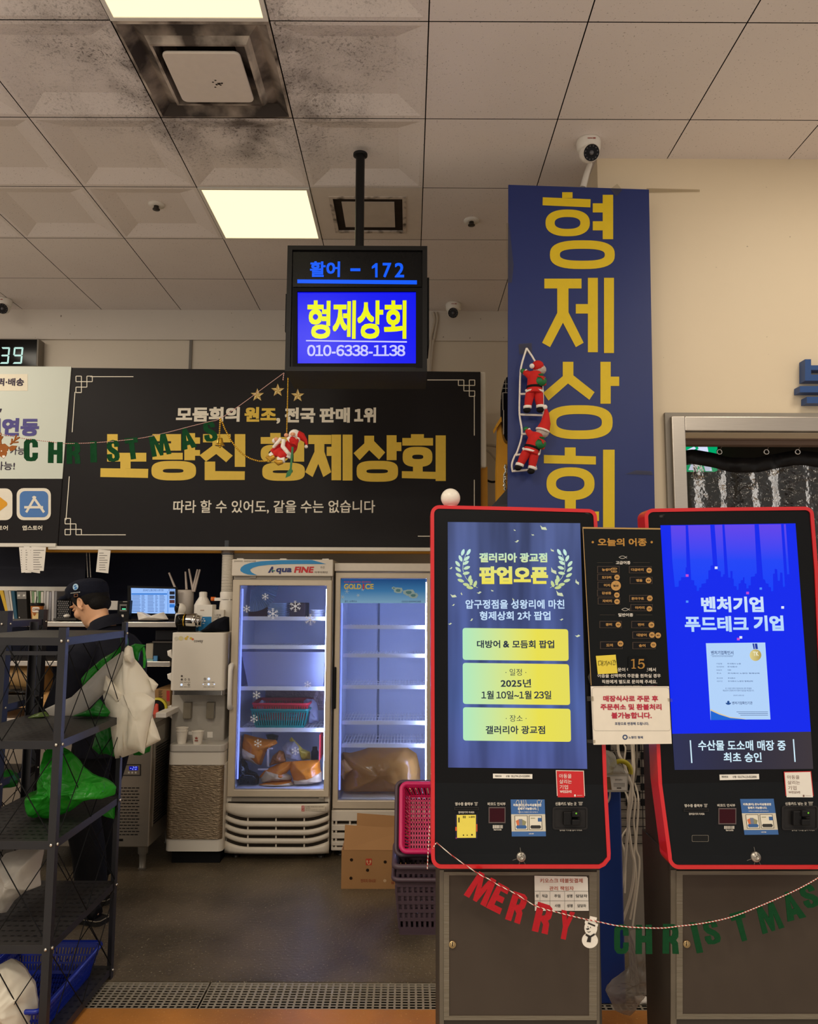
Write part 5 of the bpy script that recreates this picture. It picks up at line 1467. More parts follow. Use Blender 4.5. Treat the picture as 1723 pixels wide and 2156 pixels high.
def promo_sticker(t, pl, z, q, frayed):
    """blue and cream payment notice with two little cards marked O and X"""
    Q = lambda x, y: z(*quad(q, x, y))
    b = MB(); b.pp(pl, [Q(0, 0), Q(1, 0), Q(1, 1), Q(0, 1)], wk, mi=0); b.pp(pl, [Q(0, .40), Q(1, .40), Q(1, .865), Q(0, .865)], wk + .0004, mi=1)
    s = b.build('payment_sticker', [M('sticker_blue', (52, 98, 160), 0.5), M('sticker_cream', (206, 198, 180), 0.5)], t)
    b = MB()
    def T(tx, x0, y0, x1, y1, bo, mi):
        p0, p1 = Q(x0, y0), Q(x1, y1); b.text(pl, tx, p0[0], p0[1], p1[0], p1[1], wk + .001, bo, mi=mi)
    T('지류(종이) 온누리상품권만', .07, .115, .90, .2, .035, 0); T('결제가 가능합니다.', .2, .215, .76, .285, .035, 0); T('*모바일 온누리상품권은 결제가 불가합니다.', .2, .325, .8, .36, .0, 0); T('노량진 형제', .5, .91, .64, .945, .02, 0)
    b.build('lettering', INK_W, s)
    for k, (x0, x1) in enumerate(((.1, .48), (.52, .9))):
        b = MB(); b.pp(pl, [Q(x0, .435), Q(x1, .435), Q(x1, .825), Q(x0, .825)], wk + .0007, mi=0); b.pp(pl, [Q(x0 + .015, .447), Q(x1 - .015, .447), Q(x1 - .015, .813), Q(x0 + .015, .813)], wk + .001, mi=1)
        b.pp(pl, [Q(x0 + .06, .70), Q(x1 - .06, .70), Q(x1 - .03, .745), Q(x1 - .06, .79), Q(x0 + .06, .79), Q(x0 + .03, .745)], wk + .0014, mi=2 if k == 0 else 3)
        if k == 0:
            b.pp(pl, [Q(x0 + .03, .58), Q(x0 + .12, .54), Q(x0 + .14, .72), Q(x0 + .07, .72)], wk + .0012, mi=4); b.pp(pl, [Q(x0 + .12, .53), Q(x0 + .22, .53), Q(x0 + .22, .7), Q(x0 + .13, .7)], wk + .0013, mi=5); b.pp(pl, [Q(x0 + .22, .54), Q(x0 + .34, .6), Q(x0 + .3, .72), Q(x0 + .2, .7)], wk + .0012, mi=6)
        else:
            b.pp(pl, [Q(x1 - .12, .5), Q(x1 - .01, .5), Q(x1 - .01, .6), Q(x1 - .12, .6)], wk + .0012, mi=2); b.pp(pl, [Q(x0 + .05, .5), Q(x0 + .18, .5), Q(x0 + .18, .52), Q(x0 + .05, .52)], wk + .0012, mi=6)
        T('O' if k == 0 else 'X', (x0 + x1) / 2 - .045, .715, (x0 + x1) / 2 + .045, .775, .03, 7)
        b.build('card_picture', [M('card_line', (60, 58, 60), 0.5), M('card_cream', (226, 218, 200), 0.5), M('sticker_blue2', (48, 92, 150), 0.5), M('card_charcoal', (58, 56, 56), 0.5), M('card_orange', (206, 110, 66), 0.5), M('card_bluegrey', (116, 124, 144), 0.5), M('card_olive', (140, 138, 104), 0.5), INK_W], s)
    if frayed:
        b = MB()
        for (x0, y0, x1, y1) in ((.15, .1, .19, .02), (.19, .02, .24, .03), (.24, .03, .25, .38), (.3, .02, .32, .2), (.33, .02, .33, .22), (.38, .01, .4, .24), (.44, .01, .46, .16), (.78, .03, .80, .3), (.8, .02, .88, .02), (.92, .02, .86, .14)):
            p0, p1 = Q(x0, y0), Q(x1, y1); b.bar(pl.pt(*pl.px(*p0, wk + .001), wk + .001), pl.pt(*pl.px(*p1, wk + .001), wk + .001), .0014, .0006, up=pl.n)
        b.build('peeling_strip', M('peel_white', (200, 196, 190), 0.6), s)


def charity_sticker(t, pl, z, q, bg, ink, border):
    Q = lambda x, y: z(*quad(q, x, y)); ws = 0.004
    b = MB(); b.pp(pl, [Q(-.02, -.02), Q(1.02, -.02), Q(1.02, 1.02), Q(-.02, 1.02)], ws, mi=0); b.pp(pl, [Q(.01, .01), Q(.99, .01), Q(.99, .99), Q(.01, .99)], ws + .0004, mi=1)
    s = b.build('sticker', [border, bg], t)
    b = MB()
    for tx, x0, y0, x1, y1 in (('아동을', .1, .11, .55, .26), ('살리는', .1, .31, .55, .45), ('기업', .1, .5, .4, .65), ('wesave', .1, .69, .53, .78)):
        p0, p1 = Q(x0, y0), Q(x1, y1); b.text(pl, tx, p0[0], p0[1], p1[0], p1[1], ws + .0008)
    p0, p1 = Q(.72, .855), Q(.92, .885); b.text(pl, '세이브더칠드런', p0[0], p0[1], p1[0], p1[1], ws + .0008)
    c = Q(.65, .87); b.pp(pl, [(c[0] + 2 * math.cos(a), c[1] + 2.6 * math.sin(a)) for a in [k * math.pi / 4 for k in range(8)]], ws + .0008)
    b.build('lettering', ink, s)


RS = M('sticker_red', (204, 26, 34), 0.5); RSI = M('red_print', (170, 60, 60), 0.6)
for t, pu, pl, z, left in ((k1, pu1, pl1, ZL, True), (k2, pu2, pl2, ZR, False)):
    b = MB()
    if left:
        items = [('영수증 출력부', (145, 97, 335, 133), .02), ('잡아당기지 마세요', (180, 192, 350, 216), .02), ('바코드 인식부', (492, 97, 683, 132), .02), ('barcode', (558, 379, 640, 397), .02), ('신용카드 넣는 곳', (1215, 95, 1440, 131), .02), ('결제중 카드를 뽑지 마세요', (1260, 380, 1500, 404), .02)]
        slot = (135, 148, 400, 180); scan = (503, 148, 683, 320); bar = (547, 340, 655, 376); icon = (350, 98, 388, 132); icon2 = (1460, 95, 1508, 128)
    else:
        items = [('영수증 출력부', (222, 122, 425, 158), .02), ('잡아당기지 마세요', (272, 220, 448, 246), .02), ('바코드 인식부', (592, 120, 792, 153), .02), ('barcode', (688, 405, 772, 425), .02), ('신용카드 넣는 곳', (1355, 100, 1597, 136), .02), ('결제중 카드를 뽑지 마세요', (1425, 398, 1683, 425), .02)]
        slot = (215, 172, 497, 208); scan = (605, 168, 805, 350); bar = (668, 368, 783, 402); icon = (440, 122, 482, 156); icon2 = (1612, 98, 1668, 134)
    for tx, q, bo in items: b.text(pl, tx, *q, wk, bo, z=z)
    for ic in (icon, icon2):
        x0, y0, x1, y1 = ic
        for q in ((x0, y0, x1, y0 + 5), (x0 + 6, y0 + 12, x1 - 6, y0 + 15), (x0 + 6, y0 + 20, x1 - 6, y0 + 23), (x0 + 8, y1 - 4, x1 - 8, y1)): b.pr(pl, *q, wk, z=z)
    x = bar[0]
    while x < bar[2]:
        ww = random.choice((4, 6, 9)); b.pr(pl, x, bar[1], min(bar[2], x + ww), bar[3], wk, z=z); x += ww + random.choice((3, 5))
    b.build('lettering', PANW, t)
    b = MB(); b.pr(pl, *slot, 0.0, .004, mi=0, z=z); b.pr(pl, slot[0] + 10, slot[1] + 10, slot[2] - 10, slot[3] - 8, .0042, mi=1, z=z); b.build('receipt_slot', [BEZ, MATTE], t)
    b = MB(); b.pr(pl, *scan, 0.0, .003, mi=0, z=z); b.pr(pl, scan[0] + 10, scan[1] + 12, scan[2] - 10, scan[3] - 12, .0032, mi=1, z=z); b.build('scanner_window', [M('scanner_frame', (92, 78, 76), 0.35), M('scanner_red', (52, 8, 18), 0.12)], t)
    reader(t, pl, z, (1185, 145, 1560, 390) if left else (1318, 140, 1725, 415), (1438, 216) if left else (1615, 222))
    keylock(t, pl, z, *((850, 680, 50 * .197) if left else (1022, 716, 56 * .187)))
    promo_sticker(t, pl, z, [(738, 67), (1100, 67), (1115, 460), (750, 462)] if left else [(847, 65), (1225, 62), (1280, 465), (897, 468)], left)
    if left:
        zz = ZC(890, 1600, .25786); q = [(1093, 88), (1314, 92), (1324, 320), (1103, 320)]; charity_sticker(t, pu, zz, q, RS, INK_W, M('sticker_edge', (228, 206, 196), 0.5))
        lb = [(575, 112), (897, 116), (897, 154), (576, 150)]
    else:
        zz = ZC(1220, 1560, .29193); q = [(1480, 226), (1670, 222), (1690, 421), (1496, 424)]; charity_sticker(t, pu, zz, q, PAPER, M('brown_print', (120, 86, 76), 0.6), M('sticker_red_edge', (206, 44, 48), 0.5))
        lb = [(1012, 243), (1297, 238), (1299, 276), (1014, 283)]
    b = MB(); b.pp(pu, lb, wk, z=zz); lo = b.build('account_label', PAPER, t)
    b = MB(); x0, y0 = lb[0]; x1, y1 = lb[2]; L_ = x1 - x0; yy = (y0 + y1) / 2
    for tx, a, c in (('계좌번호', .05, .22), ('신협', .33, .42), ('01174-13-022890', .46, .94)): b.text(pu, tx, x0 + L_ * a, yy - 8, x0 + L_ * c, yy + 7, wk + .0006, .008, z=zz)
    b.build('lettering', INK_K, lo)
b = MB(); b.pr(pl1, 147, 228, 383, 486, wk, mi=0, z=ZL); b.pr(pl1, 147, 360, 162, 402, wk + .0004, mi=1, z=ZL); b.pr(pl1, 150, 470, 165, 486, wk + .0004, mi=2, z=ZL); b.pr(pl1, 372, 330, 382, 410, wk + .0004, mi=1, z=ZL)
b.build('old_sticker', [M('sticker_dark', (40, 34, 60), 0.5), M('sticker_orange', (214, 82, 30), 0.5), M('sticker_purple', (122, 34, 100), 0.5)], k1)
b = MB(); b.pp(pl1, [(163, 232), (367, 230), (367, 476), (166, 477)], wk + .001, z=ZL); yn = b.build('yellow_note', M('note_yellow', (232, 214, 84), 0.7), k1)
b = MB(); b.text(pl1, '노량진', 290, 244, 356, 262, wk + .0016, .02, z=ZL)
for q in ((228, 243, 240, 252), (245, 243, 257, 252), (228, 256, 240, 265), (245, 256, 257, 265), (180, 260, 192, 312), (228, 442, 240, 454), (268, 444, 280, 452), (318, 436, 332, 452)): b.pr(pl1, *q, wk + .0016, z=ZL)
b.build('print', INK_K, yn)
b = MB(); cx, cy = 400, 508; b.pp(pl2, [ZR(cx + p, cy + q) for p, q in rrect(190, 75, 12)], wk, mi=0); b.pp(pl2, [ZR(cx + p, cy + q) for p, q in rrect(178, 64, 10)], wk + .0004, mi=1); b.build('port_cover', [M('cover_edge', (104, 98, 88), 0.5), M('cover_black', (24, 24, 24), 0.5)], k2)
for (t, pu, x, y) in ((k1, pu1, 1235, 1080), (k2, pu2, 1390, 1087)):
    b = MB()
    for k in range(7):
        a = random.random() * 8 - 4; b.pr(pu, x + a, y - 3 + k * .8, x + a + 4 + random.random() * 5, y - 2.4 + k * .8, .001)
    b.build('scuff', M('scuff_grey', (70, 68, 66), 0.6), t)

# paper taped on the left cabinet
zc_ = ZC(890, 1600, .25786); Pn = PD(CD - 0.008)
t = empty('paper_notice', U(1182, 1918, CD), 'white paper notice with a small table on the left kiosk cabinet', 'notice')
b = MB(); b.pp(Pn, [(914, 946), (1340, 952), (1350, 965), (1358, 1232), (918, 1232)], 0, -0.001, z=zc_); b.build('sheet', PAPER, t)
b = MB(); b.text(Pn, '키오스크 테블릿결제', 960, 968, 1308, 1004, .0008, .012, z=zc_); b.text(Pn, '관리 책임자', 1036, 1032, 1236, 1066, .0008, .012, z=zc_); b.build('heading', M('rust_print', (176, 74, 44), 0.6), t)
b = MB()
for tx, q in (('정', (926, 1098, 946, 1124)), ('직급', (976, 1098, 1022, 1124)), ('주임', (1076, 1098, 1126, 1124)), ('성명', (1178, 1098, 1224, 1124)), ('부', (926, 1178, 946, 1204)), ('사원', (1080, 1178, 1126, 1204)), ('성명', (1180, 1178, 1226, 1204))): b.text(Pn, tx, *q, .0008, .015, z=zc_)
for x in (958, 1040, 1160, 1240): b.pr(Pn, x, 1072, x + 1.5, 1230, .0008, z=zc_)
for y in (1072, 1150): b.pr(Pn, 918, y, 1356, y + 2, .0008, z=zc_)
b.text(Pn, '담당자', 1254, 1098, 1346, 1124, .0008, .015, z=zc_) ; b.text(Pn, '담당자', 1266, 1178, 1336, 1204, .0008, .015, z=zc_)
b.build('lettering', INK_K, t)

# white ball lamp on the left kiosk
p = U(949, 1047, 2.38); zt = pu1.pt(*pu1.px(949, 1064)).z
t = empty('ball_lamp', (p.x, 2.38, zt), 'white ball on top of the left kiosk beside the black banner', 'ball lamp')
r = 20.5 / FPX * 2.38
b = MB(); b.sphere((p.x, 2.38, zt + r * .93), r, 28); b.build('globe', M('milky_plastic', (226, 218, 204), 0.35, 0, 0.05, 60), t)
b = MB(); b.lathe([(r * .6, -0.002), (r * .6, .006), (r * .45, .01)], (p.x, 2.38, zt), n=20); b.build('base', WHITE, t)

# ------------------------------------------------------------------ menu board between the kiosks
MBW = 0.024
PM = pu1.up(MBW)
zm = ZC(1220, 1060, .29193)
t = empty('menu_board', PM.pt(*PM.px(1320, 1440)), 'black menu board with gold heading taped between the two kiosks', 'menu board')
b = MB(); b.pp(PM, [(1227, 1110), (1391, 1112), (1410, 1443), (1244, 1444)], 0, -0.006); b.build('board', M('menu_black', (15, 17, 18), 0.35, 0, 0.08, 8), t)
GOLDP = M('gold_foil', (186, 136, 64), 0.35, 0.55, 0.2, 60)
b = MB(); b.pp(PM, [(1227, 1109.5), (1391, 1112), (1391.3, 1115), (1227.2, 1113)], .0005); b.pp(PM, [(1227, 1113), (1228.5, 1113), (1246, 1443), (1244.4, 1443)], .0005); b.build('gold_edge', M('gold_edge', (176, 140, 84), 0.4, 0.3), t)
zn = ZC(1225, 1110, .11317)
b = MB(); b.text(PM, '오늘의 어종', 300, 205, 1212, 352, .0008, .03, z=zn)
for c in (208, 1305): b.pp(PM, [zn(c + 22 * math.cos(a), 278 + 22 * math.sin(a)) for a in [k * math.pi / 8 for k in range(16)]], .0008)
b.build('heading', GOLDP, t)
b = MB(); b.text(PM, '고급어종', 636, 628, 908, 692, .0008, .02, z=zn); b.text(PM, '일반어종', 682, 1600, 958, 1664, .0008, .02, z=zn)
zo = ZC(1225, 1320, .12059)
b.text(PM, '주문이 어려우신 분께서', 560, 712, 1298, 778, .0008, .015, z=zo); b.text(PM, '어종을 선택하여 주문을 원하실 경우', 280, 818, 1382, 886, .0008, .015, z=zo); b.text(PM, '직원에게 별도로 문의해 주세요.', 355, 922, 1318, 990, .0008, .015, z=zo)
for (cx, cy) in ((765, 560), (815, 1530)):
    pts = []
    for k in range(9):
        s_ = k / 8; pts.append((cx - 70 + 150 * s_, cy + 30 * math.sin(s_ * 3.6) - (4 if k else 0)))
    for sg in (1, -1):
        for k in range(8):
            a_, c_ = zn(pts[k][0], cy + sg * (pts[k][1] - cy)), zn(pts[k + 1][0], cy + sg * (pts[k + 1][1] - cy))
            b.bar(PM.pt(*PM.px(*a_, .001), .001), PM.pt(*PM.px(*c_, .001), .001), .0009, .0003, up=PM.n)
b.build('lettering', M('board_white', (222, 214, 204), 0.6), t)
b = MB()
for q in ((288, 658, 580, 661), (960, 656, 1268, 659), (338, 1630, 622, 1633), (1015, 1630, 1315, 1633)): b.pr(PM, *q, .0008, z=zn)
b.build('rule', M('dim_gold', (84, 72, 56), 0.6), t)
# the slide-in name tags
tags = [('능성어', (290, 722, 708, 858), None, None), ('도다리', (290, 872, 708, 996), (660, 932, 50), '제주'), ('이지', (296, 1014, 712, 1146), (640, 1088, 92), '일산'), ('감성돔', (288, 1160, 708, 1290), (657, 1262, 50), '제주'), ('자바리', (300, 1306, 718, 1438), (660, 1384, 50), '제주'),
        ('다금바리', (880, 724, 1306, 856), (1258, 803, 50), '제주'), ('벵돔', (896, 924, 1320, 1056), (1246, 990, 52), '통영'), ('혼마구로', (886, 1262, 1312, 1392), (1270, 1322, 52), '스페인'), ('아카미', (908, 1432, 1324, 1562), (1262, 1518, 50), '스페인'),
        ('광어', (332, 1744, 748, 1876), (684, 1814, 50), '제주'), ('연어', (924, 1744, 1352, 1880), (1300, 1818, 54), '노르웨이')]
tags2 = [('대방어', (885, 78, 1276, 204), (1230, 140, 50), '제주'), ('도미', (322, 252, 718, 386), (680, 293, 50), '통영'), ('숭어', (888, 262, 1292, 388), (1255, 313, 50), '국내산')]
desc = {'능성어': 'topmost of the upper left column', '도다리': 'second in the upper left column', '이지': 'with the one large gold disc', '감성돔': 'fourth in the upper left column', '자바리': 'last of the upper left column', '다금바리': 'topmost of the upper right column', '벵돔': 'second in the upper right column', '혼마구로': 'third in the upper right column', '아카미': 'beside the lower fish drawing', '광어': 'left in the lower list', '연어': 'right in the lower list', '대방어': 'with two gold discs', '도미': 'just over the yellow sticky note', '숭어': 'just over the number 15 card'}
TAGB = M('tag_black', (20, 18, 20), 0.25); TAGF = M('tag_frame', (66, 56, 50), 0.3); TAGG = M('tag_gold', (194, 146, 82), 0.4, 0.3)
for lst, z in ((tags, zn), (tags2, zo)):
    for nm, q, disc, dt in lst:
        x0, y0, x1, y1 = q
        c = z((x0 + x1) / 2, (y0 + y1) / 2)
        t = empty('name_tag', PM.pt(*PM.px(*c)), 'black fish name tag reading %s on the menu board, %s' % (nm, desc[nm]), 'name tag', 'fish name tags on the menu board')
        b = MB(); b.pr(PM, x0, y0, x1, y1, 0.0, .002, mi=0, z=z); b.pr(PM, x0 + 16, y0 + 13, x1 - 12, y1 - 11, .0022, mi=1, z=z); b.build('plate', [TAGF, TAGB], t)
        b = MB(); wx = 58 * len(nm); cx = x0 + (x1 - x0) * (.42 if len(nm) < 4 else .37); h = 26
        b.text(PM, nm, cx - wx / 2, (y0 + y1) / 2 - h, cx + wx / 2, (y0 + y1) / 2 + h, .0026, .03, z=z); b.build('lettering', TAGG, t)
        discs = [disc] if disc else []
        if nm == '대방어': discs.append((1337, 148, 50))
        for dx, dy, r in discs:
            b = MB(); b.pp(PM, [z(dx + r * math.cos(a), dy + r * math.sin(a)) for a in [k * math.pi / 14 for k in range(28)]], .0045 if disc and r > 80 else .0038, .0022); o = b.build('gold_disc', TAGG, t)
            b = MB(); hw = r * .55; b.text(PM, dt, dx - hw, dy - r * .2, dx + hw, dy + r * .2, .0052 if r > 80 else .0044, .03, z=z); b.pr(PM, dx - 3, dy - r * .55, dx + 3, dy - r * .45, .0052 if r > 80 else .0044, z=z); b.pr(PM, dx - 3, dy + r * .45, dx + 3, dy + r * .55, .0052 if r > 80 else .0044, z=z); b.build('lettering', INK_K, o)
        if nm == '능성어':
            b = MB()
            for dy in (772, 824): b.ring(PM, (550, dy - 18, 662, dy + 18), (562, dy - 10, 650, dy + 10), .003, 3, z=z, n=20)
            b.text(PM, '제주', 580, 764, 632, 782, .003, .02, z=z); b.text(PM, '통영', 580, 816, 632, 834, .003, .02, z=z)
            b.build('print', TAGG, t)
t = empty('number_card', PM.pt(*PM.px(*zo(980, 640))), 'black card with the gold number 15 on the menu board', 'card')
b = MB(); b.pp(PM, [zo(980 + p, 648 + q) for p, q in rrect(330, 262, 25)], .0032, .001); b.build('card', M('card_black', (12, 13, 14), 0.2), t)
b = MB(); b.pp(PM, [(865, 575), (905, 560), (924, 560), (924, 712), (950, 716), (950, 728), (874, 728), (874, 716), (900, 712), (900, 585), (865, 590)], .0038, z=zo)
b.pp(PM, [(1000, 560), (1090, 560), (1088, 588), (1018, 588), (1012, 632), (1040, 618), (1072, 622), (1096, 640), (1106, 668), (1098, 702), (1072, 724), (1036, 732), (1004, 726), (982, 708), (980, 694), (990, 686), (1004, 690), (1010, 704), (1032, 716), (1056, 710), (1072, 692), (1074, 666), (1062, 646), (1040, 640), (1018, 648), (1004, 660), (992, 654)], .0038, z=zo); b.build('lettering', GOLDP, t)
t = empty('sticky_note', PM.pt(*PM.px(*zo(440, 650))), 'yellow sticky note with handwriting on the menu board', 'sticky note')
b = MB(); b.pp(PM, [(250, 506), (596, 484), (630, 808), (284, 824)], .004, .0034, z=zo); b.build('paper', M('note_yellow2', (226, 204, 70), 0.8), t)
b = MB()
for st in (((292, 600), (296, 670), (340, 655)), ((292, 600), (335, 592)), ((345, 590), (352, 675)), ((368, 590), (374, 682)), ((352, 632), (370, 630)), ((385, 608), (425, 600), (402, 668)), ((438, 590), (445, 680)), ((478, 600), (458, 660)), ((476, 610), (502, 655)), ((515, 590), (522, 668)), ((536, 585), (572, 578), (548, 625)), ((582, 575), (588, 640)), ((586, 606), (600, 604)), ((548, 635), (550, 662), (592, 656))):
    b.tube([PM.pt(*PM.px(*zo(*p), .0045), .0045) for p in st], .0006, 5)
b.build('handwriting', INK_K, t)
t = empty('notice_board', PM.pt(*PM.px(1333, 1567)), 'white notice with red lines below the black menu board', 'notice')
zz = zo
b = MB(); b.pp(PM, [(1245, 1445), (1409, 1445), (1415, 1566), (1250.6, 1568)], .001, -.006); b.build('board', M('notice_cream', (232, 222, 206), 0.5), t)
b = MB(); b.text(PM, '매장식사로 주문 후', 378, 1198, 1336, 1305, .0018, .035, z=zo); b.text(PM, '주문취소 및 환불처리', 330, 1344, 1396, 1450, .0018, .035, z=zo); b.text(PM, '불가능합니다.', 520, 1490, 1224, 1600, .0018, .035, z=zo); b.build('lettering', M('crimson_print', (184, 34, 62), 0.6), t, 'crimson lines')
b = MB(); b.text(PM, '포장으로 변경해 드립니다.', 582, 1662, 1176, 1714, .0018, .02, z=zo); b.text(PM, '노량진 형제', 820, 1905, 1070, 1950, .0018, .02, z=zo); b.ring(PM, (715, 1880, 805, 1970), (735, 1900, 785, 1950), .0018, 2, z=zo, n=24); b.build('lettering', M('navy_print', (44, 66, 108), 0.6), t, 'small navy line and emblem')
b = MB()
o = rrect(1350, 760, 50); i = rrect(1344, 754, 47); cx, cy = 870, 1435
sk = lambda p, q: zo(cx + p + q * .035, cy + q)
vs = [PM.pt(*PM.px(*sk(p, q), .0018), .0018) for p, q in o] + [PM.pt(*PM.px(*sk(p, q), .0018), .0018) for p, q in i]; n = len(o)
b.add(vs, [(k, (k + 1) % n, n + (k + 1) % n, n + k) for k in range(n)]); b.build('border', M('grey_print', (96, 92, 90), 0.6), t)
b = MB()
for q in (((1238, 1425), (1243, 1415), (1243, 1440)), ((1236, 1466), (1250, 1466), (1251, 1476), (1237, 1476)), ((1236, 1557), (1254, 1558), (1254, 1565), (1237, 1564)), ((1406, 1470), (1416, 1471), (1417, 1478), (1407, 1477))):
    b = MB(); b.pp(PM, q, .0022); b.build('tape', TAPE, t)


# ------------------------------------------------------------------ gap between the kiosks
b = MB(); q0 = U(1250, 1700, 3.2); q1 = U(1306, 1700, 3.2); b.box((q0.x, 3.18, 0.0), (q1.x, 3.3, U(1280, 1664, 3.2).z)); b.build('blue_board', M('royal_blue_paint', (14, 52, 128), 0.45, 0, 0.08, 8), None, 'tall blue panel standing behind the gap between the kiosks', 'board', bevel=0.006)
zb = ZC(1255, 1560, .13916)
GW = FW - 0.02
t = empty('wire_grid', U(1335, 1782, GW), 'black wire grid hung on the wall between the kiosks', 'wire rack')
b = MB()
for x in range(-250, 560, 118): b.tube([U(*zb(x + 330, -900), GW), U(*zb(x + 380, 1575), GW)], .002, 5)
for y in range(-880, 1580, 128): b.tube([U(*zb(60, y), GW), U(*zb(780, y), GW)], .002, 5)
b.build('wires', MATTE, t)
b = MB()
for r in range(12):
    for c in range(6):
        if (r + c) % 2 == 0:
            y0 = -420 + r * 118; x0 = 120 + c * 112
            if y0 > 930: continue
            b.pr(PD(GW + 0.008), x0, y0, x0 + 104, y0 + 104, 0, z=zb)
b.build('dark_squares', M('black_card', (14, 14, 16), 0.6), t)
OD = 3.1
t = empty('label_box', U(1300, 1666, OD), 'white organiser box with printed label above the blue panel', 'box')
P = PD(OD)
b = MB(); b.pp(P, [(100, 492), (505, 490), (505, 525), (488, 525), (482, 770), (100, 775)], 0, -.1, z=zb); b.build('tray', M('translucent_tray', (196, 190, 178), 0.35), t)
b = MB(); b.pr(P, 150, 535, 470, 745, .001, z=zb); lb = b.build('label', PAPER, t)
b = MB(); b.pp(P, [(160, 545), (215, 545), (240, 740), (165, 740)], .002, z=zb); b.build('photo', M('label_photo', (120, 96, 62), 0.6, 0, 0.5, 60), lb)
b = MB(); b.text(P, '정리수납박스', 292, 575, 405, 600, .002, .02, z=zb)
for y in (640, 655, 670, 690): b.pr(P, 268, y, 440, y + 5, .002, z=zb)
b.pr(P, 318, 703, 385, 725, .002, z=zb); b.build('lettering', M('grey_ink', (110, 100, 92), 0.6), lb)
b = MB(); b.puff(PD(OD - .02), [zb(*p) for p in ((100, 120), (200, 150), (270, 180), (310, 320), (400, 360), (440, 490), (100, 490))], .05, nrm=.5, seed=5); b.build('clear_bag', Mbag('milky_film', (196, 194, 186), .5, .25, .35, .5), None, 'crumpled clear bag standing in the white organiser box', 'plastic bag')
b = MB(); c = U(*zb(380, 460), OD - .05); b.tube([c + Vector((.038 * math.cos(a), 0, .038 * math.sin(a))) for a in [math.pi * k / 12 for k in range(-1, 14)]], .009, 8); b.build('tape_roll', M('yellow_tape', (196, 180, 40), 0.4), None, 'yellow tape roll sticking out of the white organiser box', 'tape roll')
CABLE = M('grey_cable', (196, 184, 166), 0.45)
cables = [[(335, 60), (350, 200), (420, 330), (470, 480), (540, 680), (545, 900), (510, 1100), (470, 1500), (440, 1900), (400, 2150), (330, 2650), (200, 2900)], [(545, 60), (560, 300), (545, 640), (510, 900), (490, 1200), (540, 1650), (580, 1850), (560, 2150), (480, 2500), (300, 2950), (60, 3150)], [(575, 60), (585, 400), (560, 700), (600, 900), (575, 1200), (600, 1500), (580, 1700), (610, 2000), (590, 2300), (520, 2700)],
          [(620, 60), (620, 300), (600, 560), (560, 640), (500, 640), (430, 500), (330, 250), (260, 90)], [(590, 640), (640, 830), (640, 1100), (610, 1600), (660, 1800), (640, 2150), (560, 2800)], [(440, 760), (490, 900), (500, 1250), (420, 1400), (385, 1500), (430, 1650), (450, 1900), (440, 2300)], [(180, 340), (240, 500), (215, 680), (210, 850), (180, 930)], [(430, 60), (450, 120), (430, 300)]]
names = ['thick pale', 'thick middle', 'second middle', 'looped dark grey', 'outer right', 'thin left', 'short left', 'short top']
for k, c in enumerate(cables):
    b = MB(); b.tube(smooth_path([U(*zb(*p), GW - .012 if i == 0 else (3.36 + .03 * k - (.36 if k == 6 else 0))) for i, p in enumerate(c)]), .006 if k < 2 else .004, 8)
    b.build('cable', CABLE if k != 3 else M('dark_cable', (92, 84, 74), 0.5), None, ('thick pale cable hanging nearest the blue panel', 'thick cable hanging over the wire grid and curling to the kiosk', 'second of the pale cables down the wire grid', 'dark cable looped under the tie between the kiosks', 'pale cable hanging nearest the right kiosk', 'thin pale cable bending beside the blue panel edge', 'short pale cable over the white organiser box', 'short pale cable end at the top of the wire grid')[k], 'cable', 'cables hanging between the kiosks')
b = MB(); b.puff(PD(3.05), [(1275, 2085), (1290, 2075), (1330, 2065), (1330, 2000), (1326, 1960), (1362, 1950), (1364, 2060), (1350, 2105), (1318, 2138), (1296, 2128)], .06, nrm=.5, seed=9, vmin=0.003); b.build('clear_sack', Mbag('clear_sack', (196, 190, 182), .4, .15, .6, .9), None, 'clear plastic sack slumped on the floor between the kiosks', 'plastic bag')
b = MB(); b.puff(PD(3.2), [(1336, 2098), (1352, 2096), (1368, 2100), (1366, 2111), (1340, 2111)], .02, nrm=.4, seed=2); b.build('paper_scrap', PAPER, None, 'white paper scrap on the floor behind the right kiosk', 'paper scrap')

# things glimpsed between the black banner and the blue sign
YD = 4.1
zy = ZC(1000, 780, .13445)
t = empty('yellow_locker', U(1060, 1060, YD), 'yellow board with slanted cap glimpsed beside the blue vertical sign', 'board')
P = PD(YD)
b = MB(); yl = [U(*zy(x, y), YD) for x, y in ((372, 880), (420, 790), (700, 790))]; x0_, x1_ = U(*zy(348, 1800), YD).x, yl[2].x; P0_ = PD(YD); b.poly(P0_, [(x0_, 0), (x1_, 0), (x1_, yl[2].z), (yl[1].x, yl[1].z), (yl[0].x, yl[0].z), (x0_, yl[0].z - .25)], 0, -.08); b.build('panel', M('yellow_paint', (214, 150, 22), 0.5), t)
b = MB(); b.pp(P, [(333, 850), (450, 660), (455, 740), (345, 900)], .03, -.12, z=zy); b.build('cap', M('yellow_cap', (226, 160, 30), 0.5), t)
t = empty('wire_fan', U(1075, 930, 4.04), 'black oval object with pale grid half hidden by the blue sign', 'fan')
P = PD(4.04)
b = MB(); b.pp(P, [zy(*p) for p in sup(422, 100, 620, 1110, 2.3, 40)], 0, -.06); b.build('body', M('glossy_black', (20, 20, 22), 0.12), t)
b = MB()
for q in ((425, 205, 600, 212), (430, 275, 600, 282), (432, 345, 600, 352), (484, 120, 490, 350), (436, 352, 446, 620), (446, 620, 458, 1000)): b.pr(P, *q, .002, .004, z=zy)
b.build('grid', M('pale_wire', (190, 182, 170), 0.5), t)
b = MB()
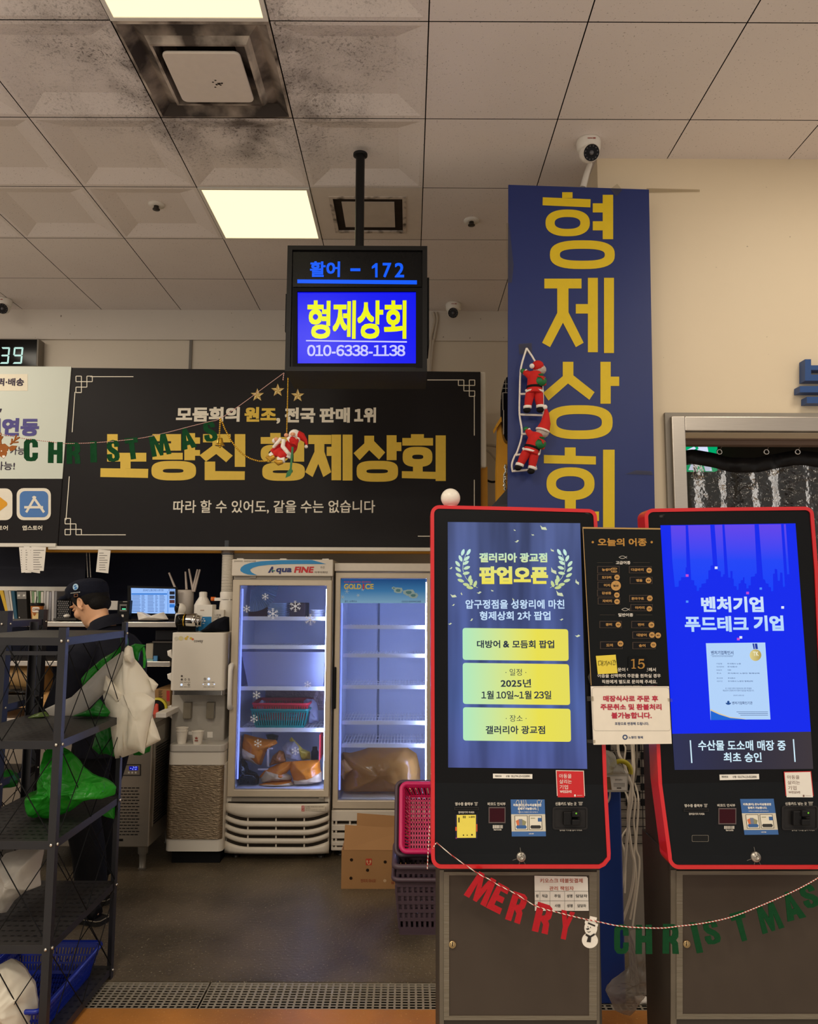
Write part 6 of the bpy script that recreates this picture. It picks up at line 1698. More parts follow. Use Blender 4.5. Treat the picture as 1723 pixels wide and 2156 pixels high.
for k in range(26):
    x = 470 + random.random() * 30; y = 1490 + k * 15; b.sphere(U(*zy(x - k * .8, y), 4.09), .009, 6)
b.build('silver_tinsel', M('tinsel', (220, 220, 210), 0.1, 1.0, 0.3, 200), None, 'strand of silver tinsel beside the blue vertical sign', 'tinsel')
b = MB(); a0, a1 = U(*zy(260, 2130), 3.7), U(*zy(520, 1840), 3.7); b.add([a0, a1, a1 + Vector((.3, .1, -.02)), a0 + Vector((.45, .1, -.3)), a0 + Vector((0, .02, -.02)), a1 + Vector((0, .02, -.02)), a1 + Vector((.3, .12, -.04)), a0 + Vector((.45, .12, -.32))], [(0, 3, 2, 1), (4, 5, 6, 7), (0, 1, 5, 4), (1, 2, 6, 5), (2, 3, 7, 6), (3, 0, 4, 7)])
b.box((a1.x + .12, a1.y + .05, 0), (a1.x + .16, a1.y + .09, a1.z - .03)); b.build('tilted_screen', [M('screen_edge', (130, 132, 136), 0.3, 0.6)], None, 'dark tilted panel glimpsed above the left kiosk', 'panel')
for k, (pts, m, lab) in enumerate(((((125, 1160), (250, 1170), (360, 1190)), M('grey_conduit', (190, 178, 162), 0.5), 'grey pipe crossing the wall right of the banner'), (((125, 1215), (240, 1290), (350, 1430)), M('grey_conduit', (190, 178, 162), 0.5), 'thin grey cable sagging right of the banner'), (((125, 1655), (180, 1710), (260, 1745), (350, 1738)), BLACK, 'black cable sagging right of the banner'))):
    b = MB(); b.tube(smooth_path([U(*zy(*p), 5.66) for p in pts]), .012 if k == 0 else .008, 8); b.build('wall_cable', m, None, lab, 'cable')

# ------------------------------------------------------------------ glass-door fridges
GLASS = Mglass('fridge_glass', (238, 241, 246), 0.02, 0.10, 0.035, (190, 200, 225))
INNER = M('fridge_inner', (206, 212, 232), 0.5, 0, 0.04, 4)
LEDS = ME('fridge_led', (182, 198, 255), 62.0)
LEDS2 = ME('fridge_led_dim', (120, 136, 255), 2.2)
ALU = M('champagne_aluminium', (206, 192, 170), 0.4, 0.25)
WIRE = M('white_wire', (226, 228, 234), 0.4)


def fridge(name, lab, d, x0, x1, ytop, yhead, ydoor0, ydoor1, gl, shelf_y, ybase, depth=0.58):
    """upright glass-door fridge; pixel rows measured on its front face at distance d"""
    P = PD(d); ym = 1500
    a = U(x0, ym, d).x; c = U(x1, ym, d).x
    Z = lambda y: U((x0 + x1) / 2, y, d).z
    zt, zh, z0, z1, zb = Z(ytop), Z(yhead), Z(ydoor1), Z(ydoor0), Z(ybase)
    t = empty(name, ((a + c) / 2, d + depth / 2, 0), lab, 'fridge')
    dt = .045; f = d + dt; wall = .035; bk = d + depth
    b = MB()
    b.box((a, f, z0 - .01), (a + wall, bk, zt)); b.box((c - wall, f, z0 - .01), (c, bk, zt)); b.box((a + wall, bk - wall, z0 - .01), (c - wall, bk, zt)); b.box((a + wall, f, z1 - .03), (c - wall, bk - wall, zt)); b.box((a, f - .02, zb), (c, bk, z0 + .035))
    b.build('cabinet', CREAM, t)
    b = MB(); e = .002
    b.add([(a + wall + e, f, z0 + .036), (c - wall - e, f, z0 + .036), (c - wall - e, bk - wall - e, z0 + .036), (a + wall + e, bk - wall - e, z0 + .036), (a + wall + e, f, z1 - .032), (c - wall - e, f, z1 - .032), (c - wall - e, bk - wall - e, z1 - .032), (a + wall + e, bk - wall - e, z1 - .032)],
          [(0, 1, 2, 3), (7, 6, 5, 4), (0, 3, 7, 4), (2, 1, 5, 6), (3, 2, 6, 7)])
    b.build('liner', INNER, t)
    # door: frame of four mitred bars round the glass
    ga, gc, gt, gb = U(gl[0], ym, d).x, U(gl[1], ym, d).x, Z(gl[2]), Z(gl[3])
    b = MB()
    o = [(a + .002, z0), (c - .002, z0), (c - .002, z1), (a + .002, z1)]; i = [(ga, gb), (gc, gb), (gc, gt), (ga, gt)]
    vs = [(p, d, q) for p, q in o] + [(p, d, q) for p, q in i] + [(p, d + dt - .006, q) for p, q in o] + [(p, d + dt - .006, q) for p, q in i]
    fs = []
    for k in range(4):
        k2 = (k + 1) % 4; fs += [(k, k2, 4 + k2, 4 + k), (8 + k2, 8 + k, 12 + k, 12 + k2), (k2, k, 8 + k, 8 + k2), (4 + k, 4 + k2, 12 + k2, 12 + k)]
    b.add(vs, fs); door = b.build('door', ALU, t, bevel=.004)
    b = MB(); b.box((ga - .004, d + .012, gb - .004), (gc + .004, d + .016, gt + .004)); b.build('glass', GLASS, door)
    for k, sy in enumerate(shelf_y):
        zs = U((x0 + x1) / 2, sy, d + .1).z; b = MB()
        sa, sc = a + wall + .012, c - wall - .012
        b.box((sa, d + .085, zs - .012), (sc, d + .093, zs + .012))
        for y in (d + .2, d + .32, d + .44): b.tube([(sa, y, zs - .005), (sc, y, zs - .005)], .003, 6)
        n = 26
        for q in range(n + 1): x = sa + (sc - sa) * q / n; b.tube([(x, d + .09, zs), (x, d + .5, zs)], .0022, 5)
        b.build('shelf', WIRE, t)
    b = MB(); b.box((gc - .008, d + .05, gb + .05), (gc - .002, d + .06, gt - .02)); b.build('light_strip', LEDS, t); b = MB(); b.box((ga + .002, d + .05, gb + .05), (ga + .010, d + .06, gt - .02)); b.build('light_strip', LEDS2, t, 'dimmer light strip at the handle side')
    for sx in (a + .05, c - .05):
        for sy in (d + .08, bk - .06):
            b = MB(); b.tube([(sx, sy, 0), (sx, sy, zb + .01)], .014, 10); b.lathe([(.024, 0), (.024, .012), (.012, .018)], (sx, sy, 0), n=14); b.build('foot', M('dark_metal', (70, 66, 62), 0.4, 0.8), t)
    return t, door, dict(a=a, c=c, zt=zt, zh=zh, z0=z0, z1=z1, zb=zb, d=d, ga=ga, gc=gc, gt=gt, gb=gb)


FD = 4.80
PF = PD(FD)
f1, door1, g1 = fridge('display_fridge', 'glass-door fridge stocked with baskets and orange bags beside the water purifier', FD, 482, 696, 1178, 1213, 1221, 1678, (498, 684, 1233, 1663), (1302, 1362, 1449, 1536), 1792)
zf = ZC(480, 1170, .14375)
b = MB(); b.box((g1['a'] - .004, FD - .012, g1['zh']), (g1['c'] + .004, FD + .06, g1['zt'])); hd = b.build('header_panel', CREAM, f1, bevel=.005)
Pd = PD(FD - .0135)
b = MB()
ot = [(180, 205), (195, 170), (240, 135), (330, 105), (480, 82), (700, 68), (950, 62), (1230, 62), (1440, 122), (1100, 122), (800, 124), (600, 134), (450, 152), (370, 175), (330, 200), (328, 218), (350, 245), (390, 268), (430, 285), (370, 283), (290, 275), (230, 255), (190, 230)]
b.pp(Pd, ot[:9] + ot[9:], 0, z=zf); b.build('swoosh', M('sky_blue_print', (40, 140, 200), 0.4), hd)
b = MB(); b.text(Pd, 'qua', 705, 180, 935, 268, .0004, .035, z=zf, slant=.15); b.pp(Pd, [(585, 250), (640, 160), (664, 160), (664, 200), (640, 205), (618, 250)], .0004, z=zf); b.pp(Pd, [(640, 225), (664, 222), (664, 248), (642, 245)], .0004, z=zf); b.build('lettering', M('navy_print2', (34, 44, 110), 0.4), hd, 'navy lettering')
b = MB(); b.text(Pd, 'FINE', 978, 160, 1255, 250, .0004, .04, z=zf, slant=.2); b.build('lettering', M('red_print2', (204, 28, 34), 0.4), hd, 'red lettering')
b = MB(); b.text(Pd, 'JINWOO  SHOWCASE', 90, 70, 410, 96, .0004, 0, z=zf); b.text(Pd, '아쿠아화인', 1270, 228, 1460, 258, .0004, .01, z=zf); b.text(Pd, '수신', 1355, 152, 1415, 188, .0004, 0, z=zf); b.build('lettering', M('brown_ink', (84, 70, 58), 0.5), hd, 'small brown lettering')
b = MB(); b.pp(Pd, [(632, 212), (650, 205), (670, 215), (695, 212), (685, 228), (665, 230), (648, 222)], .0006, z=zf); b.build('green_wave', M('green_print', (30, 120, 100), 0.4), hd)
b = MB()
for x in (180, 810, 1430): p = U(*zf(x, 46), FD); b.box((p.x - .02, FD + .0, g1['zt']), (p.x + .02, FD + .04, g1['zt'] + .006))
b.build('cap_clip', WHITE, f1)
b = MB(); zg0 = U(590, 1216, FD).z; b.box((g1['a'] + .01, FD + .012, g1['z1']), (g1['c'] - .01, FD + .05, g1['zh'])); p = U(532, 1215, FD); b.box((p.x - .02, FD + .002, p.z - .006), (p.x + .02, FD + .015, p.z + .006)); b.build('hinge_strip', M('hinge_grey', (150, 142, 130), 0.4, 0.3), f1)
# handle on the left
hx = U(487.5, 1450, FD).x; b = MB(); zt_, zb_ = U(483, 1400, FD).z, U(483, 1490, FD).z
b.tube([(hx, FD, zt_), (hx, FD - .03, zt_ - .006), (hx, FD - .042, zt_ - .03), (hx, FD - .045, (zt_ + zb_) / 2), (hx, FD - .042, zb_ + .03), (hx, FD - .03, zb_ + .006), (hx, FD, zb_)], [.016, .017, .014, .013, .014, .017, .016], 12); b.build('handle', WHITE, door1)
# snowflake stickers
SNOW = M('snow_sticker', (236, 240, 246), 0.5)
for (x, y, r, cx) in ((548, 600, 52, 0), (275, 778, 55, 0), (660, 850, 82, 1), (988, 740, 84, 1), (1210, 938, 84, 1), (1170, 1890, 55, 0), (420, 2040, 60, 0)):
    X, Y = zf(x, y); rr = r * .14375; b = MB(); q = PD(FD + .011)
    for k in range(6):
        a = k * math.pi / 3 + .5; dx, dy = math.cos(a), math.sin(a); nx, ny = -dy, dx
        b.pp(q, [(X + dx * rr * .15 + nx * rr * .06, Y + dy * rr * .15 + ny * rr * .06), (X + dx * rr + nx * rr * .05, Y + dy * rr + ny * rr * .05), (X + dx * rr - nx * rr * .05, Y + dy * rr - ny * rr * .05), (X + dx * rr * .15 - nx * rr * .06, Y + dy * rr * .15 - ny * rr * .06)], 0)
        for s_ in (.5, .78):
            for sg in (1, -1):
                ex, ey = dx * .6 + sg * nx * .8, dy * .6 + sg * ny * .8; px, py = X + dx * rr * s_, Y + dy * rr * s_; L_ = rr * .3
                b.pp(q, [(px, py), (px + ex * L_ + nx * sg * 0 + dx * rr * .05, py + ey * L_ + dy * rr * .05), (px + ex * L_ - dx * rr * .05, py + ey * L_ - dy * rr * .05), (px - dx * rr * .09, py - dy * rr * .09)], .0002)
    b.pp(q, [(X + rr * .22 * math.cos(k * math.pi / 6), Y + rr * .22 * math.sin(k * math.pi / 6)) for k in range(12)], .0004)
    b.build('snowflake_sticker', SNOW, door1)
for (x, y) in ((304, 405), (350, 690), (785, 780)):
    X, Y = 480 + x * .18096, 1440 + y * .18096; rr = 9; b = MB(); q = PD(FD + .011)
    for k in range(6):
        a = k * math.pi / 3 + .5; dx, dy = math.cos(a), math.sin(a); nx, ny = -dy, dx
        b.pp(q, [(X + nx * .5, Y + ny * .5), (X + dx * rr + nx * .5, Y + dy * rr + ny * .5), (X + dx * rr - nx * .5, Y + dy * rr - ny * .5), (X - nx * .5, Y - ny * .5)], 0)
        for sg in (1, -1): px, py = X + dx * rr * .65, Y + dy * rr * .65; ex, ey = dx * .6 + sg * nx * .8, dy * .6 + sg * ny * .8; b.pp(q, [(px, py), (px + ex * 3, py + ey * 3), (px + ex * 3 - dx, py + ey * 3 - dy), (px - dx, py - dy)], .0002)
    b.build('snowflake_sticker', SNOW, door1)
# curved louvre kick panel
zl = ZC(480, 1440, .18096)
b = MB(); n = 20
xa, xc = g1['a'] - .002, g1['c'] + .002


def lou(q):            # 0..1 across -> how far the slots lift at the rounded ends
    e = abs(2 * q - 1); return 0 if e < .55 else ((e - .55) / .45) ** 1.8


rows = [(1385, 0, 0), (1500, 0, .2)]
prof = [(1385, 1500, 0), (1600, 1640, 1), (1700, 1740, 1), (1798, 1840, 1), (1905, 1965, 1)]
segs_ = [(1388, 1548), (1592, 1648), (1690, 1748), (1790, 1846), (1890, 1966)]
for k, (ya, yb) in enumerate(segs_):
    rs = []
    zA, zB = U(*zl(600, ya), FD).z, U(*zl(600, yb), FD).z
    up = U(*zl(600, 0), FD).z - U(*zl(600, 62), FD).z
    for j in range(4):
        s_ = j / 3; row = []
        for i in range(n + 1):
            q = i / n; lift_t = lou(q) * up * (1 if k else 0); lift_b = lou(q) * up * (1 if k < 4 else 0)
            z_ = (zA + lift_t) * (1 - s_) + (zB + lift_b) * s_
            row.append(Vector((xa + (xc - xa) * q, FD - .02 + .018 * abs(2 * q - 1) ** 4 + (.006 if j in (0, 3) else 0), z_)))
        rs.append(row)
    b.sheet(rs)
kp = b.build('kick_panel', CREAM, f1, solid=.008)
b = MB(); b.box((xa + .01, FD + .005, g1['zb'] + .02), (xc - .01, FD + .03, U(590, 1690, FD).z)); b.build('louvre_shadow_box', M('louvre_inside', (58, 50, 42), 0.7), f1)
b = MB()
for k, y in enumerate((1570, 1670, 1768, 1868)):
    for x in (235, 562, 890): p = U(*zl(x, y), FD); b.box((p.x - .004, FD - .006, p.z - .02), (p.x + .004, FD + .005, p.z + .016))
b.build('louvre_rib', CREAM, f1)
b = MB(); q = PD(FD - .0235); b.pr(q, 858, 1416, 890, 1484, 0, mi=0, z=zl); b.pr(q, 893, 1412, 1130, 1480, 0, mi=1, z=zl); wl = b.build('warning_label', [M('label_red', (190, 50, 44), 0.5), M('label_cream', (214, 202, 182), 0.5)], f1)
b = MB(); b.text(q, '경', 866, 1422, 882, 1446, .0004, .02, mi=0, z=zl); b.text(q, '고', 866, 1452, 882, 1478, .0004, .02, mi=0, z=zl); b.text(q, '본 제품은 전원을 반드시 접지하여', 902, 1422, 1112, 1436, .0004, 0, mi=1, z=zl); b.text(q, '사용하십시오', 902, 1442, 960, 1454, .0004, 0, mi=1, z=zl); b.text(q, '전원 코드가 손상되면 즉시 교체하십시오', 902, 1460, 1126, 1474, .0004, 0, mi=1, z=zl); b.build('lettering', [INK_W, M('brown_ink', (84, 70, 58), 0.5)], wl)
b = MB(); p = U(*zl(1060, 1330), FD); b.box((g1['a'] + .03, FD + .0, U(590, 1688, FD).z), (g1['c'] - .03, FD + .03, U(590, 1681, FD).z)); b.box((p.x, FD - .006, p.z - .006), (p.x + .03, FD + .01, p.z + .006)); b.build('lower_hinge', M('hinge_grey', (150, 142, 130), 0.4, 0.3), f1)

# contents of the stocked fridge
FCL = (g1['a'] + .04, g1['c'] - .05); FV = g1['z0'] + .04
ORB = Mbag('orange_pack', (216, 126, 26), .15, .25, 0, .5, 10); CRB = Mbag('cream_pack', (214, 192, 158), .15, .3, 0, .4, 10)
BLB = Mbag('black_bag', (16, 16, 18), .05, .2, 0, .8, 18)
zs4 = U(590, 1536, FD + .1).z + .003


def basket(name, lab, cat, col, c, w, dp, h, parent=None, flare=.82, rim=.012, slots=14, group=None, tilt=None, rows=1, mat=None):
    """slotted plastic basket: c is the middle of its bottom"""
    m = mat or M(name + '_plastic', col, 0.35, 0, 0.05, 20)
    t = empty(name, c, lab, cat, group)
    R = tilt or Matrix.Identity(3)
    b = MB(); cz = Vector(c)
    T = lambda x, y, z: cz + R @ Vector((x, y, z))
    W2, D2 = w / 2, dp / 2
    def wall(a0, a1, n):
        # vertical ribs between bottom edge and top edge
        for k in range(n + 1):
            s_ = k / n
            for (z0, z1) in [(h * (.12 + .76 * r / rows + .03), h * (.12 + .76 * (r + 1) / rows - .03)) for r in range(rows)]:
                f0, f1 = flare + (1 - flare) * z0 / h, flare + (1 - flare) * z1 / h
                x, y = a0[0] + (a1[0] - a0[0]) * s_, a0[1] + (a1[1] - a0[1]) * s_
                b.bar(T(x * f0, y * f0, z0 - h * .04), T(x * f1, y * f1, z1 + h * .04), min(w, dp) / n * .5 if False else (math.dist(a0, a1) / n) * .5, .003, up=R @ Vector((a1[1] - a0[1], a0[0] - a1[0], 0)).normalized())
    co = [(-W2, -D2), (W2, -D2), (W2, D2), (-W2, D2)]
    for k in range(4):
        a0, a1 = co[k], co[(k + 1) % 4]
        wall(a0, a1, max(3, int(slots * math.dist(a0, a1) / w)))
        for (z0, z1) in [(0, h * .13)] + [(h * (.12 + .76 * r / rows - .03), h * (.12 + .76 * r / rows + .03)) for r in range(1, rows)] + [(h * .86, h)]:
            f0, f1 = flare + (1 - flare) * z0 / h, flare + (1 - flare) * z1 / h
            p = [T(a0[0] * f0, a0[1] * f0, z0), T(a1[0] * f0, a1[1] * f0, z0), T(a1[0] * f1, a1[1] * f1, z1), T(a0[0] * f1, a0[1] * f1, z1)]
            nn = (p[1] - p[0]).cross(p[3] - p[0]).normalized() * .003
            b.add([q + nn for q in p] + [q - nn for q in p], [(0, 1, 2, 3), (7, 6, 5, 4), (0, 4, 5, 1), (1, 5, 6, 2), (2, 6, 7, 3), (3, 7, 4, 0)])
    # floor lattice
    n = max(12, slots)
    for k in range(n + 1):
        x = -W2 * flare + w * flare * k / n; b.bar(T(x, -D2 * flare, .002), T(x, D2 * flare, .002), w / n * .42, .004, up=R @ Vector((0, 0, 1)))
    n = 12
    for k in range(n + 1):
        y = -D2 * flare + dp * flare * k / n; b.bar(T(-W2 * flare, y, .002), T(W2 * flare, y, .002), dp / n * .35, .004, up=R @ Vector((0, 0, 1)))
    b.build('body', m, t)
    b = MB(); pr_ = rrect(w + rim, dp + rim, .03, 5); pts = [T(x, y, h) for x, y in pr_]; b.tube(pts + [pts[0]], rim * .55, 8, cap=False); b.build('rim', m, t)
    return t


cx = (U(542, 1500, FD + .25).x + U(648, 1500, FD + .25).x) / 2
basket('plastic_basket', 'teal slotted basket on the fourth fridge shelf, under the red one', 'basket', (0, 128, 122), (cx, FD + .27, zs4), .35, .27, .11, slots=22, flare=.84)
basket('plastic_basket', 'red slotted basket nested in the teal one inside the fridge', 'basket', (196, 30, 52), (cx + .004, FD + .27, zs4 + .045), .34, .26, .10, slots=22, flare=.86, mat=M('red_basket_plastic', (196, 30, 52), .35))
LILAC = Mbag('thin_white_bag', (214, 214, 234), .5, .25, .2, .5)
b = MB(); b.puff(cl=FCL, vmin=FV, pl=PD(FD + .2), px=[zl(*p) for p in ((322, 280), (350, 230), (395, 183), (425, 200), (420, 250), (440, 320), (480, 362), (350, 362))], thick=.03, nrm=.5, seed=3); b.build('thin_bag', LILAC, None, 'thin white bag slumped in the red basket, left end', 'plastic bag')
b = MB(); b.puff(cl=FCL, vmin=FV, pl=PD(FD + .28), px=[zl(*p) for p in ((880, 200), (920, 170), (990, 175), (1035, 220), (1050, 300), (1060, 440), (940, 460), (950, 330), (985, 280), (900, 280))], thick=.04, nrm=.5, seed=4); b.build('thin_bag', LILAC, None, 'thin white bag bunched beside the baskets in the fridge', 'plastic bag')
b = MB()
b.puff(cl=FCL, vmin=FV, pl=PD(FD + .27), px=[zl(*p) for p in ((470, 350), (560, 340), (700, 345), (850, 350), (840, 370), (480, 372))], thick=.05, nrm=.4, seed=6); b.build('wrapped_food', LILAC, None, 'white wrapped food lying in the red basket', 'food pack')
b = MB(); zz0 = U(590, 1449, FD + .1).z; b.box((g1['a'] + .13, FD + .49, zs4 + .06), (g1['c'] - .045, FD + .52, zz0 - .03)); b.build('foil_sheet', M('crinkled_foil', (150, 128, 128), .35, .7, .3, 40, .8), None, 'crinkled foil sheet behind the baskets in the fridge', 'foil')
# big clear bin on the third shelf
zs3 = U(590, 1449, FD + .1).z + .004
b = MB(); za_, zb_ = zs3, U(590, 1372, FD + .12).z
xl_, xr_ = g1['a'] + .045, g1['c'] - .05
ring0 = [(xl_ + .045, FD + .12), (xr_ - .01, FD + .12), (xr_ - .01, FD + .46), (xl_ + .045, FD + .46)]; ring1 = [(xl_ + .0, FD + .1), (xr_, FD + .1), (xr_, FD + .5), (xl_, FD + .5)]
vs = [(x, y, za_) for x, y in ring0] + [(x, y, zb_) for x, y in ring1]
b.add(vs, [(0, 3, 2, 1)] + [(k, (k + 1) % 4, 4 + (k + 1) % 4, 4 + k) for k in range(4)]); b.build('clear_bin', Mbag('frosted_bin', (206, 210, 236), .45, .2, .25, .1, 3), None, 'large frosted plastic bin on the third fridge shelf', 'bin', solid=.004)
# top shelf: trays, plates, cups
zs1 = U(590, 1302, FD + .1).z + .006
TRAY = M('clear_tray', (150, 172, 196), .12, 0, .1, 30)
for k in range(7):
    b = MB(); x0 = U(*zf(600, 600), FD + .2).x; x1 = U(*zf(870, 600), FD + .2).x; z_ = zs1 + .012 * k + (.001 * k)
    b.loft([[Vector((p + (x0 + x1) / 2, q + FD + .25, z_)) for p, q in rrect((x1 - x0) * .9, .2, .02)], [Vector((p + (x0 + x1) / 2, q + FD + .25, z_ + .011)) for p, q in rrect((x1 - x0), .22, .02)]], smooth=False); b.build('food_tray', TRAY, None, 'one of the clear trays stacked on the top fridge shelf', 'tray', 'clear trays stacked on the top fridge shelf')
b = MB(); c = U(*zf(330, 640), FD + .25)  # fan of pleats built to imitate a reflection in the fridge glass
for k in range(26):
    a0 = math.radians(-95 + 5 * k); a1 = math.radians(-95 + 5 * k + 2.5); a2 = a0 + math.radians(5)
    o = Vector((U(*zf(190, 440), FD).x + .02, FD + .24, U(*zf(190, 430), FD + .2).z))
    f = lambda a, r, y: o + Vector((r * math.cos(a), y, r * math.sin(a)))
    b.add([f(a0, .03, 0), f(a0, .17, 0), f(a1, .17, .012), f(a1, .03, .006), f(a2, .03, 0), f(a2, .17, 0)], [(0, 1, 2, 3), (3, 2, 5, 4)])
b.build('pleated_reflection', TRAY, None, 'fan-shaped pleats imitating a glass reflection in the top of the stocked fridge', 'dish', solid=.002)
for k in range(3):
    b = MB(); c = U(*zf(1310, 700), FD + .2); b.lathe([(.03, 0), (.045, .022), (.043, .022), (.028, .003), (0, .003)], (c.x, FD + .2, zs1 + k * .013), n=20); b.build('bowl', M('white_bowl', (196, 202, 216), .3), None, 'one of the pale bowls stacked at the right of the top fridge shelf', 'bowl', 'pale bowls stacked on the top fridge shelf')
b = MB(); c = U(*zf(1050, 800), FD + .3); b.box((c.x - .05, FD + .2, zs1), (c.x + .05, FD + .4, zs1 + .09)); b.build('dark_carton', M('dark_carton', (62, 50, 58), .6), None, 'dark carton on the top shelf of the stocked fridge', 'carton', bevel=.004)
b = MB(); c = U(*zf(450, 800), FD + .35); b.box((c.x - .06, FD + .32, zs1), (c.x + .06, FD + .44, zs1 + .06)); b.build('maroon_box', M('maroon_box', (86, 34, 48), .5), None, 'small maroon box behind the reflection pleats in the fridge', 'box', bevel=.004)
# bottom: frozen packs and black bags
zbt = g1['z0'] + .037


def pack(nm, lab, px, d, th, seed, mats, split):
    """printed food pack: orange film with a pale window at one end"""
    b = MB(); b.puff(cl=FCL, vmin=FV, pl=PD(d), px=[zl(*p) for p in px], thick=th, nrm=.18, seed=seed, freq=9)
    t = b.build(nm, mats[0], None, lab, 'food pack', 'orange food packs in the fridge')
    b = MB(); b.puff(cl=FCL, vmin=FV, pl=PD(d - .008), px=[zl(*p) for p in split], thick=th * .95, nrm=.2, seed=seed + 1, back=0, freq=9); b.build('clear_window', mats[1], t)
    return t


pack('food_pack', 'orange food pack lying at the bottom right of the fridge', ((755, 1100), (720, 1000), (740, 900), (900, 890), (1070, 880), (1080, 1010), (1095, 1030), (1090, 1130), (940, 1165), (760, 1170)), FD + .16, .06, 11, (ORB, CRB), ((755, 1110), (860, 1080), (1090, 1020), (1095, 1130), (940, 1162), (765, 1168)))
pack('food_pack', 'orange food pack in the middle of the fridge floor', ((365, 1080), (430, 1000), (520, 960), (620, 910), (740, 900), (760, 960), (680, 1040), (750, 1090), (740, 1130), (400, 1150)), FD + .18, .05, 12, (ORB, CRB), ((375, 1090), (440, 1000), (660, 985), (690, 1040), (740, 1070), (740, 1110), (390, 1145)))
pack('food_pack', 'pale-ended food pack lowest on the fridge floor', ((360, 1170), (430, 1150), (740, 1130), (765, 1180), (770, 1205), (620, 1212), (400, 1200)), FD + .14, .04, 13, (ORB, CRB), ((362, 1172), (440, 1158), (740, 1142), (766, 1182), (766, 1202), (620, 1210), (400, 1198)))
pack('food_pack', 'orange food pack propped at the upper left of the fridge floor', ((110, 830), (150, 700), (190, 580), (300, 610), (430, 640), (560, 650), (580, 690), (510, 730), (450, 780), (390, 950), (300, 920), (180, 880)), FD + .22, .06, 14, (ORB, CRB), ((130, 810), (160, 740), (300, 740), (400, 780), (360, 850), (290, 850), (370, 945), (300, 920), (180, 860)))
b = MB(); b.puff(cl=FCL, vmin=FV, pl=PD(FD + .2), px=[zl(*p) for p in ((480, 950), (520, 840), (600, 770), (660, 790), (680, 900), (560, 930))], thick=.05, nrm=.3, seed=21); b.build('brown_pack', Mbag('brown_pack', (140, 82, 26), .1, .4, 0, .4), None, 'brown food pack behind the orange ones in the fridge', 'food pack')
b = MB(); b.puff(cl=FCL, vmin=FV, pl=PD(FD + .15), px=[zl(*p) for p in ((75, 960), (110, 880), (170, 865), (220, 920), (240, 1000), (340, 1040), (370, 1090), (355, 1200), (300, 1218), (60, 1222), (52, 1130))], thick=.06, nrm=.5, seed=22); b.build('black_bag', BLB, None, 'shiny black bag at the bottom left of the fridge', 'plastic bag')
b = MB(); b.puff(cl=FCL, vmin=FV, pl=PD(FD + .3), px=[zl(*p) for p in ((440, 590), (520, 580), (590, 600), (580, 660), (460, 650))], thick=.03, nrm=.5, seed=23); b.build('black_bag', BLB, None, 'small black bag behind the upper left orange pack in the fridge', 'plastic bag')
b = MB(); b.puff(cl=FCL, vmin=FV, pl=PD(FD + .24), px=[zl(*p) for p in ((630, 740), (680, 680), (770, 665), (830, 740), (850, 890), (760, 890), (680, 850))], thick=.05, nrm=.5, seed=24); b.build('clear_pack', Mbag('clear_pack', (196, 192, 206), .4, .2, .3, .6), None, 'clear wrapped pack with dark food behind the snowflake sticker', 'food pack')
b = MB(); b.puff(cl=FCL, vmin=FV, pl=PD(FD + .27), px=[zl(*p) for p in ((715, 650), (740, 615), (800, 680), (880, 760), (960, 790), (965, 880), (870, 890), (820, 780))], thick=.03, nrm=.4, seed=25); b.build('snack_pack', Mbag('yellow_pack', (196, 170, 60), .1, .3, 0, .4), None, 'yellow and mauve pack behind the clear wrapped one', 'food pack')
t = empty('bottle', (U(*zl(1010, 880), FD + .3).x, FD + .3, zbt), 'small dark bottle at the right of the fridge floor', 'bottle')
b = MB(); c = U(*zl(1010, 885), FD + .3); b.lathe([(0, 0), (.024, .0), (.024, .05), (.018, .06), (.014, .066)], c, n=16); b.build('body', M('dark_glass', (30, 32, 50), .15), t); b = MB(); b.lathe([(.016, .064), (.016, .082), (0, .083)], c, n=14); b.build('cap', M('cap_black', (18, 18, 24), .3), t)
b = MB(); p0, p1 = U(*zl(1066, 590), FD + .1), U(*zl(1078, 890), FD + .1); b.box((p0.x, FD + .1, p1.z), (p0.x + .006, FD + .4, p0.z)); b.build('red_carton', M('red_carton', (190, 34, 40), .5), None, 'narrow red carton edge at the right wall of the fridge', 'carton')
b = MB()
for q in ((470, 745, 520, 760), (455, 760, 480, 960), (350, 985, 470, 1003)): b.pr(PD(FD + .17), *q, 0, .006, z=zl)
b.build('white_bracket', M('lilac_plastic', (206, 204, 224), .4), None, 'white angled tray corner between the packs in the fridge', 'tray')

# second fridge
FD2 = 4.84
f2, door2, g2 = fridge('display_fridge', 'nearly empty glass-door fridge with blue header behind the left kiosk', FD2, 702, 915, 1186, 1203, 1206, 1703, (714, 899, 1218, 1686), (1320, 1380, 1446, 1521, 1569), 1790)
zw = ZC(690, 1170, .37559)
b = MB(); b.box((g2['a'] - .004, FD2 - .01, g2['zh']), (g2['c'] + .004, FD2 + .06, g2['zt'])); b.build('top_cap', CREAM, f2, bevel=.005)
q = PD(FD2 + .010)
b = MB(); b.pr(q, 716, 1219, 897, 1270, 0); gp = b.build('blue_header_film', MEgrad('header_film', [(0, (150, 196, 226)), (.5, (70, 140, 196)), (1, (24, 84, 150))], (0, 0, 1), .55), door2)
b = MB(); b.text(q, 'GOLD', 92, 158, 190, 188, .0012, .035, mi=0, z=zw); b.pr(q, 197, 158, 206, 188, .0012, mi=1, z=zw); b.text(q, 'CE', 211, 158, 258, 188, .0012, .035, mi=0, z=zw); b.build('lettering', [M('gold_letter', (232, 206, 90), .4), M('red_letter', (214, 40, 44), .4)], gp, 'gold outlined lettering')
b = MB(); b.text(q, '최고의 냉장쇼케이스 골드아이스', 92, 142, 244, 152, .0012, .02, z=zw); b.build('lettering', M('red_letter', (214, 40, 44), .4), gp, 'small red lettering')
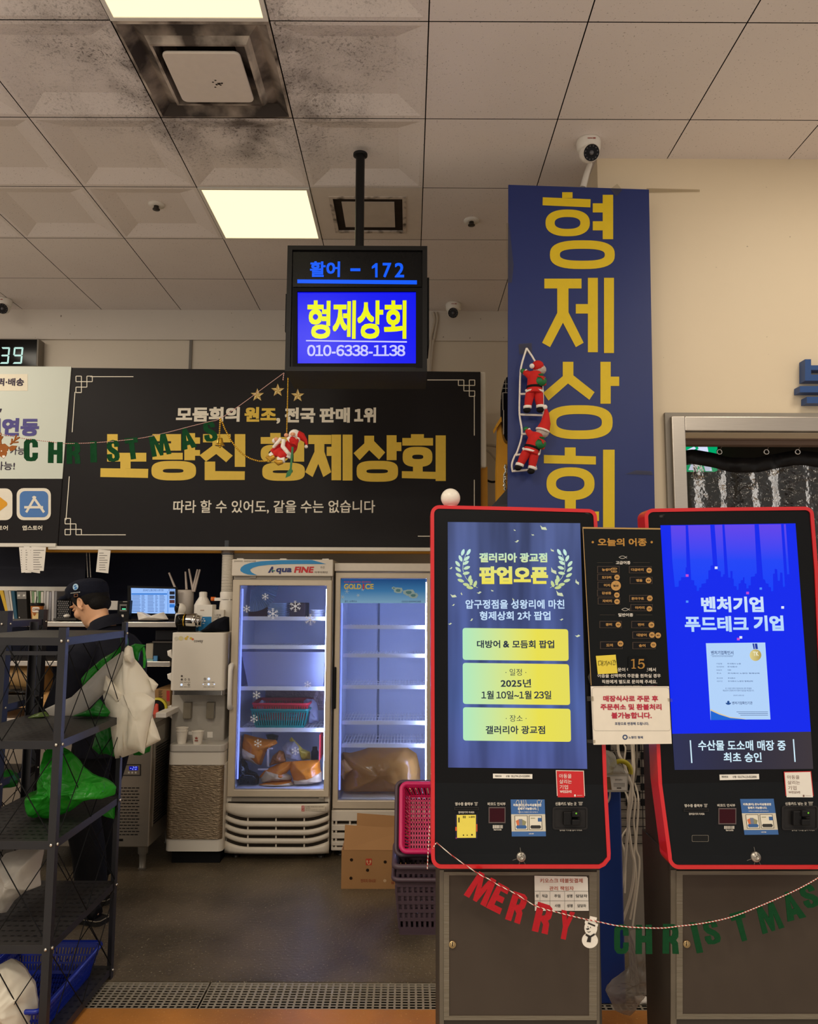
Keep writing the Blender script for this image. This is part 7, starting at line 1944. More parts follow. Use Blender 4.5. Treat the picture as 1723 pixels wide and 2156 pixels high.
b = MB(); b.text(q, '골드 쇼케이스', 96, 250, 165, 262, .0012, .01, z=zw); b.text(q, 'GOLD SHOWCASE', 416, 252, 524, 262, .0012, .01, z=zw); b.build('lettering', M('deep_blue_letter', (24, 56, 110), .4), gp, 'small dark blue lettering')
b = MB()
for (x, y, r) in ((108, 200, 14), (84, 232, 12), (140, 182, 8), (172, 222, 10), (196, 190, 9)):
    X, Y = zw(x, y); rr = r * .3756
    for k in range(3):
        a = k * math.pi / 3; dx, dy = math.cos(a) * rr, math.sin(a) * rr; nx, ny = -math.sin(a) * .4, math.cos(a) * .4
        b.pp(q, [(X - dx + nx, Y - dy + ny), (X + dx + nx, Y + dy + ny), (X + dx - nx, Y + dy - ny), (X - dx - nx, Y - dy - ny)], .001)
b.build('snow_print', M('snow_print', (196, 222, 240), .5), gp)
b = MB(); random.seed(3)
for (x, y, s_) in ((395, 195, 34), (455, 205, 36), (480, 222, 30), (372, 182, 14)):
    pts = [zw(x + s_ * math.cos(a) * random.uniform(.7, 1.1), y + s_ * .6 * math.sin(a) * random.uniform(.7, 1.1)) for a in [k * math.pi / 3.5 for k in range(7)]]; b.pp(q, pts, .001, mi=0)
    b.pp(q, [((p[0] + zw(x, y)[0]) / 2, (p[1] + zw(x, y)[1]) / 2) for p in pts], .0014, mi=1)
b.build('ice_print', [M('ice_light', (170, 206, 216), .3), M('ice_deep', (86, 146, 160), .3)], gp)
hx = U(704, 1480, FD2).x; b = MB(); b.box((hx - .011, FD2 - .014, U(704, 1492, FD2).z), (hx + .011, FD2, U(704, 1404, FD2).z)); b.build('handle', M('black_handle', (18, 18, 19), .4), door2, bevel=.005)
b = MB()
zA, zB = U(800, 1706, FD2).z, U(800, 1790, FD2).z
zr_ = [1706, 1728, 1736, 1748, 1754, 1765, 1771, 1780, 1784, 1790]
for k in range(0, 10, 2): b.box((g2['a'], FD2 - .01, U(800, zr_[k + 1], FD2).z), (g2['c'], FD2 + .02, U(800, zr_[k], FD2).z))
for x in (698, 706, 735, 760, 790, 830, 870): b.box((U(x, 1750, FD2).x, FD2 - .004, zB), (U(x + 4, 1750, FD2).x, FD2 + .01, zA))
b.build('kick_grille', CREAM, f2, bevel=.003)
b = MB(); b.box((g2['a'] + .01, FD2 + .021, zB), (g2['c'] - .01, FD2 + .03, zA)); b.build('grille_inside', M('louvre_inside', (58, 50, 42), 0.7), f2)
b = MB(); x = U(*zw(283, 800), FD2 + .5).x; b.box((x - .006, FD2 + .535, g2['z0'] + .1), (x + .006, FD2 + .542, g2['z1'] - .06)); b.build('back_seam', M('seam_grey', (120, 126, 138), .5), f2)
b = MB(); b.puff(cl=(g2['a'] + .04, g2['c'] - .06), vmin=g2['z0'] + .05, pl=PD(FD2 + .22), px=[zw(*p) for p in ((62, 1180), (75, 1100), (130, 1105), (190, 1090), (230, 1075), (440, 1070), (500, 1110), (520, 1200), (518, 1320), (490, 1345), (300, 1350), (150, 1342), (62, 1340))], thick=.15, nrm=.12, seed=31, freq=8, n=96); b.build('food_sack', Mbag('amber_film', (196, 142, 70), .35, .15, .12, .6, 9), None, 'big amber plastic sack on the floor of the nearly empty fridge', 'plastic sack')
b = MB(); b.puff(cl=(g2['a'] + .04, g2['c'] - .06), vmin=g2['z0'] + .05, pl=PD(FD2 + .1), px=[zw(*p) for p in ((62, 1230), (75, 1150), (95, 1140), (130, 1180), (150, 1195), (110, 1225), (90, 1260))], thick=.03, nrm=.5, seed=32); b.build('sack_knot', Mbag('amber_film', (196, 142, 70)), None, 'knotted amber bag neck at the left of the big sack', 'plastic bag')
b = MB(); b.box((g2['a'] + .05, FD2 + .08, g2['z0'] + .037), (g2['c'] - .05, FD2 + .5, g2['z0'] + .045)); b.build('tray_liner', M('white_liner', (226, 226, 224), .5), None, 'white liner under the amber sack in the fridge', 'liner')

# ------------------------------------------------------------------ water purifier
WD = 4.74
zp = ZC(330, 1140, .32473)
t = empty('water_purifier', (U(415, 1700, WD).x, WD + .2, 0), 'white standing water purifier with a foil-wrapped base', 'water purifier')
Pw = PD(WD)
WP = M('purifier_white', (228, 220, 206), .35, 0, .03, 5); WPG = M('purifier_grey', (176, 170, 160), .4)


def pbox(b, q, d, dep, r=.02, z=zp, mi=None):
    """upright rounded box from a pixel rectangle at distance d"""
    x0, y0, x1, y1 = q
    a = U(*z((x0 + x1) / 2, y0), d); c = U(*z((x0 + x1) / 2, y1), d); l = U(*z(x0, (y0 + y1) / 2), d).x; rr = U(*z(x1, (y0 + y1) / 2), d).x
    w = rr - l; o = [((l + rr) / 2 + p, d + dep / 2 + s_) for p, s_ in rrect(w, dep, r, 5)]
    b.loft([[Vector((p, s_, c.z)) for p, s_ in o], [Vector((p, s_, a.z)) for p, s_ in o]], smooth=False, mi=mi)


b = MB(); pbox(b, (92, 592, 441, 968), WD, .36); b.build('upper_body', WP, t, bevel=.004)
b = MB(); pbox(b, (95, 968, 440, 996), WD + .005, .33); b.build('chrome_band', M('chrome_band', (160, 156, 152), .25, .9), t)
b = MB(); pbox(b, (92, 996, 440, 1330), WD + .13, .22, .01); b.build('recess', WPG, t)
for x0, x1 in ((170, 222), (320, 372)):
    b = MB(); pbox(b, (x0, 1045, x1, 1150), WD + .09, .04, .006); b.build('tap_lever', M('lever_olive', (124, 116, 100), .4), t, bevel=.003)
b = MB(); pbox(b, (78, 1318, 438, 1366), WD - .03, .4, .03); b.build('drip_tray', M('tray_grey', (196, 190, 180), .4), t, bevel=.006)
b = MB(); pbox(b, (74, 1366, 434, 1448), WD - .02, .38, .03); pbox(b, (62, 1448, 432, 2010), WD - .015, .38, .03); b.build('lower_body', WP, t)
b = MB(); pbox(b, (60, 1452, 429, 1932), WD - .022, .395, .032)
b.build('foil_wrap', M('bubble_foil', (150, 132, 108), .3, .7, .3, 40, 0.9, stretch=(1, 1, 3.6)), t)
b = MB(); a_, c_ = zp(62, 2010), zp(436, 2030); b.box((U(360, 1790, WD).x, WD + .02, 0), (U(462, 1790, WD).x, WD + .34, U(400, 1793, WD).z)); b.build('base', MATTE, t)
b = MB(); q = PD(WD - .001); b.text(q, 'coway', 242, 640, 300, 660, .0004, .01, z=zp)
for (x, y, r) in ((163, 873, 7), (163, 895, 7)): b.pp(q, [zp(x + r * math.cos(a), y + r * math.sin(a)) for a in [k * math.pi / 5 for k in range(10)]], .0004)
for x in (186, 209): b.ring(q, (x - 6, 888, x + 6, 902), (x - 4, 891, x + 4, 899), .0004, 2, z=zp, n=12)
for x in (160, 185, 208, 313, 340, 365):
    b.pr(q, x - 10, 912, x + 10, 914, .0004, z=zp); b.pr(q, x - 10, 942, x + 10, 944, .0004, z=zp)
b.ring(q, (306, 884, 320, 900), (309, 887, 317, 897), .0004, 2, z=zp, n=12); b.ring(q, (201, 922, 215, 936), (204, 925, 212, 933), .0004, 2, z=zp, n=12)
b.build('lettering', M('grey_brown_print', (92, 84, 78), .5), t)
b = MB()
for (x, y, r) in ((338, 891, 8), (337, 926, 7), (161, 929, 7), (302, 926, 3), (374, 926, 4)): b.pp(q, [zp(x + r * math.cos(a), y + r * math.sin(a)) for a in [k * math.pi / 6 for k in range(12)]], .0006)
b.build('indicator', ME('blue_white_led', (206, 222, 255), 1.2), t)
b = MB()
for (x, y, r, mi) in ((128, 630, 14, 0), (157, 628, 16, 1), (190, 630, 10, 2), (200, 618, 7, 2), (222, 628, 9, 2), (234, 634, 8, 3)): b.pp(q, [zp(x + r * math.cos(a), y + r * .9 * math.sin(a)) for a in [k * math.pi / 7 for k in range(14)]], .0004, mi=mi)
b.build('sticker', [M('st_pale', (206, 198, 178), .5), M('st_cream', (212, 200, 150), .5), M('st_yellow', (214, 180, 70), .5), M('st_coral', (206, 110, 70), .5)], t)
b = MB(); b.pr(PD(WD + .128), 328, 1234, 364, 1272, 0, z=zp); b.pr(PD(WD + .128), 205, 1232, 232, 1254, 0, z=zp); b.build('small_label', PAPER, t)
b = MB()
for (y0, y1, x) in ((1060, 1150, 92), (700, 760, 92), (850, 910, 92)):
    b.puff(PD(WD + .1), [zp(*p) for p in ((x - 24, y0 + 10), (x + 4, y0), (x + 8, y1), (x - 20, y1 - 20))], .004, nrm=.2, seed=y0)
b.build('note_slip', PAPER, t, 'paper slips stuck to the side')


def cup(lab, cx, yb, h, d, r0, r1, n=1):
    p = U(*zp(cx, yb), d)
    t = empty('paper_cup', p, lab, 'paper cup', 'paper cups on the purifier tray')
    b = MB(); b.lathe([(r0 - .004, .002), (r0, 0), (r1, h)], p, n=28, smooth=False); b.lathe([(r1, h), (r1 + .0028, h + .001), (r1 + .0028, h + .004), (r1 - .001, h + .005)], p, n=28, smooth=False); b.lathe([(r1 - .001, h + .004), (r0 - .001, .006), (0, .006)], p, n=28, smooth=False); b.build('cup', M('paper_white', (236, 228, 214), .6), t)
    return t


trz = U(400, zp(0, 1318)[1], WD).z
dcup = WD + .015
h_ = .075
for lab, cx, dz in (('lower of two nested paper cups on the purifier tray', 161, 0), ('upper of two nested paper cups on the purifier tray', 161, .018)):
    t = cup(lab, cx, 1328, h_, dcup, .024, .034); t.location.z = trz + .001 + dz
t = cup('single paper cup with red crest print on the purifier tray', 265, 1326, h_, dcup - .01, .024, .034); t.location.z = trz + .001
b = MB(); b.pr(PD(dcup - .045), 246, 1298, 268, 1306, 0, z=zp); b.pp(PD(dcup - .046), [zp(*p) for p in ((246, 1276), (252, 1284), (256, 1274), (262, 1284), (268, 1276), (264, 1292), (250, 1292))], 0); o = b.build('crest_print', M('crest_red', (150, 70, 56), .5), t)

# things on top of the purifier
ztop = U(400, 1332, WD).z
zi = ZC(220, 1200, .16251)
ID = WD + .12
t = empty('can_sealer', (U(*zi(1080, 800), ID).x, ID, ztop), 'small black and chrome cylinder machine on the water purifier', 'machine')
b = MB(); a_ = U(*zi(1100, 660), ID); b.lathe([(0, -.075), (.04, -.075), (.042, -.05), (.042, -.015), (.036, -.012)], a_, (1, 0, 0), 24); b.build('motor', M('gloss_black', (18, 18, 18), .12), t)
b = MB(); b.lathe([(.045, -.012), (.047, .02), (.047, .045), (.04, .05), (.034, .06), (.034, .075), (0, .076)], a_, (1, 0, 0), 28); b.build('chrome_drum', CHROME, t)
b = MB(); b.lathe([(.0425, -.03), (.0445, -.029), (.0445, -.024), (.0425, -.023)], a_, (1, 0, 0), 28); b.build('gold_ring', GOLD, t)
b = MB(); b.box((a_.x - .06, ID - .035, ztop), (a_.x + .05, ID + .035, ztop + .035)); b.box((a_.x - .045, ID - .02, ztop + .03), (a_.x + .035, ID + .02, a_.z - .03)); b.build('foot_block', M('gloss_black', (18, 18, 18), .12), t, bevel=.004)


def box_thing(name, lab, cat, q, d, dep, mat, z=zi, zbase=None, bevel=.003, group=None):
    x0, y0, x1, y1 = q; a = U(*z(x0, y0), d); c = U(*z(x1, y1), d)
    zb = c.z if zbase is None else zbase
    t = empty(name, ((a.x + c.x) / 2, d + dep / 2, zb), lab, cat, group)
    b = MB(); b.box((a.x, d, zb), (c.x, d + dep, a.z)); b.build('carton' if cat == 'box' else 'body', mat, t, bevel=bevel)
    return t, PD(d - .0006)


t, P = box_thing('glove_box', 'white and blue carton with nozzle bottle behind it on the purifier', 'box', (1195, 450, 1390, 790), WD + .2, .1, WHITE, zbase=ztop)
b = MB(); b.pr(P, 1196, 606, 1388, 790, 0, z=zi); b.build('blue_panel', M('carton_blue', (20, 120, 180), .5), t)
b = MB(); b.text(P, '세척제', 1240, 516, 1290, 532, .0004, .02, mi=1, z=zi); b.pr(P, 1230, 630, 1298, 638, .0004, mi=0, z=zi); b.pr(P, 1230, 688, 1298, 696, .0004, mi=0, z=zi)
for x in (1230, 1265, 1298): b.pp(P, [zi(x + 12 * math.cos(a), 660 + 10 * math.sin(a)) for a in [k * math.pi / 5 for k in range(10)]], .0004, mi=0)
b.build('lettering', [INK_W, M('rust_ink', (150, 96, 66), .6)], t)
t = empty('spray_bottle', (U(*zi(1265, 440), WD + .34).x, WD + .34, ztop), 'white capped bottle standing behind the blue carton', 'bottle')
b = MB(); c = U(*zi(1265, 790), WD + .34); zz_ = U(*zi(1265, 395), WD + .34).z; b.lathe([(0, 0), (.055, 0), (.055, zz_ - ztop - .03), (.04, zz_ - ztop)], (c.x, WD + .34, ztop), n=20); b.build('body', WHITE, t)
b = MB(); z2 = U(*zi(1265, 350), WD + .34).z; z3_ = U(*zi(1265, 290), WD + .34).z; b.lathe([(.04, zz_), (.026, z2), (.026, z3_), (.018, z3_ + .004), (0, z3_ + .004)], (c.x, WD + .34, 0), n=12, smooth=False); b.build('cap', WHITE, t)
t, P = box_thing('glove_carton', 'pale carton with dark wording next to the fridge on the purifier', 'box', (1396, 515, 1545, 700), WD + .22, .1, M('pale_carton', (216, 208, 196), .6), zbase=ztop)
b = MB(); b.text(P, '니트릴', 1430, 572, 1510, 600, .0004, .01, z=zi); b.text(P, '다운', 1430, 604, 1490, 630, .0004, .01, z=zi); b.build('lettering', M('grey_ink2', (84, 80, 80), .6), t)
b = MB(); b.puff(PD(WD + .09), [zi(*p) for p in ((1232, 795), (1290, 760), (1370, 690), (1470, 630), (1560, 600), (1618, 610), (1622, 800), (1400, 806), (1270, 805))], .05, nrm=.25, seed=41, freq=9); b.build('folded_cloth', M('navy_cloth', (16, 18, 26), .9, 0, .2, 30, .3), None, 'dark folded cloth lying on top of the purifier by the fridge', 'cloth')
t = empty('cup_dispenser', (U(482, 1230, WD + .3).x, WD + .3, ztop), 'tall stack of paper cups in a white dispenser beside the fridge', 'cup dispenser')
b = MB(); c = U(*zi(1585, 300), WD + .3)
zT, zM, zB_ = U(484, 1168, WD + .3).z, U(484, 1247, WD + .3).z, ztop
for k in range(34):
    z_ = zM + (zT - zM) * k / 34; b.lathe([(.034, z_), (.036, z_ + .002), (.036, z_ + .0045), (.033, z_ + .005)], (c.x, WD + .3, 0), n=18)
b.build('cup_stack', M('paper_white', (236, 228, 214), .6), t)
b = MB(); b.lathe([(.04, zM - .045), (.042, zM - .005), (.038, zM + .004)], (c.x, WD + .3, 0), n=20); b.lathe([(0, zB_), (.045, zB_), (.045, zM - .1), (.04, zM - .05)], (c.x, WD + .3, 0), n=20)
p = U(*zi(1440, 375), WD + .3); b.box((p.x, WD + .27, p.z - .012), (c.x + .03, WD + .33, p.z + .008)); b.build('holder', WHITE, t)
b = MB(); b.lathe([(.013, -.028), (.013, 0), (0, 0)][::-1], p + Vector((0, 0, 0)), (1, 0, 0), 14); b.build('orange_tip', M('orange_plastic', (226, 110, 30), .4), t)
b = MB(); b.tube([(c.x, WD + .3, zT), (c.x, WD + .3, zT + .09)], .042, 20); b.build('clear_tube', Mglass('clear_tube', (200, 200, 206), .1, .3, .1), t)

# ------------------------------------------------------------------ under-counter freezer
UD = 4.60
zu = ZC(0, 1560, .27858)
ux0, ux1 = U(-40, 1700, UD).x, U(316, 1700, UD).x
uzt, uzb = U(300, 1524, UD).z, U(300, 1784, UD).z
t = empty('under_counter_freezer', ((ux0 + ux1) / 2, UD + .3, 0), 'stainless under-counter freezer with blue temperature display behind the worker', 'freezer')
SS = M('dull_stainless', (150, 141, 128), .4, .7, .1, 8)
b = MB(); b.box((ux0, UD, uzb), (ux1, UD + .62, uzt)); b.build('cabinet', SS, t, bevel=.006)
b = MB(); b.box((ux0, UD - .01, uzt), (ux1 + .005, UD + .63, uzt + .03)); b.build('worktop', STEEL, t, bevel=.004)
b = MB(); q = PD(UD - .002); b.pr(q, 820, 176, 1065, 264, 0, -.002, mi=0, z=zu); b.pr(q, 828, 184, 1057, 256, .0004, mi=1, z=zu)
for x in (968, 994, 1020): b.pr(q, x, 232, x + 12, 246, .001, mi=2, z=zu)
for k in range(3): b.ring(q, (855 + k * 22, 198, 872 + k * 22, 218), (859 + k * 22, 202, 868 + k * 22, 214), .001, 2, mi=0, z=zu, n=12)
b.build('control_strip', [M('strip_dark', (50, 48, 46), .4), M('strip_metal', (138, 130, 118), .35, .6), M('key_white', (206, 200, 190), .5)], t)
b = MB(); b.pr(q, 976, 192, 1044, 222, .0006, z=zu); ds = b.build('display', ME('display_blue', (6, 6, 130), 1.0), t)
b = MB(); qq = q.up(.0012)
seg7(qq, *zu(998, 194), *zu(1012, 219), 'abged', 0, 1.0, .15); seg7(qq, *zu(1018, 194), *zu(1032, 219), 'abcdef', 0, 1.0, .15); b.pr(qq, 984, 204, 993, 209, 0, z=zu); b.build('digits', ME('display_digit', (120, 140, 255), 1.6), ds)
b = MB()
for r in range(16):
    y = 352 + r * 23.5
    for k in range(5):
        x = 905 + k * 31 - (12 if r % 2 else 0)
        b.pr(q, x, y, x + 24, y + 7, .0004, z=zu)
b.pr(q, 890, 740, 930, 758, .0004, z=zu)
b.build('vent_slots', M('slot_dark', (22, 20, 18), .8), t)
b = MB(); b.box((ux1 - .0, UD + .05, uzb + .1), (ux1 + .004, UD + .3, uzt - .12)); b.build('side_grille_frame', SS, t)
b = MB()
for k in range(30): z_ = uzb + .11 + k * (uzt - .13 - uzb - .11) / 30; b.box((ux1 + .004, UD + .06, z_), (ux1 + .007, UD + .29, z_ + .006))
b.build('side_grille', M('grille_dark', (28, 27, 26), .6), t)
b = MB(); b.box((ux1, UD + .03, uzt - .2), (ux1 + .002, UD + .22, uzt - .03)); b.build('spec_sheet', M('sheet_grey', (150, 144, 132), .6), t)
for x in (ux1 - .05, ux0 + .3):
    for y in (UD + .06, UD + .54):
        b = MB(); b.lathe([(.03, uzb), (.028, uzb - .05), (.02, uzb - .055), (.018, .012), (.024, .0), (0, 0)], (x, y, 0), n=16); b.build('leg', M('zinc_leg', (150, 144, 134), .45, .6), t)

# ------------------------------------------------------------------ counter behind: shelves and blind
CD2 = 4.98
b = MB(); q0, q1 = U(-60, 1308, CD2), U(372, 1321, CD2)
b.box((q0.x, CD2, q1.z), (q1.x, BW - .02, q0.z)); b.build('upper_shelf', STEEL, None, 'long stainless shelf holding the monitor and binders', 'shelf', bevel=.004)
SH = q0.z
b = MB(); q2, q3 = U(-60, 1391, CD2), U(358, 1404, CD2); b.box((q2.x, CD2, q3.z), (q3.x, BW - .02, q2.z)); b.build('lower_shelf', STEEL, None, 'lower stainless shelf under the monitor shelf', 'shelf', bevel=.004)
SH2 = q2.z
NAVY = M('navy_wall_panel', (22, 25, 42), .7, 0, .08, 4)
b = MB(); b.box((-4.0, BW - .03, .4), (U(486, 1250, BW).x, BW - .008, U(300, 1150, BW).z)); b.build('wall_panel_backdrop', NAVY, kind='structure').name = 'wall_lining'
BLD = 5.25
t = empty('roller_blind', (U(60, 1240, BLD).x, BLD, U(60, 1243, BLD).z), 'dark roller blind with white bottom bar at the left above the binders', 'blind')
b = MB(); a_, c_ = U(-60, 1150, BLD), U(178, 1236, BLD); b.box((a_.x, BLD, c_.z), (c_.x, BLD + .004, a_.z + .1)); b.box((a_.x, BLD - .002, U(60, 1199, BLD).z), (c_.x, BLD, U(60, 1198, BLD).z)); b.build('fabric', M('blind_charcoal', (38, 39, 48), .75, 0, .06, 12), t)
b = MB(); b.box((a_.x, BLD - .008, U(60, 1244, BLD).z), (c_.x, BLD + .008, U(60, 1235, BLD).z)); b.build('bottom_bar', M('white_rail', (226, 220, 208), 0.4), t)
b = MB()
for x in (182, 188): beads(b, [U(x, 1158, BLD - .01), U(x + 3, 1216, BLD - .01)], .004, .0095)
b.build('bead_cord', WHITE, t)
for k, (pts, dz) in enumerate((([(40, 1152), (50, 1152), (55, 1205), (45, 1206)], 0), ([(50, 1151), (62, 1151), (66, 1206), (53, 1206)], .002), ([(60, 1152), (88, 1152), (84, 1207), (62, 1204)], .004), ([(66, 1151), (97, 1152), (92, 1202), (60, 1202)], .006))):
    P = PD(4.955 - dz); t = empty('receipt', P.pt(*P.px(*pts[0])), ('receipt slip hanging from the rail, leftmost of the bunch', 'receipt slip hanging from the rail, second in the bunch', 'receipt slip hanging from the rail, behind the front one', 'receipt slip hanging from the rail, frontmost of the bunch')[k], 'receipt', 'receipts hanging under the banner rail')
    b = MB(); b.pp(P, pts, 0, -.0006); b.build('paper', PAPER, t)
    b = MB()
    for i in range(9):
        y = 1158 + i * 5; b.pr(P, pts[0][0] + 4, y, pts[0][0] + 4 + (pts[1][0] - pts[0][0] - 8) * random.uniform(.5, 1), y + 1.2, .0005)
    b.build('print', M('receipt_ink', (120, 114, 108), .7), t)
P = PD(4.955); t = empty('receipt', U(220, 1207, 4.955), 'single receipt slip hanging above the monitor', 'receipt', 'receipts hanging under the banner rail')
b = MB(); b.pp(P, [(207, 1157), (233, 1159), (228, 1207), (202, 1204)], 0, -.0006); b.build('paper', PAPER, t)
b = MB()
for i in range(8): b.pr(P, 209, 1164 + i * 5, 209 + 18 * random.uniform(.5, 1), 1165.2 + i * 5, .0005)
b.build('print', M('receipt_ink', (120, 114, 108), .7), t)

# items on the upper shelf
MD = 5.12
t = empty('computer_monitor', (U(322, 1300, MD).x, MD, SH), 'computer monitor with pale blue order table on the upper shelf', 'monitor')
P = PD(MD)
b = MB(); b.pp(P, [(268, 1233), (372, 1236), (372, 1298), (269, 1298)], 0, -.03); b.build('casing', BLACK, t, bevel=.003)
b = MB(); b.pp(P, [(276, 1238), (369, 1240), (369, 1292), (277, 1291)], .002); sc_ = b.build('screen', ME('monitor_blue', (150, 190, 250), 1.0), t)
b = MB(); b.text(P, '2024년 12월 29일 노량진점', 301, 1240.5, 344, 1245, .003, .01, z=None); b.text(P, '08:34:26', 355, 1240.5, 368, 1244, .003, .01)
for r in range(12):
    y = 1253.3 + r * 3.05
    for x0, x1 in ((278, 297), (298, 306), (311, 325), (327, 333), (336, 348)): b.pr(P, x0, y, x1 - random.random() * 3, y + 1, .003)
b.build('lettering', ME('monitor_ink', (70, 92, 150), 1.0), sc_)
b = MB(); b.pr(P, 277, 1249.2, 352, 1252, .0028, mi=0)
for k, mi in enumerate((1, 2, 3, 0)): b.pr(P, 357, 1245 + k * 9, 368, 1252 + k * 9, .0028, mi=mi)
b.pr(P, 353, 1245, 354, 1291, .0028, mi=0)
b.build('table_bars', [ME('bar_blue', (48, 120, 210), 1.0), ME('bar_black', (26, 28, 40), 1.0), ME('bar_grey', (46, 46, 56), 1.0), ME('bar_brown', (90, 50, 50), 1.0)], sc_)
b = MB(); c = U(322, 1300, MD); b.box((c.x - .08, MD - .06, SH), (c.x + .08, MD + .08, SH + .008)); b.box((c.x - .02, MD + .03, SH), (c.x + .02, MD + .05, SH + .12)); b.build('stand', BLACK, t)
t = empty('wifi_router', (U(388, 1300, 5.25).x, 5.25, SH), 'white cylindrical router with raised thin antennas on the upper shelf', 'router')
RD = 5.25; c = U(388, 1300, RD); zt_ = U(388, 1242, RD).z; r_ = 18 / FPX * RD
b = MB(); b.lathe([(0, SH), (r_, SH), (r_, zt_ - .004), (r_ - .004, zt_), (0, zt_)], (c.x, RD, 0), n=32); b.build('body', M('router_white', (216, 206, 196), .4), t)
for (x0, y0, x1, y1) in ((371, 1243, 356, 1206), (393, 1241, 390.5, 1204), (407, 1246, 398, 1198), (406, 1242, 416, 1199), (409, 1246, 421, 1199)):
    b = MB(); b.tube([U(x0, y0, RD - .03), U(x1, y1, RD)], [.0085, .006], 8); b.build('antenna', M('antenna_beige', (196, 182, 172), .45), t)
WCD = 4.99 + .06
t = empty('web_camera', (U(379, 1305, WCD).x, WCD, SH), 'white ball webcam with black face beside the router', 'webcam')
b = MB(); c = U(380, 1282, WCD); rr = 12 / FPX * WCD; b.sphere(c, rr, 24); b.lathe([(0, SH), (.036, SH), (.03, c.z - rr * .9), (.02, c.z - rr * .6)], (c.x, WCD, 0), n=24); b.build('body', WHITE, t)
b = MB(); b.sphere(c + Vector((-.012, -rr * .42, .004)), (rr * .6, rr * .66, rr * .85), 18); b.build('lens', M('gloss_black', (18, 18, 18), .12), t)
b = MB(); b.puff(PD(5.03), [zi(*p) for p in ((420, 545), (490, 545), (580, 605), (680, 570), (770, 545), (800, 590), (830, 640), (660, 655), (440, 650))], .04, nrm=.35, seed=44, freq=12); b.build('paper_towel', M('soft_paper', (236, 230, 222), .85), None, 'crumpled white paper towel in front of the monitor', 'paper towel')
t = empty('fingerprint_reader', (U(262, 1305, 5.03).x, 5.03, SH), 'black fingerprint reader with green light right of the worker', 'reader')
P = PD(5.03)
b = MB(); b.pp(P, [(248, 1266), (274, 1264), (271, 1305), (246, 1306)], 0, -.05); b.build('body', BLACK, t, bevel=.004)
b = MB(); b.pr(P, 252, 1272, 267, 1287, .0015, .0, mi=1); b.pr(P, 254, 1276, 266, 1284, .002, mi=0); b.build('window', [M('gloss_black', (18, 18, 18), .12), M('reader_rim', (110, 106, 100), .3)], t)
b = MB(); b.pr(P, 257, 1281, 265, 1283.5, .003); b.build('green_light', ME('reader_green', (90, 220, 160), 1.2), t)
b = MB(); b.pr(P, 256, 1294, 260.5, 1299, .002); b.pr(P, 259, 1266.5, 268, 1267.5, .002); b.build('print', PANW, t)
b = MB(); b.box(tuple(U(225, 1284, 5.05) + Vector((0, 0, 0))), tuple(U(248, 1265, 5.05) + Vector((0, .01, 0)))); b.build('white_card', M('card_speck', (196, 190, 182), .6, 0, .3, 300), None, 'pale printed card propped behind the worker', 'card')

# left end of the shelf: binders, folders, coffee cup, mesh holder, mouse
BI = 5.10


def upright(name, lab, px, col, dep=.26, cat='binder', group='files and binders on the upper shelf', rough=.6):
    t = empty(name, U(px[2][0], px[2][1], BI), lab, cat, group)
    b = MB(); b.pp(PD(BI), px, 0, -dep); b.build('cover', M('file_%d_%d_%d' % col, col, rough, 0, .1, 20), t, bevel=.002)
    return t


yb = 1307
upright('folder', 'yellow folder leaning at the far left of the shelf', [(-2, 1243), (6, 1243), (19, yb - 14), (13, yb - 12)], (206, 166, 40))
upright('folder', 'clear-sleeved papers beside the yellow folder', [(8, 1243), (17, 1243), (26.5, yb), (20, yb)], (176, 170, 160))
upright('folder', 'white papers left of the teal folder', [(18, 1244), (22, 1244), (30, yb), (27, yb)], (206, 200, 190))
upright('folder', 'dark teal folder beside the black binder', [(23, 1244), (30, 1244), (37, yb), (30.5, yb)], (22, 76, 100))
t = upright('binder', 'thick black binder with grey label left of the coffee cup', [(35, 1243), (55, 1243), (58, yb), (38, yb)], (44, 42, 40))
b = MB(); b.pp(PD(BI - .001), [(35.5, 1246), (55, 1246), (55.5, 1261), (36, 1261)], 0); b.build('spine_label', M('label_grey', (128, 124, 118), .5), t)
b = MB(); b.text(PD(BI - .002), 'A4', 37, 1251, 42, 1256, 0, .03); b.text(PD(BI - .002), 'A4', 48, 1251, 53, 1256, 0, .03); b.build('lettering', INK_W, t)
b = MB(); b.lathe([(.005, 0), (.005, .003), (0, .004)], U(41, 1300, BI), (0, -1, 0), 12); b.build('ring', CHROME, t)
fc = [((63, 66, 66, 69), (196, 188, 172)), ((67, 71, 69, 74), (120, 150, 110)), ((72, 76, 73, 77), (214, 208, 196)), ((77, 81, 77, 81), (150, 172, 150)), ((82, 85, 82, 85), (90, 140, 84)), ((86, 91, 85, 90), (214, 206, 194)), ((92, 97, 90, 95), (186, 182, 178)), ((98, 103, 96, 101), (204, 200, 196)), ((104, 108, 102, 106), (160, 158, 164)), ((109, 114, 108, 113), (196, 192, 190)), ((115, 120, 113, 118), (130, 128, 130))]
for k, (xx_, col) in enumerate(fc):
    upright('paper_file', 'one of the thin upright files between the coffee cup and the mesh holder', [(xx_[0], 1244 + (k % 3)), (xx_[1], 1244 + (k % 3)), (xx_[3], yb), (xx_[2], yb)], col, dep=.22, cat='file', group='thin upright files by the coffee cup')
t = empty('coffee_cup', (U(77, 1307, 5.03).x, 5.03, SH), 'orange and brown takeaway coffee cup with black lid on the shelf', 'coffee cup')
c = U(77, 1307, 5.03); hh = U(77, 1274, 5.03).z - SH
b = MB(); b.lathe([(0, 0), (.029, 0), (.04, hh), (0, hh)], (c.x, 5.03, SH), n=28); b.build('cup', M('cup_orange', (176, 104, 42), .5, 0, .25, 30), t)
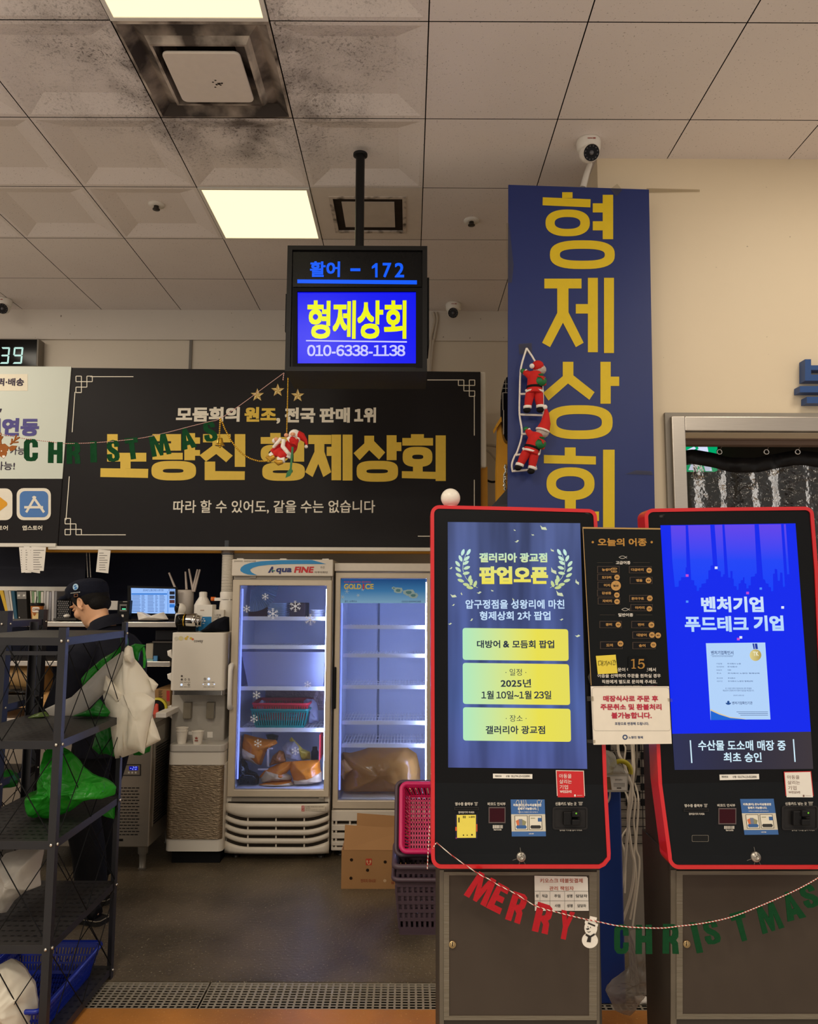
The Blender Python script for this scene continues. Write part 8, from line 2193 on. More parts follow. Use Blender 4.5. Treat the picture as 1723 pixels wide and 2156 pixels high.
b = MB(); b.lathe([(.0425, hh - .004), (.0435, hh + .006), (.039, hh + .014), (0, hh + .014)], (c.x, 5.03, SH), n=28); b.build('lid', M('lid_black', (20, 19, 19), .35), t)
b = MB(); P = PD(5.03 - .0405); b.pp(P, [(68, 1279), (71, 1278), (80, 1278), (83, 1279), (83, 1288), (80, 1289), (71, 1289), (68, 1288)], 0, mi=0); b.pr(P, 68, 1290, 82, 1306, -.008, mi=1); b.text(P, 'COFFEE', 69, 1281, 82, 1286, .0006, .03, mi=2); b.build('print', [M('cup_white', (232, 224, 208), .5), M('cup_cream', (216, 190, 130), .5), M('cup_brown', (110, 44, 30), .5)], t)
b = MB(); b.tube([(c.x - .01, 5.03, SH + hh + .01), (c.x - .006, 5.03, SH + hh + .055)], .003, 6); b.build('stirrer', BLACK, t)
t = empty('mesh_holder', (U(133, 1302, 5.1).x, 5.1, SH), 'black honeycomb mesh file holder behind the worker', 'file holder')
P = PD(5.1); b = MB(); b.pr(P, 120, 1262, 146, 1304, 0, -.006); b.build('panel', M('mesh_black', (20, 20, 22), .5), t)
b = MB()
for r in range(9):
    for k in range(6):
        x = 122.5 + k * 4.2 + (2.1 if r % 2 else 0); y = 1266 + r * 4.3
        if x < 145: b.pp(P, [(x + 1.2 * math.cos(a), y + 1.8 * math.sin(a)) for a in [q * math.pi / 4 for q in range(8)]], .001)
b.build('holes', M('mesh_light', (128, 124, 122), .5), t)
t = empty('computer_mouse', (U(141, 1300, 5.03).x, 5.03, SH), 'white computer mouse on the shelf beside the mesh holder', 'mouse')
b = MB(); b.sphere(U(141, 1297, 5.03), (.019, .03, .012), 16); b.build('shell', WHITE, t); b = MB(); b.box(tuple(U(112, 1306, 5.0)), tuple(U(160, 1302, 5.0) + Vector((0, .2, 0)))); b.build('laptop_base', M('laptop_grey', (60, 58, 56), .4), None, 'thin dark laptop lying on the shelf under the mouse', 'laptop')

# lower shelf: printer, box, papers
t = empty('receipt_printer', (U(345, 1392, 5.0).x, 5.1, SH2), 'black printer on the lower shelf under the monitor', 'printer')
b = MB(); q = (322, 1327, 372, 1392); a_ = U(322, 1350, 5.02); c_ = U(372, 1392, 5.02); b.box((a_.x, 5.02, SH2), (c_.x, 5.32, a_.z)); b.build('body', BLACK, t, bevel=.01)
b = MB(); b.box((a_.x + .0, 5.06, a_.z), (c_.x, 5.3, U(340, 1326, 5.06).z)); b.build('top_cover', M('printer_top', (34, 33, 36), .3), t, bevel=.008)
b = MB(); b.box((a_.x, 5.01, a_.z - .01), (c_.x, 5.02, a_.z - .0)); b.build('paper_slot', M('printer_line', (74, 70, 68), .4), t)
b = MB(); b.box((U(323, 1388, 5.0).x, 5.0, SH2), (U(331, 1388, 5.0).x, 5.016, U(327, 1381, 5.0).z)); b.build('blue_tag', M('tag_blue', (70, 130, 180), .5), None, 'small blue square tag in front of the printer', 'tag')
b = MB(); b.box((U(300, 1390, 5.0).x, 5.0, SH2), (U(322, 1390, 5.0).x, 5.15, SH2 + .008)); b.build('teal_paper', M('teal_paper', (150, 186, 176), .6), None, 'pale teal paper lying left of the printer', 'paper')
b = MB(); b.box((U(306, 1390, 5.1).x, 5.1, SH2), (U(322, 1390, 5.1).x, 5.25, U(310, 1355, 5.1).z)); b.build('beige_box', M('beige_box', (176, 164, 144), .6), None, 'beige box standing left of the printer', 'box', bevel=.004)
# under the lower shelf
t, P = box_thing('cardboard_carton', 'brown cardboard carton with barcode on the freezer top', 'box', (880, 590, 1140, 1035), 5.0, .3, M('cardboard', (150, 112, 68), .75, 0, .08, 8), z=ZC(220, 1380, .12057), zbase=uzt + .032)
zc4 = ZC(220, 1380, .12057)
b = MB()
for k in range(12): x = 945 + random.random() * 10; b.pr(P, 945, 610 + k * 17, 1015 - (k % 3) * 12, 618 + k * 17, .0004, z=zc4)
b.build('print', M('carton_ink', (66, 48, 32), .7), t)
b = MB(); b.pr(P, 1085, 615, 1140, 800, .0004, z=zc4); b.build('red_label', M('carton_red', (176, 34, 34), .6), t)
t = empty('coral_dispenser', (U(*zc4(900, 1110), 4.78).x, 4.78, uzt + .03), 'coral red tape holder with round yellow and black reel', 'tape dispenser')
b = MB(); c = U(*zc4(920, 920), 4.80); b.lathe([(.05, -.012), (.062, -.012), (.062, .012), (.05, .012), (.05, -.012)], c, (0, 1, 0), 28); b.build('yellow_reel', M('yellow_tape', (196, 180, 40), 0.4), t)
b = MB(); b.lathe([(0, -.01), (.05, -.01), (.05, .01), (0, .01)], c, (0, 1, 0), 28); b.build('reel_core', MATTE, t)
b = MB(); b.pp(PD(4.77), [(890, 840), (930, 860), (940, 1080), (960, 1100), (860, 1120), (840, 1040), (870, 900)], 0, -.02, z=zc4); b.build('holder', M('coral_plastic', (214, 84, 66), .4), t, bevel=.003)
b = MB(); b.box((U(330, 1512, 4.64).x, 4.62, uzt + .031), (U(352, 1512, 4.64).x, 4.9, uzt + .06)); b.build('white_cover_strip', WHITE, None, 'white plastic strip on the freezer corner by the purifier', 'strip', bevel=.003)
zcl = ZC(0, 1220, .13929)
b = MB(); c0, c1 = U(18, 1430, 5.05), U(92, 1430, 5.05); b.tube([(c0.x - .3, 5.1, c0.z), (c1.x, 5.1, c0.z)], .085, 24); b.build('kraft_roll', M('kraft_paper', (150, 118, 72), .6, 0, .2, 7), None, 'roll of brown kraft wrapping behind the racks', 'roll')
b = MB(); b.puff(PD(4.98), [(-30, 1446), (20, 1442), (60, 1448), (92, 1452), (95, 1470), (60, 1474), (-30, 1474)], .08, nrm=.4, seed=51, vmin=U(40, 1470, 4.78).z + .01); b.build('black_bag', BLB, None, 'shiny black bag lying under the kraft roll behind the racks', 'plastic bag')
b = MB(); b.box((U(-60, 1480, 4.7).x, 4.66, U(40, 1488, 4.7).z), (U(128, 1480, 4.7).x, 5.2, U(40, 1470, 4.78).z)); b.build('chopping_board', M('pale_wood', (206, 158, 98), .55, 0, .15, 14, stretch=(.3, 4, 1)), None, 'pale wooden board lying on the freezer top behind the racks', 'board', bevel=.003)
b = MB(); b.puff(PD(4.64), [(58, 1482), (70, 1476), (85, 1477), (85, 1486), (60, 1486)], .03, nrm=.3, seed=52); b.build('white_cloth', M('soft_paper', (236, 230, 222), .85), None, 'small white cloth on the pale wooden board', 'cloth')

# ------------------------------------------------------------------ cartons and baskets by the left kiosk
KD = 4.36
zx = ZC(690, 1170, .37559)
KR = M('cardboard_brown', (172, 126, 78), .75, 0, .08, 6)
t = empty('cardboard_box', (U(800, 1868, KD).x, KD + .15, 0), 'open brown cardboard box with red mark in front of the fridge', 'box')
x0, x1 = U(719, 1830, KD).x, U(860, 1830, KD).x; zt_ = U(780, 1790, KD).z
b = MB()
for p0, p1 in (((x0, KD, 0), (x1, KD + .006, zt_)), ((x0, KD + .3, 0), (x1, KD + .306, zt_)), ((x0, KD, 0), (x0 + .006, KD + .306, zt_)), ((x1 - .006, KD, 0), (x1, KD + .306, zt_)), ((x0, KD, 0), (x1, KD + .306, .006))): b.box(p0, p1)
b.build('carton', KR, t)
b = MB(); zf_ = U(780, 1738, KD + .05).z; b.add([Vector((x0 + .012, KD, zt_)), Vector((x1, KD, zt_)), Vector((x1 + .01, KD + .06, zf_ - .02)), Vector((x0 + .012, KD + .06, zf_))], [(0, 1, 2, 3)]); b.build('front_flap', KR, t, solid=.005)
b = MB(); zf2 = U(780, 1713, KD + .33).z; b.add([Vector((x0 + .06, KD + .303, zt_)), Vector((x1 + .15, KD + .303, zt_)), Vector((x1 + .15, KD + .34, zf2 - .03)), Vector((x0 + .06, KD + .34, zf2))], [(0, 1, 2, 3)]); b.build('back_flap', KR, t, solid=.005)
P = PD(KD - .001)
b = MB(); b.pr(P, 214, 1698, 248, 1735, 0, z=zx); lg = b.build('red_mark', M('mark_red', (196, 60, 36), .6), t)
b = MB(); b.pp(P, [(220, 1704), (228, 1712), (224, 1722), (231, 1730), (238, 1722), (234, 1712), (242, 1704), (245, 1716), (238, 1728), (231, 1733), (224, 1728), (217, 1716)], .0005, z=zx); b.build('mark_print', M('mark_pale', (222, 176, 130), .6), lg)
b = MB(); b.text(P, '던지지 마시오', 186, 1812, 270, 1832, .0004, .02, z=zx); b.text(P, '금물', 356, 1822, 395, 1840, .0004, .02, z=zx); b.build('lettering', M('rust_print2', (150, 66, 36), .6), t)
b = MB()
for (cx_, cy_, mi) in ((134, 1705, 0), (323, 1717, 0), (224, 1763, 0), (131, 1808, 0), (321, 1822, 1)): b.pp(P, [zx(cx_ + 9 * math.cos(a), cy_ + 9 * math.sin(a)) for a in [k * math.pi / 8 for k in range(16)]], .0004, mi=mi)
b.build('air_hole', [M('hole_dark', (44, 30, 20), .8), M('hole_pale', (206, 170, 130), .8)], t)

GD3 = 3.92
PURP = (84, 66, 76)
cxb = (U(842, 1930, 3.82).x + .20)
pm = M('mauve_plastic', PURP, .45, 0, .08, 20)
basket('plastic_crate', 'lower mauve plastic crate standing on the floor beside the left kiosk', 'crate', PURP, (cxb, GD3 + .03, 0.0), .44, .34, .25, slots=17, flare=.9, rows=5, rim=.02, mat=pm)
basket('plastic_crate', 'upper mauve plastic crate nested in the one below, beside the kiosk', 'crate', PURP, (cxb - .002, GD3 + .03, .06), .425, .325, .245, slots=17, flare=.9, rows=5, rim=.024, mat=pm)
Rm = Matrix.Rotation(math.radians(58), 3, 'X')
basket('plastic_crate', 'third mauve crate tipped upright on the crate stack', 'crate', PURP, (cxb + .01, GD3 + .14, .42), .44, .33, .10, slots=14, flare=.86, rows=1, rim=.02, tilt=Rm, mat=pm)
basket('plastic_basket', 'bright pink slotted basket tipped in the mauve crates beside the kiosk', 'basket', (226, 40, 112), (cxb + .015, GD3 + .09, .44), .40, .30, .09, slots=26, flare=.84, rows=1, rim=.022, tilt=Rm, mat=M('pink_plastic', (226, 40, 112), .35))

# ------------------------------------------------------------------ black wire-braced racks


def perforated():
    m, nt, b_, out = newmat('perforated_black_steel')
    N = nt.nodes; L = nt.links
    tc = N.new('ShaderNodeTexCoord'); mp = N.new('ShaderNodeMapping'); mp.inputs['Scale'].default_value = (38, 24, 1); L.new(tc.outputs['Object'], mp.inputs[0])
    fr = N.new('ShaderNodeVectorMath'); fr.operation = 'FRACTION'; L.new(mp.outputs[0], fr.inputs[0])
    sp = N.new('ShaderNodeSeparateXYZ'); L.new(fr.outputs[0], sp.inputs[0])

    def cmp(o, c, e):
        q = N.new('ShaderNodeMath'); q.operation = 'COMPARE'; q.inputs[1].default_value = c; q.inputs[2].default_value = e; L.new(o, q.inputs[0]); return q.outputs[0]
    mu = N.new('ShaderNodeMath'); mu.operation = 'MULTIPLY'; L.new(cmp(sp.outputs[0], .5, .28), mu.inputs[0]); L.new(cmp(sp.outputs[1], .5, .14), mu.inputs[1])
    mx = N.new('ShaderNodeMix'); mx.data_type = 'RGBA'; mx.inputs['A'].default_value = rgb((44, 42, 42)); mx.inputs['B'].default_value = rgb((8, 8, 8)); L.new(mu.outputs[0], mx.inputs['Factor'])
    L.new(mx.outputs['Result'], b_.inputs['Base Color']); b_.inputs['Roughness'].default_value = .5
    return m


PERF = perforated()
RK = M('rack_black', (34, 33, 37), .45, .2, .1, 20)
BOLT = M('bolt_silver', (206, 200, 190), .25, 1.0)


def rack(lab, x0, x1, y0, y1, top, levels, post=.026, depth_lip=.028):
    t = empty('steel_rack', ((x0 + x1) / 2, (y0 + y1) / 2, 0), lab, 'rack')
    for x, sx in ((x0, 1), (x1, -1)):
        for y, sy in ((y0, 1), (y1, -1)):
            b = MB(); b.box((x, y, 0), (x + sx * post, y + sy * .003, top)); b.box((x, y, 0), (x + sx * .003, y + sy * post, top))
            for z in levels:
                b.sphere((x + sx * post * .5, y - sy * .002, z - .012), .006, 8, mi=1); b.sphere((x - sx * .002, y + sy * post * .5, z - .012), .006, 8, mi=1)
            b.build('post', [RK, BOLT], t)
    for z in levels:
        b = MB(); g = .004
        b.box((x0 + g, y0 + g, z - .003), (x1 - g, y1 - g, z), mi=0)
        for q in ((x0 + g, y0 + g, x1 - g, y0 + g + .003), (x0 + g, y1 - g - .003, x1 - g, y1 - g), (x0 + g, y0 + g, x0 + g + .003, y1 - g), (x1 - g - .003, y0 + g, x1 - g, y1 - g)): b.box((q[0], q[1], z - depth_lip), (q[2], q[3], z - .001), mi=1)
        b.build('shelf', [PERF, RK], t)
    b = MB(); lv = sorted(levels) + [top - .01]
    b.box((x0 + .01, y0 + .004, levels[-1] - .062), (x1 - .01, y0 + .012, levels[-1] - .048))
    b.build('cross_rail', RK, t)
    for nm, f in (('front', lambda s, z: (x0 + (x1 - x0) * s, y0 + .002, z)), ('right', lambda s, z: (x1 - .002, y0 + (y1 - y0) * s, z)), ('back', lambda s, z: (x0 + (x1 - x0) * s, y1 - .002, z)), ('left', lambda s, z: (x0 + .002, y0 + (y1 - y0) * s, z))):
        b = MB(); ls = sorted(levels)
        for k in range(len(ls) - 1):
            za_, zb_ = ls[k], ls[k + 1] - depth_lip
            b.tube([f(0.02, za_), f(.5, zb_)], .0019, 6); b.tube([f(.5, zb_), f(.98, za_)], .0019, 6)
            b.tube([f(0.02, zb_), f(.5, za_)], .0019, 6); b.tube([f(.5, za_), f(.98, zb_)], .0019, 6)
        b.build('wire_brace', MATTE, t)
    return t


RX0, RX1, RY0, RY1 = -1.616, -1.205, 2.77, 3.38
LV = [.045, .378, .716, 1.05, 1.405]
rack('black steel rack in front, holding plastic bags and a blue basket', RX0, RX1, RY0, RY1, 1.44, LV)
rack('black steel rack standing further back at the left edge', -2.36, -1.745, 3.42, 3.8, 1.485, [.06, .42, .76, 1.08, 1.44], post=.045)

# ------------------------------------------------------------------ the worker
Rz = Matrix.Rotation(math.radians(160), 4, 'Z')
PT = Matrix.Translation(Vector((-1.515, 4.03, 0)))
BODY = PT @ Rz


def xf(b, m):
    b.v = [m @ p for p in b.v]; return b


t = empty('person', PT.translation, 'person in dark jacket and navy flat cap bowing over the counter behind the rack', 'person')
SKIN = M('skin', (216, 162, 122), .5, 0, .04, 30)
Hd = Matrix.Translation(Vector((.098, .0, 1.425))) @ Matrix.Rotation(math.radians(-9), 4, 'Z') @ Matrix.Rotation(math.radians(33), 4, 'Y')
CapM = Matrix.Translation(Vector((.162, -.008, 1.392))) @ Matrix.Rotation(math.radians(-9), 4, 'Z') @ Matrix.Rotation(math.radians(6), 4, 'Y')


def ering(c, rx, ry, n=28, tilt=None):
    pts = []
    for k in range(n):
        a = 2 * math.pi * k / n; p = Vector((rx * math.cos(a), ry * math.sin(a), 0))
        if tilt is not None: p = tilt @ p
        pts.append(Vector(c) + p)
    return pts


h = MB()
rings = []
for hh, xf_, xb_, w_ in ((-.10, .03, -.06, .054), (-.05, .034, -.068, .055), (-.015, .05, -.074, .056), (0.0, .074, -.074, .048), (.018, .085, -.076, .054), (.045, .088, -.082, .061), (.075, .09, -.094, .070), (.105, .09, -.1, .073), (.135, .098, -.102, .0755), (.17, .09, -.097, .073), (.2, .062, -.072, .058), (.22, .02, -.03, .026)):
    rings.append([Vector(((xf_ + xb_) / 2 + (xf_ - xb_) / 2 * math.cos(a) * (1 - .06 * abs(math.sin(a))), w_ * math.sin(a), hh)) for a in [2 * math.pi * k / 28 for k in range(28)]])
h.loft(rings)
h.tube([(.086, 0, .128), (.098, 0, .105), (.109, 0, .083), (.098, 0, .072)], [.009, .011, .0125, .010], 10)
h.sphere((.095, .009, .074), .0085, 8); h.sphere((.095, -.009, .074), .0085, 8)
h.sphere((.086, 0, .053), (.009, .02, .005), 10); h.sphere((.084, 0, .043), (.009, .017, .005), 10); h.sphere((.074, 0, .011), (.014, .02, .012), 10)
for s in (1, -1):
    h.sphere((.086, s * .034, .118), (.014, .018, .007), 10); h.sphere((.092, s * .034, .140), (.012, .026, .006), 10)
    h.sphere((.058, s * .046, .078), (.028, .022, .026), 10)
    e = [(-.012 + .017 * math.cos(a), s * (.077 + .006 * (1 - math.sin(a)) * .5), .098 + .029 * math.sin(a)) for a in [math.radians(q) for q in range(-60, 241, 30)]]
    h.tube(e, .0052, 8); h.sphere((-.010, s * .074, .098), (.012, .006, .023), 10); h.sphere((-.006, s * .078, .068), (.008, .006, .010), 8)
xf(h, Hd)
# arms with hands, trunk and legs as one surface with the head
SH_ = {1: Vector((.01, .185, 1.29)), -1: Vector((.05, -.185, 1.29))}
EL = {1: Vector((.08, .25, 1.03)), -1: Vector((.14, -.24, 1.04))}
WR = {1: Vector((.24, .17, .90)), -1: Vector((.28, -.14, .92))}
for s in (1, -1):
    h.tube([SH_[s], (SH_[s] + EL[s]) / 2, EL[s], (EL[s] + WR[s]) / 2, WR[s]], [.052, .046, .04, .036, .027], 14)
    d = (WR[s] - EL[s]).normalized(); sd = Vector((0, 0, 1)).cross(d).normalized()
    palm = WR[s] + d * .05; h.sphere(palm, (.045, .04, .018), 12); h.tube([WR[s], palm], [.027, .032], 10)
    for k in range(4):
        f0 = palm + d * .03 + sd * (.027 - .018 * k); ln = (.065, .075, .072, .056)[k]
        h.tube([palm + sd * (.02 - .013 * k), f0, f0 + d * ln * .55 + Vector((0, 0, -.006)), f0 + d * ln * .95 + Vector((0, 0, -.026))], [.010, .0095, .0085, .007], 8)
    q = palm - d * .015 + sd * s * -.03; h.tube([palm - d * .02, q, q + d * .03 + sd * s * -.014, q + d * .052 + sd * s * -.012 + Vector((0, 0, -.008))], [.012, .012, .0105, .008], 8)
h.loft([ering((0, 0, .86), .10, .15), ering((0, 0, .95), .11, .15), ering((.02, 0, 1.08), .105, .14), ering((.01, 0, 1.22), .11, .165), ering((.025, 0, 1.31), .09, .16), ering((.045, 0, 1.37), .06, .07), ering((.06, 0, 1.43), .05, .052)])
HIP = {1: Vector((0, .085, .9)), -1: Vector((.02, -.085, .9))}; KN = {1: Vector((.05, .1, .49)), -1: Vector((.13, -.1, .5))}; AN = {1: Vector((-.03, .1, .09)), -1: Vector((.12, -.11, .09))}
for s in (1, -1):
    h.tube([HIP[s], (HIP[s] + KN[s]) / 2, KN[s], (KN[s] + AN[s]) / 2 + Vector((-.015, 0, .03)), AN[s]], [.085, .072, .055, .052, .036], 14)
    h.sphere(AN[s] + Vector((.05, 0, -.05)), (.1, .036, .036), 12)
xf(h, BODY)
h.build('body', SKIN, t, remesh=.0045, smooth_iter=3)
JK = M('dark_navy_jacket', (24, 25, 34), .85, 0, .12, 25, .4)
j = MB()
j.loft([ering((-.01, 0, .77), .150, .195), ering((-.01, 0, .86), .155, .195), ering((0, 0, .98), .145, .185), ering((-.005, 0, 1.1), .15, .195), ering((.0, 0, 1.2), .155, .205), ering((.01, 0, 1.28), .14, .205), ering((.025, 0, 1.335), .115, .165), ering((.04, 0, 1.375), .09, .105), ering((.05, 0, 1.40), .075, .08)])
for s in (1, -1):
    j.tube([SH_[s] + Vector((0, -.03 * s, 0)), SH_[s] + Vector((0, .012 * s, -.02)), (SH_[s] + EL[s]) / 2, EL[s], (EL[s] + WR[s]) / 2, WR[s] - (WR[s] - EL[s]).normalized() * .02], [.075, .078, .07, .066, .058, .05], 16)
xf(j, BODY); j.build('jacket', JK, t, remesh=.008, smooth_iter=3)
c = MB(); tl = Matrix.Rotation(math.radians(24), 3, 'Y')
c.loft([ering((.04, 0, 1.37), .098, .1, tilt=tl), ering((.045, 0, 1.405), .088, .086, tilt=tl), ering((.05, 0, 1.432), .078, .077, tilt=tl), ering((.05, 0, 1.43), .07, .069, tilt=tl), ering((.045, 0, 1.40), .078, .076, tilt=tl)], cap=False); xf(c, BODY); c.build('collar', JK, t)
TR = M('black_trousers', (17, 17, 20), .85, 0, .15, 25, .3)
j = MB()
j.loft([ering((0, 0, .98), .12, .165), ering((0, 0, .9), .135, .185), ering((.0, 0, .8), .125, .18)])
for s in (1, -1):
    j.tube([HIP[s], (HIP[s] + KN[s]) / 2, KN[s], (KN[s] + AN[s]) / 2 + Vector((-.015, 0, .02)), AN[s] + Vector((0, 0, .05))], [.1, .098, .085, .078, .074], 16)
xf(j, BODY); j.build('trousers', TR, t, remesh=.008, smooth_iter=3)
RUB = M('rubber_boot', (22, 22, 25), .4)
for s in (1, -1):
    a = AN[s]; j = MB()
    j.tube([a + Vector((.0, 0, .16)), a + Vector((0, 0, .10)), a + Vector((.0, 0, .04)), a + Vector((.02, 0, -.03))], [.055, .056, .056, .058], 16)
    j.tube([a + Vector((-.045, 0, -.05)), a + Vector((.03, 0, -.04)), a + Vector((.11, 0, -.05)), a + Vector((.175, 0, -.06))], [.034, .046, .044, .028], 14)
    xf(j, BODY); bo = j.build('boot', RUB, t, remesh=.007, smooth_iter=2)
    j = MB(); o = [(-.085, -.03), (-.07, -.043), (0, -.045), (.1, -.052), (.17, -.045), (.205, -.02), (.205, .02), (.17, .045), (.1, .052), (0, .045), (-.07, .043), (-.085, .03)]
    j.loft([[a + Vector((x, y, -.09)) for x, y in o], [a + Vector((x, y, -.068)) for x, y in o]], smooth=False); xf(j, BODY); j.build('sole', M('boot_sole', (40, 38, 36), .7), bo)
    j = MB(); j.tube([a + Vector((x * 1.01, y * 1.03, -.066)) for x, y in o + o[:1]], .0022, 6); xf(j, BODY); j.build('piping', M('pale_piping', (150, 140, 120), .6), bo)
HAIR = M('black_hair', (20, 17, 16), .7, 0, .3, 200, .4)
j = MB(); j.sphere((-.028, 0, .125), (.082, .081, .085), 26); j.sphere((-.055, 0, .07), (.05, .062, .05), 18)
j.sphere((-.004, 0, .155), (.060, .080, .05), 20)
for s in (1, -1): j.tube([(.016, s * .074, .15), (.016, s * .0745, .12), (.014, s * .073, .098)], [.018, .013, .006], 10)
xf(j, BODY @ Hd); j.build('hair', HAIR, t, remesh=.004)
j = MB()
for s in (1, -1): j.tube([(.096, s * .018, .146), (.098, s * .034, .150), (.088, s * .052, .146)], [.003, .004, .0025], 6)
xf(j, BODY @ Hd); j.build('eyebrows', HAIR, t)
CAPM = M('navy_wool', (22, 24, 36), .9, 0, .15, 60, .4)
j = MB()
j.loft([ering((.0, 0, .150), .108, .086), ering((.004, 0, .172), .122, .096), ering((.008, 0, .2), .122, .098), ering((.0, 0, .226), .105, .086), ering((-.01, 0, .243), .072, .06), ering((-.012, 0, .25), .03, .025)])
j.loft([ering((.12, 0, .150), .05, .072), ering((.118, 0, .160), .062, .076), ering((.11, 0, .172), .06, .07)])
xf(j, BODY @ CapM); j.build('flat_cap', CAPM, t, remesh=.006, smooth_iter=3)
# emblem on the side of the cap
em = BODY @ CapM
side = lambda x, z: em @ Vector((x, .0985 * math.sqrt(max(.05, 1 - ((x - .008) / .13) ** 2)) + .001, z))
j = MB(); cc = (-.028, .203); n = 20
ctr = side(*cc); rg = [side(cc[0] + .0165 * math.cos(2 * math.pi * k / n), cc[1] + .0165 * math.sin(2 * math.pi * k / n)) for k in range(n)]
off = (em.to_3x3() @ Vector((0, .0022, 0)))
j.add([ctr + off] + [p + off for p in rg], [(0, k + 1, (k + 1) % n + 1) for k in range(n)], mi=0)
j.add([ctr + off * 1.5] + [p * .55 + ctr * .45 + off * 1.5 for p in rg[:9]], [(0, k + 1, k + 2) for k in range(8)], mi=1); j.add([ctr + off * 1.5] + [p * .8 + ctr * .2 + off * 1.5 for p in rg[11:18]], [(0, k + 1, k + 2) for k in range(6)], mi=1)
j.build('cap_emblem', [M('emblem_pale', (176, 206, 226), .7), M('emblem_blue', (60, 120, 180), .7)], t)
j = MB()
for k in range(7): x = .004 - k * .0085; j.add([side(x, .172) + off, side(x - .006, .172) + off, side(x - .006, .176) + off, side(x, .176) + off], [(0, 1, 2, 3), (3, 2, 1, 0)])
j.build('cap_lettering', INK_W, t)
j = MB(); x0, z0 = -.02, .152
for a_, c_ in (((x0, z0), (x0 - .02, z0)), ((x0 - .02, z0), (x0 - .02, z0 + .014)), ((x0 - .02, z0 + .014), (x0, z0 + .014)), ((x0, z0 + .014), (x0, z0))): j.tube([side(*a_) + off, side(*c_) + off], .0012, 6)
j.build('cap_buckle', M('copper_buckle', (176, 120, 84), .35, .8), t)

# ------------------------------------------------------------------ plastic bags on and around the rack
ZA1 = ZC(0, 1140, .27858)
GB = Mbag('green_bag', (56, 176, 54), .45, .25, .12, .9, 14)
GB2 = Mbag('green_bag_deep', (34, 136, 44), .4, .28, .08, .7, 10)
WB = Mbag('white_bag', (236, 228, 210), .25, .5, 0, .25, 9)
WB2 = Mbag('grey_white_bag', (214, 208, 198), .4, .4, .12, .35, 9)


def bag(lab, px, d, th, mat, z, seed, nrm=.25, cat='plastic bag', freq=11, name='plastic_bag', group=None, n=96, vmin=None):
    b = MB(); b.puff(PD(d), [z(*p) for p in px], th, nrm=nrm, seed=seed, freq=freq, n=n, vmin=vmin)
    return b.build(name, mat, None, lab, cat, group)


HG = 3.42
bag('green plastic bag stretched behind the white sash on the rack', ((930, 780), (870, 830), (780, 880), (650, 990), (612, 1040), (625, 1105), (720, 1040), (820, 960), (920, 850)), HG, .03, GB, ZA1, 61)
bag('green bag knotted round the rack post above the white bag', ((910, 720), (925, 712), (940, 760), (958, 712), (970, 735), (972, 790), (950, 830), (920, 790)), HG - .02, .015, GB2, ZA1, 62)
bag('green bag flap sticking out right of the white hanging bag', ((985, 790), (1020, 772), (1102, 782), (1062, 835), (1048, 905), (1020, 900)), HG - .01, .015, GB2, ZA1, 63)
b = MB(); b.tube([U(*ZA1(*p), HG - .01) for p in ((1084, 800), (1092, 850), (1094, 900), (1090, 956))], [.006, .006, .007, .005], 6); b.build('bag_tie', GB, None, 'thin green strip dangling right of the white bag', 'strip')
bag('green bag lying on the second rack shelf behind the sash', ((545, 1320), (690, 1262), (755, 1190), (835, 1290), (815, 1336), (700, 1342), (600, 1338)), 3.3, .03, GB2, ZA1, 64, vmin=LV[3] + .004)
bag('green bag hanging below the second rack shelf', ((740, 1400), (835, 1340), (870, 1500), (866, 1630), (800, 1605), (750, 1612), (695, 1560)), HG, .02, GB2, ZA1, 65)
bag('green bag corner peeping out under the white hanging bag', ((1000, 1590), (1140, 1545), (1132, 1588), (1060, 1618), (1010, 1615)), HG, .015, GB2, ZA1, 66)
t = bag('white plastic bag bundle hanging from the rack corner post', ((950, 800), (968, 785), (1000, 798), (1018, 885), (1060, 935), (1125, 1022), (1170, 1090), (1172, 1210), (1152, 1320), (1182, 1400), (1216, 1502), (1100, 1562), (1040, 1592), (930, 1632), (872, 1642), (850, 1500), (842, 1400), (800, 1250), (776, 1150), (862, 1042), (940, 900)), HG - .05, .06, WB, ZA1, 67, nrm=.16, freq=7)
for nm, px, off_, th, sd in (('front_fold', ((960, 1568), (968, 1300), (975, 1160), (925, 1142), (990, 1122), (1100, 1150), (1172, 1195), (1140, 1330), (1112, 1470), (1090, 1612), (1040, 1580)), .055, .03, 68), ('side_fold', ((1100, 1560), (1125, 1400), (1150, 1320), (1190, 1420), (1216, 1500)), .035, .02, 69), ('loop', ((800, 1010), (850, 1060), (925, 1150), (915, 1200), (885, 1215), (830, 1160), (780, 1120)), .06, .02, 70), ('back_fold', ((1120, 1020), (1160, 1045), (1198, 1082), (1165, 1140), (1150, 1120)), .02, .015, 71), ('top_twist', ((950, 800), (968, 785), (1000, 798), (1014, 880), (1000, 920), (950, 905), (938, 870)), .05, .03, 72), ('tail', ((930, 1632), (930, 1140), (970, 1270), (965, 1280), (945, 1240)), .05, .008, 73)):
    b = MB(); b.puff(PD(HG - .05 - off_), [ZA1(*p) for p in px], th, nrm=.2, seed=sd, n=60); b.build(nm, WB, t)
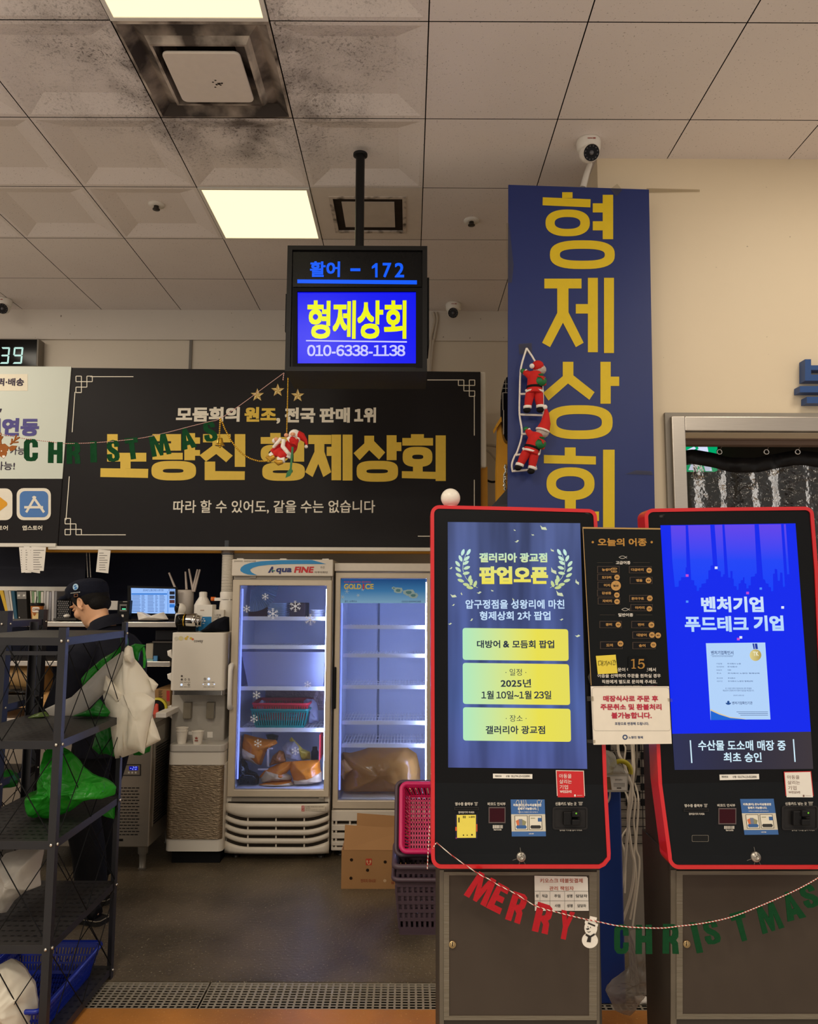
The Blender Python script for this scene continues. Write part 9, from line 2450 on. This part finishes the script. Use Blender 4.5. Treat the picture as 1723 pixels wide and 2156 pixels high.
bag('long white bag stretched like a sash across the rack', ((338, 1268), (400, 1243), (500, 1215), (640, 1080), (790, 930), (930, 825), (950, 870), (870, 1035), (800, 1135), (700, 1235), (620, 1312), (560, 1332), (388, 1342), (365, 1300)), HG - .06, .025, WB2, ZA1, 74, nrm=.3, freq=8)
bag('olive food pouch on the second rack shelf at its left end', ((205, 1335), (250, 1310), (300, 1292), (345, 1285), (375, 1320), (300, 1336)), 3.3, .02, Mbag('olive_pouch', (84, 104, 46), .1, .35, 0, .5, 20), ZA1, 75)
bag('large green plastic bag heaped on the middle rack shelf', ((380, 30), (430, 15), (480, 50), (560, 110), (625, 195), (700, 262), (800, 292), (880, 342), (870, 408), (760, 420), (650, 440), (530, 530), (430, 585), (392, 588), (345, 545), (300, 578), (255, 550), (222, 440), (220, 392), (330, 355), (345, 250), (368, 130)), 3.06, .10, GB, zu, 76, nrm=.55, freq=9, n=120, vmin=LV[2] + .004)
bag('green bag corner hanging under the middle rack shelf at the back post', ((735, 545), (870, 440), (868, 592), (800, 575)), 3.36, .015, GB, zu, 77)
bag('white plastic bag on the fourth rack shelf at the left', ((-30, 980), (40, 850), (200, 805), (336, 796), (300, 1000), (312, 1092), (200, 1130), (110, 1205), (50, 1296), (-30, 1290)), 2.98, .08, WB2, zu, 78, nrm=.3, vmin=LV[1] + .004)
bag('big white plastic bag on the lowest rack shelf at the left', ((-60, 1720), (90, 1640), (190, 1722), (262, 1850), (285, 2000), (275, 2150), (120, 2190), (-60, 2180)), 2.86, .10, WB, zu, 79, nrm=.25, vmin=LV[0] + .004)
bag('green plastic bag on the far rack at the left edge', ((-30, 260), (60, 210), (120, 240), (142, 290), (120, 345), (40, 352), (-30, 345)), 3.58, .06, GB2, zu, 80)
bl = M('blue_basket_plastic', (12, 38, 150), .35)
basket('plastic_basket', 'wide blue slotted basket on the bottom of the front rack', 'basket', (12, 38, 150), (-1.41, 3.07, LV[0] + .002), .33, .52, .105, slots=26, flare=.86, rows=3, rim=.016, mat=bl)
